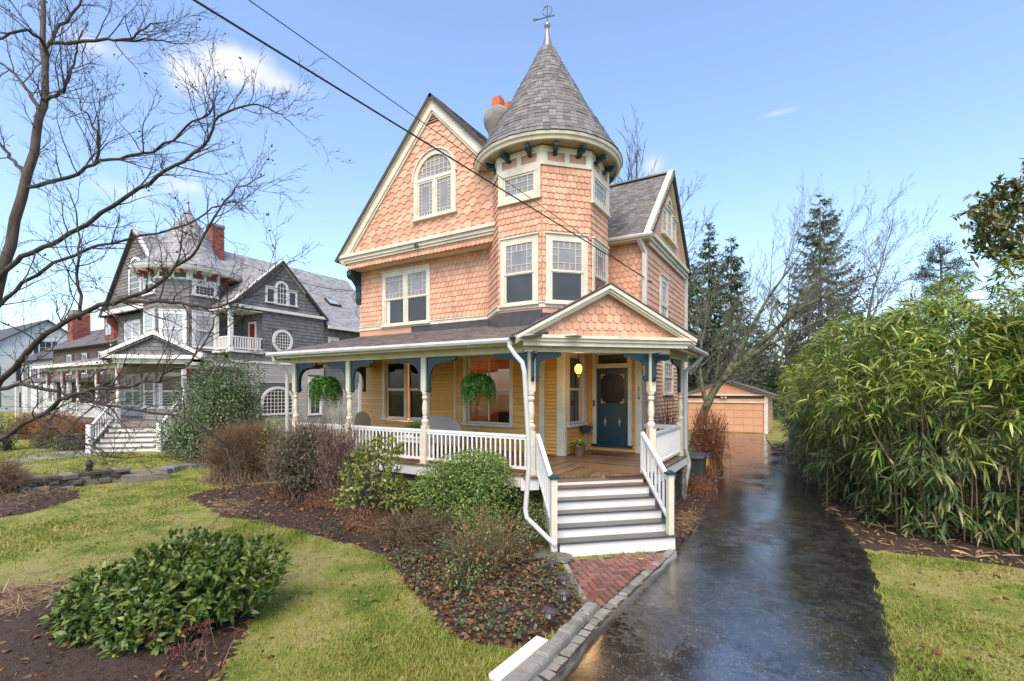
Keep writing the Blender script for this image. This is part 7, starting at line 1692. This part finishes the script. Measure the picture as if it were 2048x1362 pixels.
# ---------------------------------------------------------------- paths, stones, small things
BRK = M('path_brick', [(.14, .06, .048), (.21, .09, .068), (.27, .125, .095), (.19, .095, .078), (.15, .08, .07)], .5, drive='object', scale=9, bump=.5, bscale=50, dirt=.35)
bp_ = Thing('brick_path', tuple(np.mean([[*p, GZ] for p in brick_poly], 0)), None, None); bp_.o['kind'] = 'structure'
def flat(poly, z0, z1): return MB().poly(Fr((0, 0, 0), (1, 0, 0), (0, 1, 0)), poly if sum((poly[i][0] - poly[i - 1][0]) * (poly[i][1] + poly[i - 1][1]) for i in range(len(poly))) < 0 else poly[::-1], z0, z1)
bp_.part('path_base', flat(brick_poly, GZ - .05, GZ + .012), M('sand_joint', (.06, .05, .04), .9))
bx, by = .205, .1025; c0 = np.array(brick_poly[0]); a0 = math.atan2(DE[1], DE[0]); cA, sA = math.cos(a0), math.sin(a0)
def toW(u, v): return c0[0] + cA * u - sA * v, c0[1] + sA * u + cA * v
bm = MB(); bm.hexa([(-.097, -.046, 0), (.097, -.046, 0), (.097, .046, 0), (-.097, .046, 0), (-.093, -.042, .03), (.093, -.042, .03), (.093, .042, .03), (-.093, .042, .03)]); bmesh_ = bm.mesh('brick', BRK)
for i in range(-22, 30):
    for j in range(-30, 30):
        if (i - j) % 4 not in (0, 2): continue
        u = i * by; v = j * by
        for hz, (cu, cv), an in ((0, (u + by, v + by / 2), 0), (1, (u + by / 2, v), math.pi / 2)):
            if (i - j) % 4 != (0 if hz == 0 else 2): continue
            x, y = toW(cu, cv)
            if inpoly(np.array([x]), np.array([y]), brick_poly)[0] and edgedist(np.array([x]), np.array([y]), brick_poly)[0] > .035:
                bp_.inst('brick', bmesh_, Matrix.Translation((x, y, GZ - .003 + rnd.uniform(-.003, .003))) @ Matrix.Rotation(a0 + an + rnd.uniform(-.015, .015), 4, 'Z'))
GRAN = M('granite', [(.14, .135, .12), (.22, .21, .19), (.28, .27, .24), (.17, .17, .14)], .6, drive='object', scale=14, bump=.5, bscale=40, dirt=.4)
def cobble(T, p, ang, L, Wd, h, z=GZ, mat=None, nm='cobble'):
    k = rnd; mb = MB(); jx = lambda s: s * (1 + k.uniform(-.08, .08)); top = h + k.uniform(-.008, .008)
    pts = [(jx(-L / 2), jx(-Wd / 2)), (jx(L / 2), jx(-Wd / 2)), (jx(L / 2), jx(Wd / 2)), (jx(-L / 2), jx(Wd / 2))]; c, s = math.cos(ang), math.sin(ang)
    def w_(u, v, zz): return (p[0] + c * u - s * v, p[1] + s * u + c * v, zz)
    lay = [[w_(u * f, v * f, zz) for u, v in pts] for f, zz in ((1, z - .08), (1, z + top - .03), (.80, z + top))]
    mb.add([q_ for l_ in lay for q_ in l_], [[0, 1, 5, 4], [1, 2, 6, 5], [2, 3, 7, 6], [3, 0, 4, 7], [4, 5, 9, 8], [5, 6, 10, 9], [6, 7, 11, 10], [7, 4, 8, 11], [8, 9, 10, 11]])
    T.part(nm, mb, mat or GRAN)
ed = Thing('cobble_edging', tuple(GP(1212, 1237)), None, None); ed.o['kind'] = 'structure'
def line_cobbles(T, pl, L, Wd, h, gap=.012, **kw):
    pl = np.array(pl); d = np.hypot(*np.diff(pl, axis=0).T); s = np.concatenate([[0], np.cumsum(d)]); t = L / 2
    while t < s[-1]:
        x, y = np.interp(t, s, pl[:, 0]), np.interp(t, s, pl[:, 1]); x2, y2 = np.interp(min(t + .05, s[-1]), s, pl[:, 0]), np.interp(min(t + .05, s[-1]), s, pl[:, 1]); x1, y1 = np.interp(max(t - .05, 0), s, pl[:, 0]), np.interp(max(t - .05, 0), s, pl[:, 1])
        LL_ = L * rnd.uniform(.85, 1.1); cobble(T, (x, y), math.atan2(y2 - y1, x2 - x1), LL_ - gap * 1.6, Wd * rnd.uniform(.9, 1.06), h, **kw); t += LL_
line_cobbles(ed, pxs([(880, 1500), (1000, 1400), (1095, 1352), (1150, 1291), (1202, 1231), (1259, 1179), (1306, 1136), (1343, 1102)]), .155, .13, .028)
line_cobbles(ed, pxs([(930, 1500), (1030, 1382), (1077, 1338), (1110, 1303), (1140, 1270), (1165, 1243), (1182, 1226)]), .17, .15, .115)
line_cobbles(ed, pxs([(1182, 1226), (1165, 1195), (1150, 1170), (1138, 1145), (1124, 1118)]), .16, .09, .03)
mb = MB(); a = GP(1085, 1292); b = GP(990, 1368); mb.bar(a + [0, 0, .05], b + [0, 0, .03], .15, .08); solo('white_board', mb, WHITE, 'white painted edging board lying along the bed at the bottom', 'board')
c = GP(1105, 1118); solo('flat_stone', MB().blob((c[0], c[1], GZ + .06), .28, 5, 8, .2, .2), M('wet_stone', [(.07, .07, .055), (.12, .12, .09), (.16, .15, .11)], .4, scale=4, bump=.4), 'flat grey stone at the foot of the left newel post', 'stone', smooth=False)
# dry stone wall and slab
FST = M('field_stone', [(.055, .048, .04), (.10, .088, .07), (.15, .13, .105), (.20, .185, .16), (.08, .066, .05)], .8, drive='object', scale=5, bump=.6, bscale=25, dirt=.4)
wa, wb_ = np.array([-17.75, 6.35]), np.array([-18.25, 2.6]); sw = Thing('stone_wall', (wa[0], wa[1], GZ), 'low dry stone retaining wall of flat stones at the edge of the upper lawn', 'wall'); dv = (wb_ - wa) / np.linalg.norm(wb_ - wa); LW_ = np.linalg.norm(wb_ - wa); nv = np.array([-dv[1], dv[0]])
z = GZ - .03
while z < .52:
    hh = rnd.uniform(.03, .06); t = rnd.uniform(-.1, 0)
    while t < LW_:
        l_ = rnd.uniform(.14, .42); c = wa + dv * (t + l_ / 2) + nv * rnd.uniform(-.06, .06); 
        cobble(sw, c, math.atan2(dv[1], dv[0]) + rnd.uniform(-.05, .05), l_ - .01, .34, hh - .008, z=z, mat=FST, nm='stone'); t += l_
    z += hh
BLUE = M('bluestone', [(.13, .135, .14), (.20, .205, .205), (.26, .26, .255)], .3, drive='object', scale=4, bump=.2)
c = GP(283, 947, .3); solo('stone_slab', MB().hexa([tuple(np.array(c) + q_) for q_ in ([-.75, -.45, -.22], [.55, -.6, -.22], [.75, .45, -.22], [-.5, .55, -.22], [-.72, -.42, .02], [.52, -.57, .02], [.72, .42, .02], [-.47, .52, .02])]), M('slab_stone', [(.15, .125, .095), (.22, .19, .15)], .5, scale=3, bump=.3), 'large flat stone step at the right end of the dry stone wall', 'step')
fp = Thing('flagstone_path', tuple(GP(345, 944)), None, None); fp.o['kind'] = 'structure'
pth = catmull([GP(318, 948), GP(360, 941), GP(400, 937), GP(440, 933)], 12)
for i in range(0, 11):
    c = pth[i]; d = pth[i + 1] - pth[i]; cobble(fp, c[:2], math.atan2(d[1], d[0]), np.linalg.norm(d[:2]) - .02, .9, .03 + float(G(c[0], c[1])) - GZ, mat=BLUE, nm='flagstone')
for (pa, pb, wd) in ((GP(300, 897, .48), GP(20, 922, .48), 1.1), (GP(190, 903, .48), GP(60, 905, .48), .5)):
    n_ = 16
    for i in range(n_):
        t = (i + .5) / n_; c = pa * (1 - t) + pb * t; d = pb - pa; cobble(fp, c[:2], math.atan2(d[1], d[0]), np.linalg.norm(d[:2]) / n_ - .02, wd, .03, z=.475, mat=BLUE, nm='flagstone')
# small lantern on the wall
c = np.array([*(wa + dv * .85), .52]); ln = Thing('wall_lantern', tuple(c), 'small black lantern standing on the dry stone wall', 'lantern')
ln.part('base', MB().lathe([(.09, 0), (.09, .02), (.05, .04)], c, 10), DARKM); ln.part('cage', MB().lathe([(.075, .04), (.085, .2)], c, 8), DARKM); ln.part('roof', MB().lathe([(.12, .2), (.10, .24), (.04, .29), (.02, .33)], c, 10), DARKM)
# solar path lights
def path_light(px, py, s, label, tilt=(0, 0)):
    b = GP(px, py, GZ + .05); T = Thing('path_light', tuple(b), label, 'path light', 'solar path lights'); BR = M('bronze_plastic', [(.055, .04, .038), (.085, .065, .06)], .35)
    T.part('stake', MB().lathe([(.010, -.1), (.012, .10 * s), (.02, .11 * s), (.028, .13 * s)], b, 8), BR); o_ = T.part('lens', MB().lathe([(.028, .13 * s), (.034, .14 * s), (.034, .21 * s)], b, 12), M('lens_glass', [(.35, .34, .33), (.5, .5, .48)], .08, spec=.8))
    T.part('bar', MB().bar(b + [.038, 0, .13 * s], b + [.038, 0, .22 * s], .008, .008, (1, 0, 0)).bar(b + [-.038, 0, .13 * s], b + [-.038, 0, .22 * s], .008, .008, (1, 0, 0)).bar(b + [0, .038, .13 * s], b + [0, .038, .22 * s], .008, .008, (1, 0, 0)).bar(b + [0, -.038, .13 * s], b + [0, -.038, .22 * s], .008, .008, (1, 0, 0)), BR, o_, kind='stuff')
    cp = T.part('cap', MB().lathe([(.088, .205 * s), (.09, .215 * s), (.06, .235 * s), (.03, .25 * s), (.0, .252 * s)], b, 20), BR); T.part('solar_panel', MB().box(b[0] - .03, b[0] + .03, b[1] - .03, b[1] + .03, b[2] + .236 * s, b[2] + .254 * s), GLASS, cp)
    T.o.rotation_euler = (tilt[0], tilt[1], 0)
path_light(1104, 1148, .85, 'path light on the flat stone by the steps'); path_light(1127, 1188, 1.05, 'path light nearest the brick path corner, behind the one with the broad cap'); path_light(1128, 1225, 1.2, 'upright path light with broad bronze cap, third from the steps', (.03, 0)); path_light(1090, 1260, 1.1, 'tilted path light nearest the bottom of the bed', (-.12, .22))
c = P(1100, 1092, 7.6); solo('drain_pipe', MB().tube([GP(1100, 1097) + [0, 0, .05], GP(1122, 1101) + [0, 0, .05]], .055, 12), M('grey_plastic', (.09, .09, .085), .5), 'short grey drain pipe under the end of the downspout', 'pipe')
# porch things
def fern(px, py, z, label, r, seed):
    c = P(px, py, z); c[2] += r * .25; T = Thing('hanging_fern', tuple(c), label, 'fern', 'hanging ferns on the porch'); q = np.random.RandomState(seed); n = 230; fp_, fr_ = [], []; lp, ld, ll = [], [], []
    for i in range(n):
        a = q.uniform(0, 6.283); e0 = q.uniform(-.2, 1.3); hz = np.array([math.cos(a), math.sin(a), 0]); R = r * q.uniform(.35, 1.0); s = np.linspace(0, 1, 8)
        rise = r * .55 * math.sin(max(e0, 0)) * q.uniform(.6, 1.1); fall = r * q.uniform(.7, 1.75) * (R / r) ** .5
        path = c + np.outer(R * np.sin(s * 1.75) / 1.0, hz) + np.outer(rise * np.sin(s * 2.6) - fall * s ** 2.4, [0, 0, 1]); fp_.append(path); fr_.append(np.linspace(.004, .0015, 8))
        for k in range(20):
            t = (k + 2) / 22; j = min(int(t * 7), 6); f = t * 7 - j; p = path[j] * (1 - f) + path[j + 1] * f; tg = path[j + 1] - path[j]; tg /= np.linalg.norm(tg); sd_ = np.cross(tg, hz + [0, 0, .6]); sd_ /= np.linalg.norm(sd_) + 1e-6
            for sg_ in (-1, 1): lp.append(p); ld.append(sd_ * sg_ + tg * .4 + [0, 0, -.1]); ll.append(.10 * (1 - .6 * t) * r / .42)
    FER = M('fern_leaf', [(.03, .11, .018), (.055, .165, .028), (.09, .22, .04), (.12, .26, .05)], .5, drive='island', transl=.25)
    T.part('fronds', MB().tubes(np.array(fp_), np.array(fr_), 3), FER, kind='stuff'); mb = MB(); leaves(mb, np.array(lp), np.array(ld), np.array(ll), np.array(ll) * .42, fold=.1, droop=.2, q=q); T.part('foliage', mb, FER, kind='stuff')
    T.part('pot', MB().lathe([(.09, -.16), (.13, .0), (.14, .02)], c, 14), M('plastic_pot', (.10, .10, .10), .5)); h_ = 3.62 - c[2]
    for k in range(3): T.part('hanger_wire', MB().tube([c + [.13 * math.cos(k * 2.09), .13 * math.sin(k * 2.09), 0], c + [0, 0, h_ - .15], c + [0, 0, h_ + .2]], .004, 4), DARKM)
fern(650, 775, 12.45, 'hanging fern between the two leftmost porch posts', .46, 1); fern(957, 770, 10.35, 'hanging fern in front of the large porch window', .40, 2)
# lantern
c = P(1157, 738, 10.9); T = Thing('porch_lantern', tuple(c), 'lit amber glass lantern hanging from the porch ceiling by the door', 'lantern')
gl_ = T.part('globe', MB().lathe([(.05, -.11), (.085, -.05), (.09, .0), (.085, .05), (.05, .11)], c, 12), EM('amber_glow', (1.0, .50, .09), 1.1), smooth=True); T.part('bulb', MB().blob(c + [0, -.0, 0], .03, 3, 6, 0), EM('bulb_glow', (1, .8, .5), 5), gl_)
mb = MB()
for k in range(6): a = k * 1.047; mb.tube([c + [r_ * 1.04 * math.cos(a), r_ * 1.04 * math.sin(a), z_] for r_, z_ in ((.05, -.11), (.085, -.05), (.09, 0), (.085, .05), (.05, .11))], .006, 4)
T.part('cage', mb, DARKM, gl_, kind='stuff'); T.part('cap', MB().lathe([(.06, .11), (.05, .16), (.015, .2)], c, 12), DARKM); T.part('base', MB().lathe([(.05, -.11), (.03, -.15), (.01, -.19)], c, 12), DARKM); T.part('chain', MB().tube([c + [0, 0, .2], [c[0], c[1], 3.9]], .008, 5), DARKM); plight('lantern_light', tuple(c - [0, 0, .25]), 5, .08)
# flower pot, mat, basket
c = np.array([-4.72, 11.05, PF]); TER = M('terracotta', [(.16, .07, .045), (.22, .11, .075)], .6, scale=5); T = Thing('flower_pot', tuple(c), 'terracotta pot of yellow pansies on the porch floor by the narrow window', 'flower pot'); T.part('pot', MB().lathe([(.11, 0), (.15, .22), (.165, .22), (.165, .26), (.14, .26)], c, 18), TER)
q = np.random.RandomState(130); mb = MB(); n = 160; leaves(mb, c + [0, 0, .25] + q.normal(0, .06, (n, 3)) * [1, 1, .4], q.normal(0, .7, (n, 3)) + [0, 0, .9], .13, .045, q=q); T.part('foliage', mb, INK, kind='stuff'); mb = MB()
for k in range(9): p = c + [0, 0, .36] + q.normal(0, .08, 3) * [1, 1, .5]; n = 6; leaves(mb, np.tile(p, (n, 1)), np.array([[math.cos(a), math.sin(a), .3] for a in np.arange(n) * 1.047]), .04, .034, q=q)
T.part('blossoms', mb, M('yellow_petal', [(.7, .50, .03), (.8, .62, .06)], .5, drive='island'), kind='stuff')
c = np.array([-4.2, 11.35, PF]); F = Fr((c[0], c[1], c[2]), (1, 0, 0), (0, 1, 0)); hm = [(.0 + .42 * math.cos(t), .36 * math.sin(t)) for t in np.linspace(0, math.pi, 16)]; hm = [(-.42, 0)] + hm[::-1][1:-1] + [(.42, 0)]; hm = [(u, .36 - v) for u, v in hm]
T = Thing('doormat', tuple(c), 'half round dark doormat in front of the blue door', 'doormat'); T.part('mat', MB().poly(F, hm, .004, .016), M('mat_fibre', (.045, .032, .025), .95, bump=.5)); T.part('border', MB().ring(F, [(u * 1.04, (v - .18) * 1.06 + .18) for u, v in hm], [(u * .9, (v - .18) * .88 + .18) for u, v in hm], .004, .018), M('mat_border', (.08, .05, .03), .9))
c = FRc.at(1.05, 1.92, .16); T = Thing('wall_basket', tuple(c), 'wire basket lined with moss hung under the narrow window', 'basket'); q = np.random.RandomState(140); mb = MB()
for k in range(70): a = q.uniform(0, 6.28); e = q.uniform(-1.5, .2); p = c + .16 * np.array([math.cos(a) * math.cos(e), math.sin(a) * math.cos(e) * 1.3, math.sin(e)]); d = np.cross(p - c, q.normal(0, 1, 3)); d /= np.linalg.norm(d); mb.tube([p - d * .08, p + (p - c) * .06, p + d * .08], .005, 4)
T.part('wicker', mb, M('dry_wicker', [(.10, .08, .065), (.17, .14, .12)], .8), kind='stuff'); T.part('bowl', MB().lathe([(.03, -.15), (.10, -.10), (.145, -.02), (.15, .02), (.12, .02)], c, 14), M('moss_liner', (.07, .055, .04), .95))
# wicker seats on the porch
WIK = M('white_wicker', [(.42, .39, .34), (.54, .51, .45)], .7, scale=60, bump=1.0, bscale=70); WIG = M('grey_wicker', [(.23, .21, .20), (.31, .29, .28)], .7, scale=60, bump=1.0, bscale=70)
def wicker(name, label, c, w, d, rot, mat, hb, group=None):
    T = Thing(name, (c[0], c[1], PF), label, 'chair' if w < .9 else 'sofa', group); F = Fr((c[0], c[1], PF), (math.cos(rot), math.sin(rot), 0)); s = T.part('seat', MB().rect(F, -w / 2, w / 2, .30, .42, -d / 2, d / 2), mat)
    bk = [(-w / 2, .3)] + [(w / 2 * math.sin(t), .62 + (hb - .62) * math.cos(t) ** .7 if abs(math.cos(t)) > 1e-6 else .62) for t in np.linspace(-math.pi / 2, math.pi / 2, 15)] + [(w / 2, .3)]; T.part('backrest', MB().poly(F, bk[::-1], -d / 2 - .06, -d / 2), mat)
    tb = MB().tube([F.at(u, v, -d / 2 - .03) for u, v in bk], .028, 6); T.part('back_rim', tb, mat)
    for sg_ in (-1, 1):
        T.part('armrest', MB().tube([F.at(sg_ * w / 2, .62, -d / 2), F.at(sg_ * (w / 2 + .04), .62, 0), F.at(sg_ * w / 2, .60, d / 2), F.at(sg_ * w / 2, .3, d / 2)], .032, 6), mat)
        for n_ in (-d / 2 + .04, d / 2 - .04): T.part('leg', MB().tube([F.at(sg_ * (w / 2 - .04), 0, n_), F.at(sg_ * (w / 2 - .04), .31, n_)], .022, 6), mat)
    T.part('cushion', MB().rect(F, -w / 2 + .05, w / 2 - .05, .42, .50, -d / 2 + .02, d / 2 - .03), M('grey_cushion', (.20, .20, .22), .9)); return T
wicker('wicker_chair', 'pale wicker chair at the far end of the porch behind the rail', (-10.2, 9.3), .72, .62, R_(100), WIK, 1.02); wicker('wicker_sofa', 'grey round backed wicker sofa behind the porch rail near the middle post', (-7.75, 9.6), 1.35, .72, R_(182), WIG, .98)
c = np.array([-8.35, 9.05, PF]); T = Thing('side_table', tuple(c), 'white side table behind the porch rail holding a fern', 'table'); T.part('tabletop', MB().box(c[0] - .45, c[0] + .45, c[1] - .28, c[1] + .28, PF + .44, PF + .48), WHITE); T.part('apron', MB().box(c[0] - .41, c[0] + .41, c[1] - .24, c[1] + .24, PF + .34, PF + .44), WHITE)
for sx in (-1, 1):
    for sy in (-1, 1): T.part('leg', MB().box(c[0] + sx * .38 - .025, c[0] + sx * .38 + .025, c[1] + sy * .22 - .025, c[1] + sy * .22 + .025, PF, PF + .34), WHITE)
c = c + [0, 0, .48]; T = Thing('potted_fern', tuple(c), 'small bushy fern on the white porch table', 'fern'); T.part('pot', MB().lathe([(.08, 0), (.11, .14), (.12, .14), (.10, .14)], c, 14), M('blue_glaze', (.10, .16, .22), .2)); q = np.random.RandomState(150); n = 900; d = q.normal(0, 1, (n, 3)); d[:, 2] = np.abs(d[:, 2]); d /= np.linalg.norm(d, axis=1, keepdims=True); mb = MB(); leaves(mb, c + [0, 0, .15] + d * q.uniform(.05, .26, (n, 1)) * [1.2, 1, .9], d + q.normal(0, .4, (n, 3)), .06, .015, q=q, droop=.3); T.part('foliage', mb, _mats['fern_leaf'], kind='stuff')
# bins beside the house
def bin_(name, label, x, y, w, d, h, mat, lidm, cat='bin'):
    T = Thing(name, (x, y, GZ), label, cat, None); k = .86
    T.part('body', MB().hexa([(x - w / 2 * k, y - d / 2 * k, GZ), (x + w / 2 * k, y - d / 2 * k, GZ), (x + w / 2 * k, y + d / 2 * k, GZ), (x - w / 2 * k, y + d / 2 * k, GZ), (x - w / 2, y - d / 2, GZ + h), (x + w / 2, y - d / 2, GZ + h), (x + w / 2, y + d / 2, GZ + h), (x - w / 2, y + d / 2, GZ + h)]), mat)
    T.part('lid', MB().hexa([(x - w / 2 - .03, y - d / 2 - .04, GZ + h), (x + w / 2 + .03, y - d / 2 - .04, GZ + h), (x + w / 2 + .03, y + d / 2 + .04, GZ + h), (x - w / 2 - .03, y + d / 2 + .04, GZ + h), (x - w / 2, y - d / 2, GZ + h + .06), (x + w / 2, y - d / 2, GZ + h + .06), (x + w / 2, y + d / 2, GZ + h + .08), (x - w / 2, y + d / 2, GZ + h + .08)]), lidm)
    T.part('handle', MB().tube([(x - w / 2 + .05, y - d / 2 - .06, GZ + h - .02), (x + w / 2 - .05, y - d / 2 - .06, GZ + h - .02)], .015, 6), lidm)
    for s in (-1, 1): T.part('wheel', MB().tube([(x + s * (w / 2 - .04) - .03, y + d / 2, GZ + .1), (x + s * (w / 2 - .04) + .03, y + d / 2, GZ + .1)], .1, 12), DARKM)
GRB = M('grey_bin_plastic', [(.045, .05, .05), (.065, .07, .07)], .4)
c = GP(1388, 972); bin_('trash_bin', 'dark grey wheeled trash bin behind the right downspout', c[0] - .02, c[1] + .28, .55, .6, .82, GRB, GRB)
c = P(1402, 782, 15.6); bin_('recycling_bin', 'yellow recycling bin with a blue lid behind the trash bin', c[0], c[1], .5, .5, .62, M('yellow_plastic', [(.62, .38, .02), (.70, .45, .03)], .4), M('blue_plastic', (.02, .045, .28), .35))
# overhead wires
def wire(name, label, a, b, ext, r, sag=.0):
    a = np.array(a); b = np.array(b); e = a + (a - b) * ext; t = np.linspace(0, 1, 40)[:, None]; p = e * (1 - t) + b * t - np.array([0, 0, 1.]) * sag * 4 * t * (1 - t); solo(name, MB().tube(p, r, 6), DARKM, label, 'wire', at=p[-1])
wire('power_cable', 'thick black service cable slanting across the sky to the side gable wall', P(385, -2, 4.7), (-3.45, 13.1, 5.85), 1.4, .012); wire('power_cable', 'thin upper wire slanting across the sky past the turret', P(492, -4, 5.4), P(1300, 565, 12.8), 1.2, .0062)
solo('power_cable', MB().tube(catmull([P(470, 522, 24), P(560, 552, 20), P(640, 574, 17), P(712, 582, 15.7)], 24), .013, 6), DARKM, 'thin wire running from the grey house to the blue corner bracket', 'wire')
solo('cable_loop', MB().tube(catmull([P(712, 582, 15.6), P(706, 596, 15.6), P(716, 610, 15.6), P(712, 625, 15.6), P(720, 640, 15.62)], 20), .010, 5), DARKM, 'black loop of service cable below the blue corner bracket', 'wire')
c = GP(1276, 1122); mb = MB(); leaves(mb, np.array([[c[0], c[1], GZ + .035]]), np.array([[1., .3, .05]]), .10, .075, up=np.array([[0, 0, 1.]]), fold=.1, droop=.02); solo('fallen_leaf', mb, M('yellow_leaf', (.45, .42, .14), .5), 'single yellow leaf lying on the brick path', 'leaf')
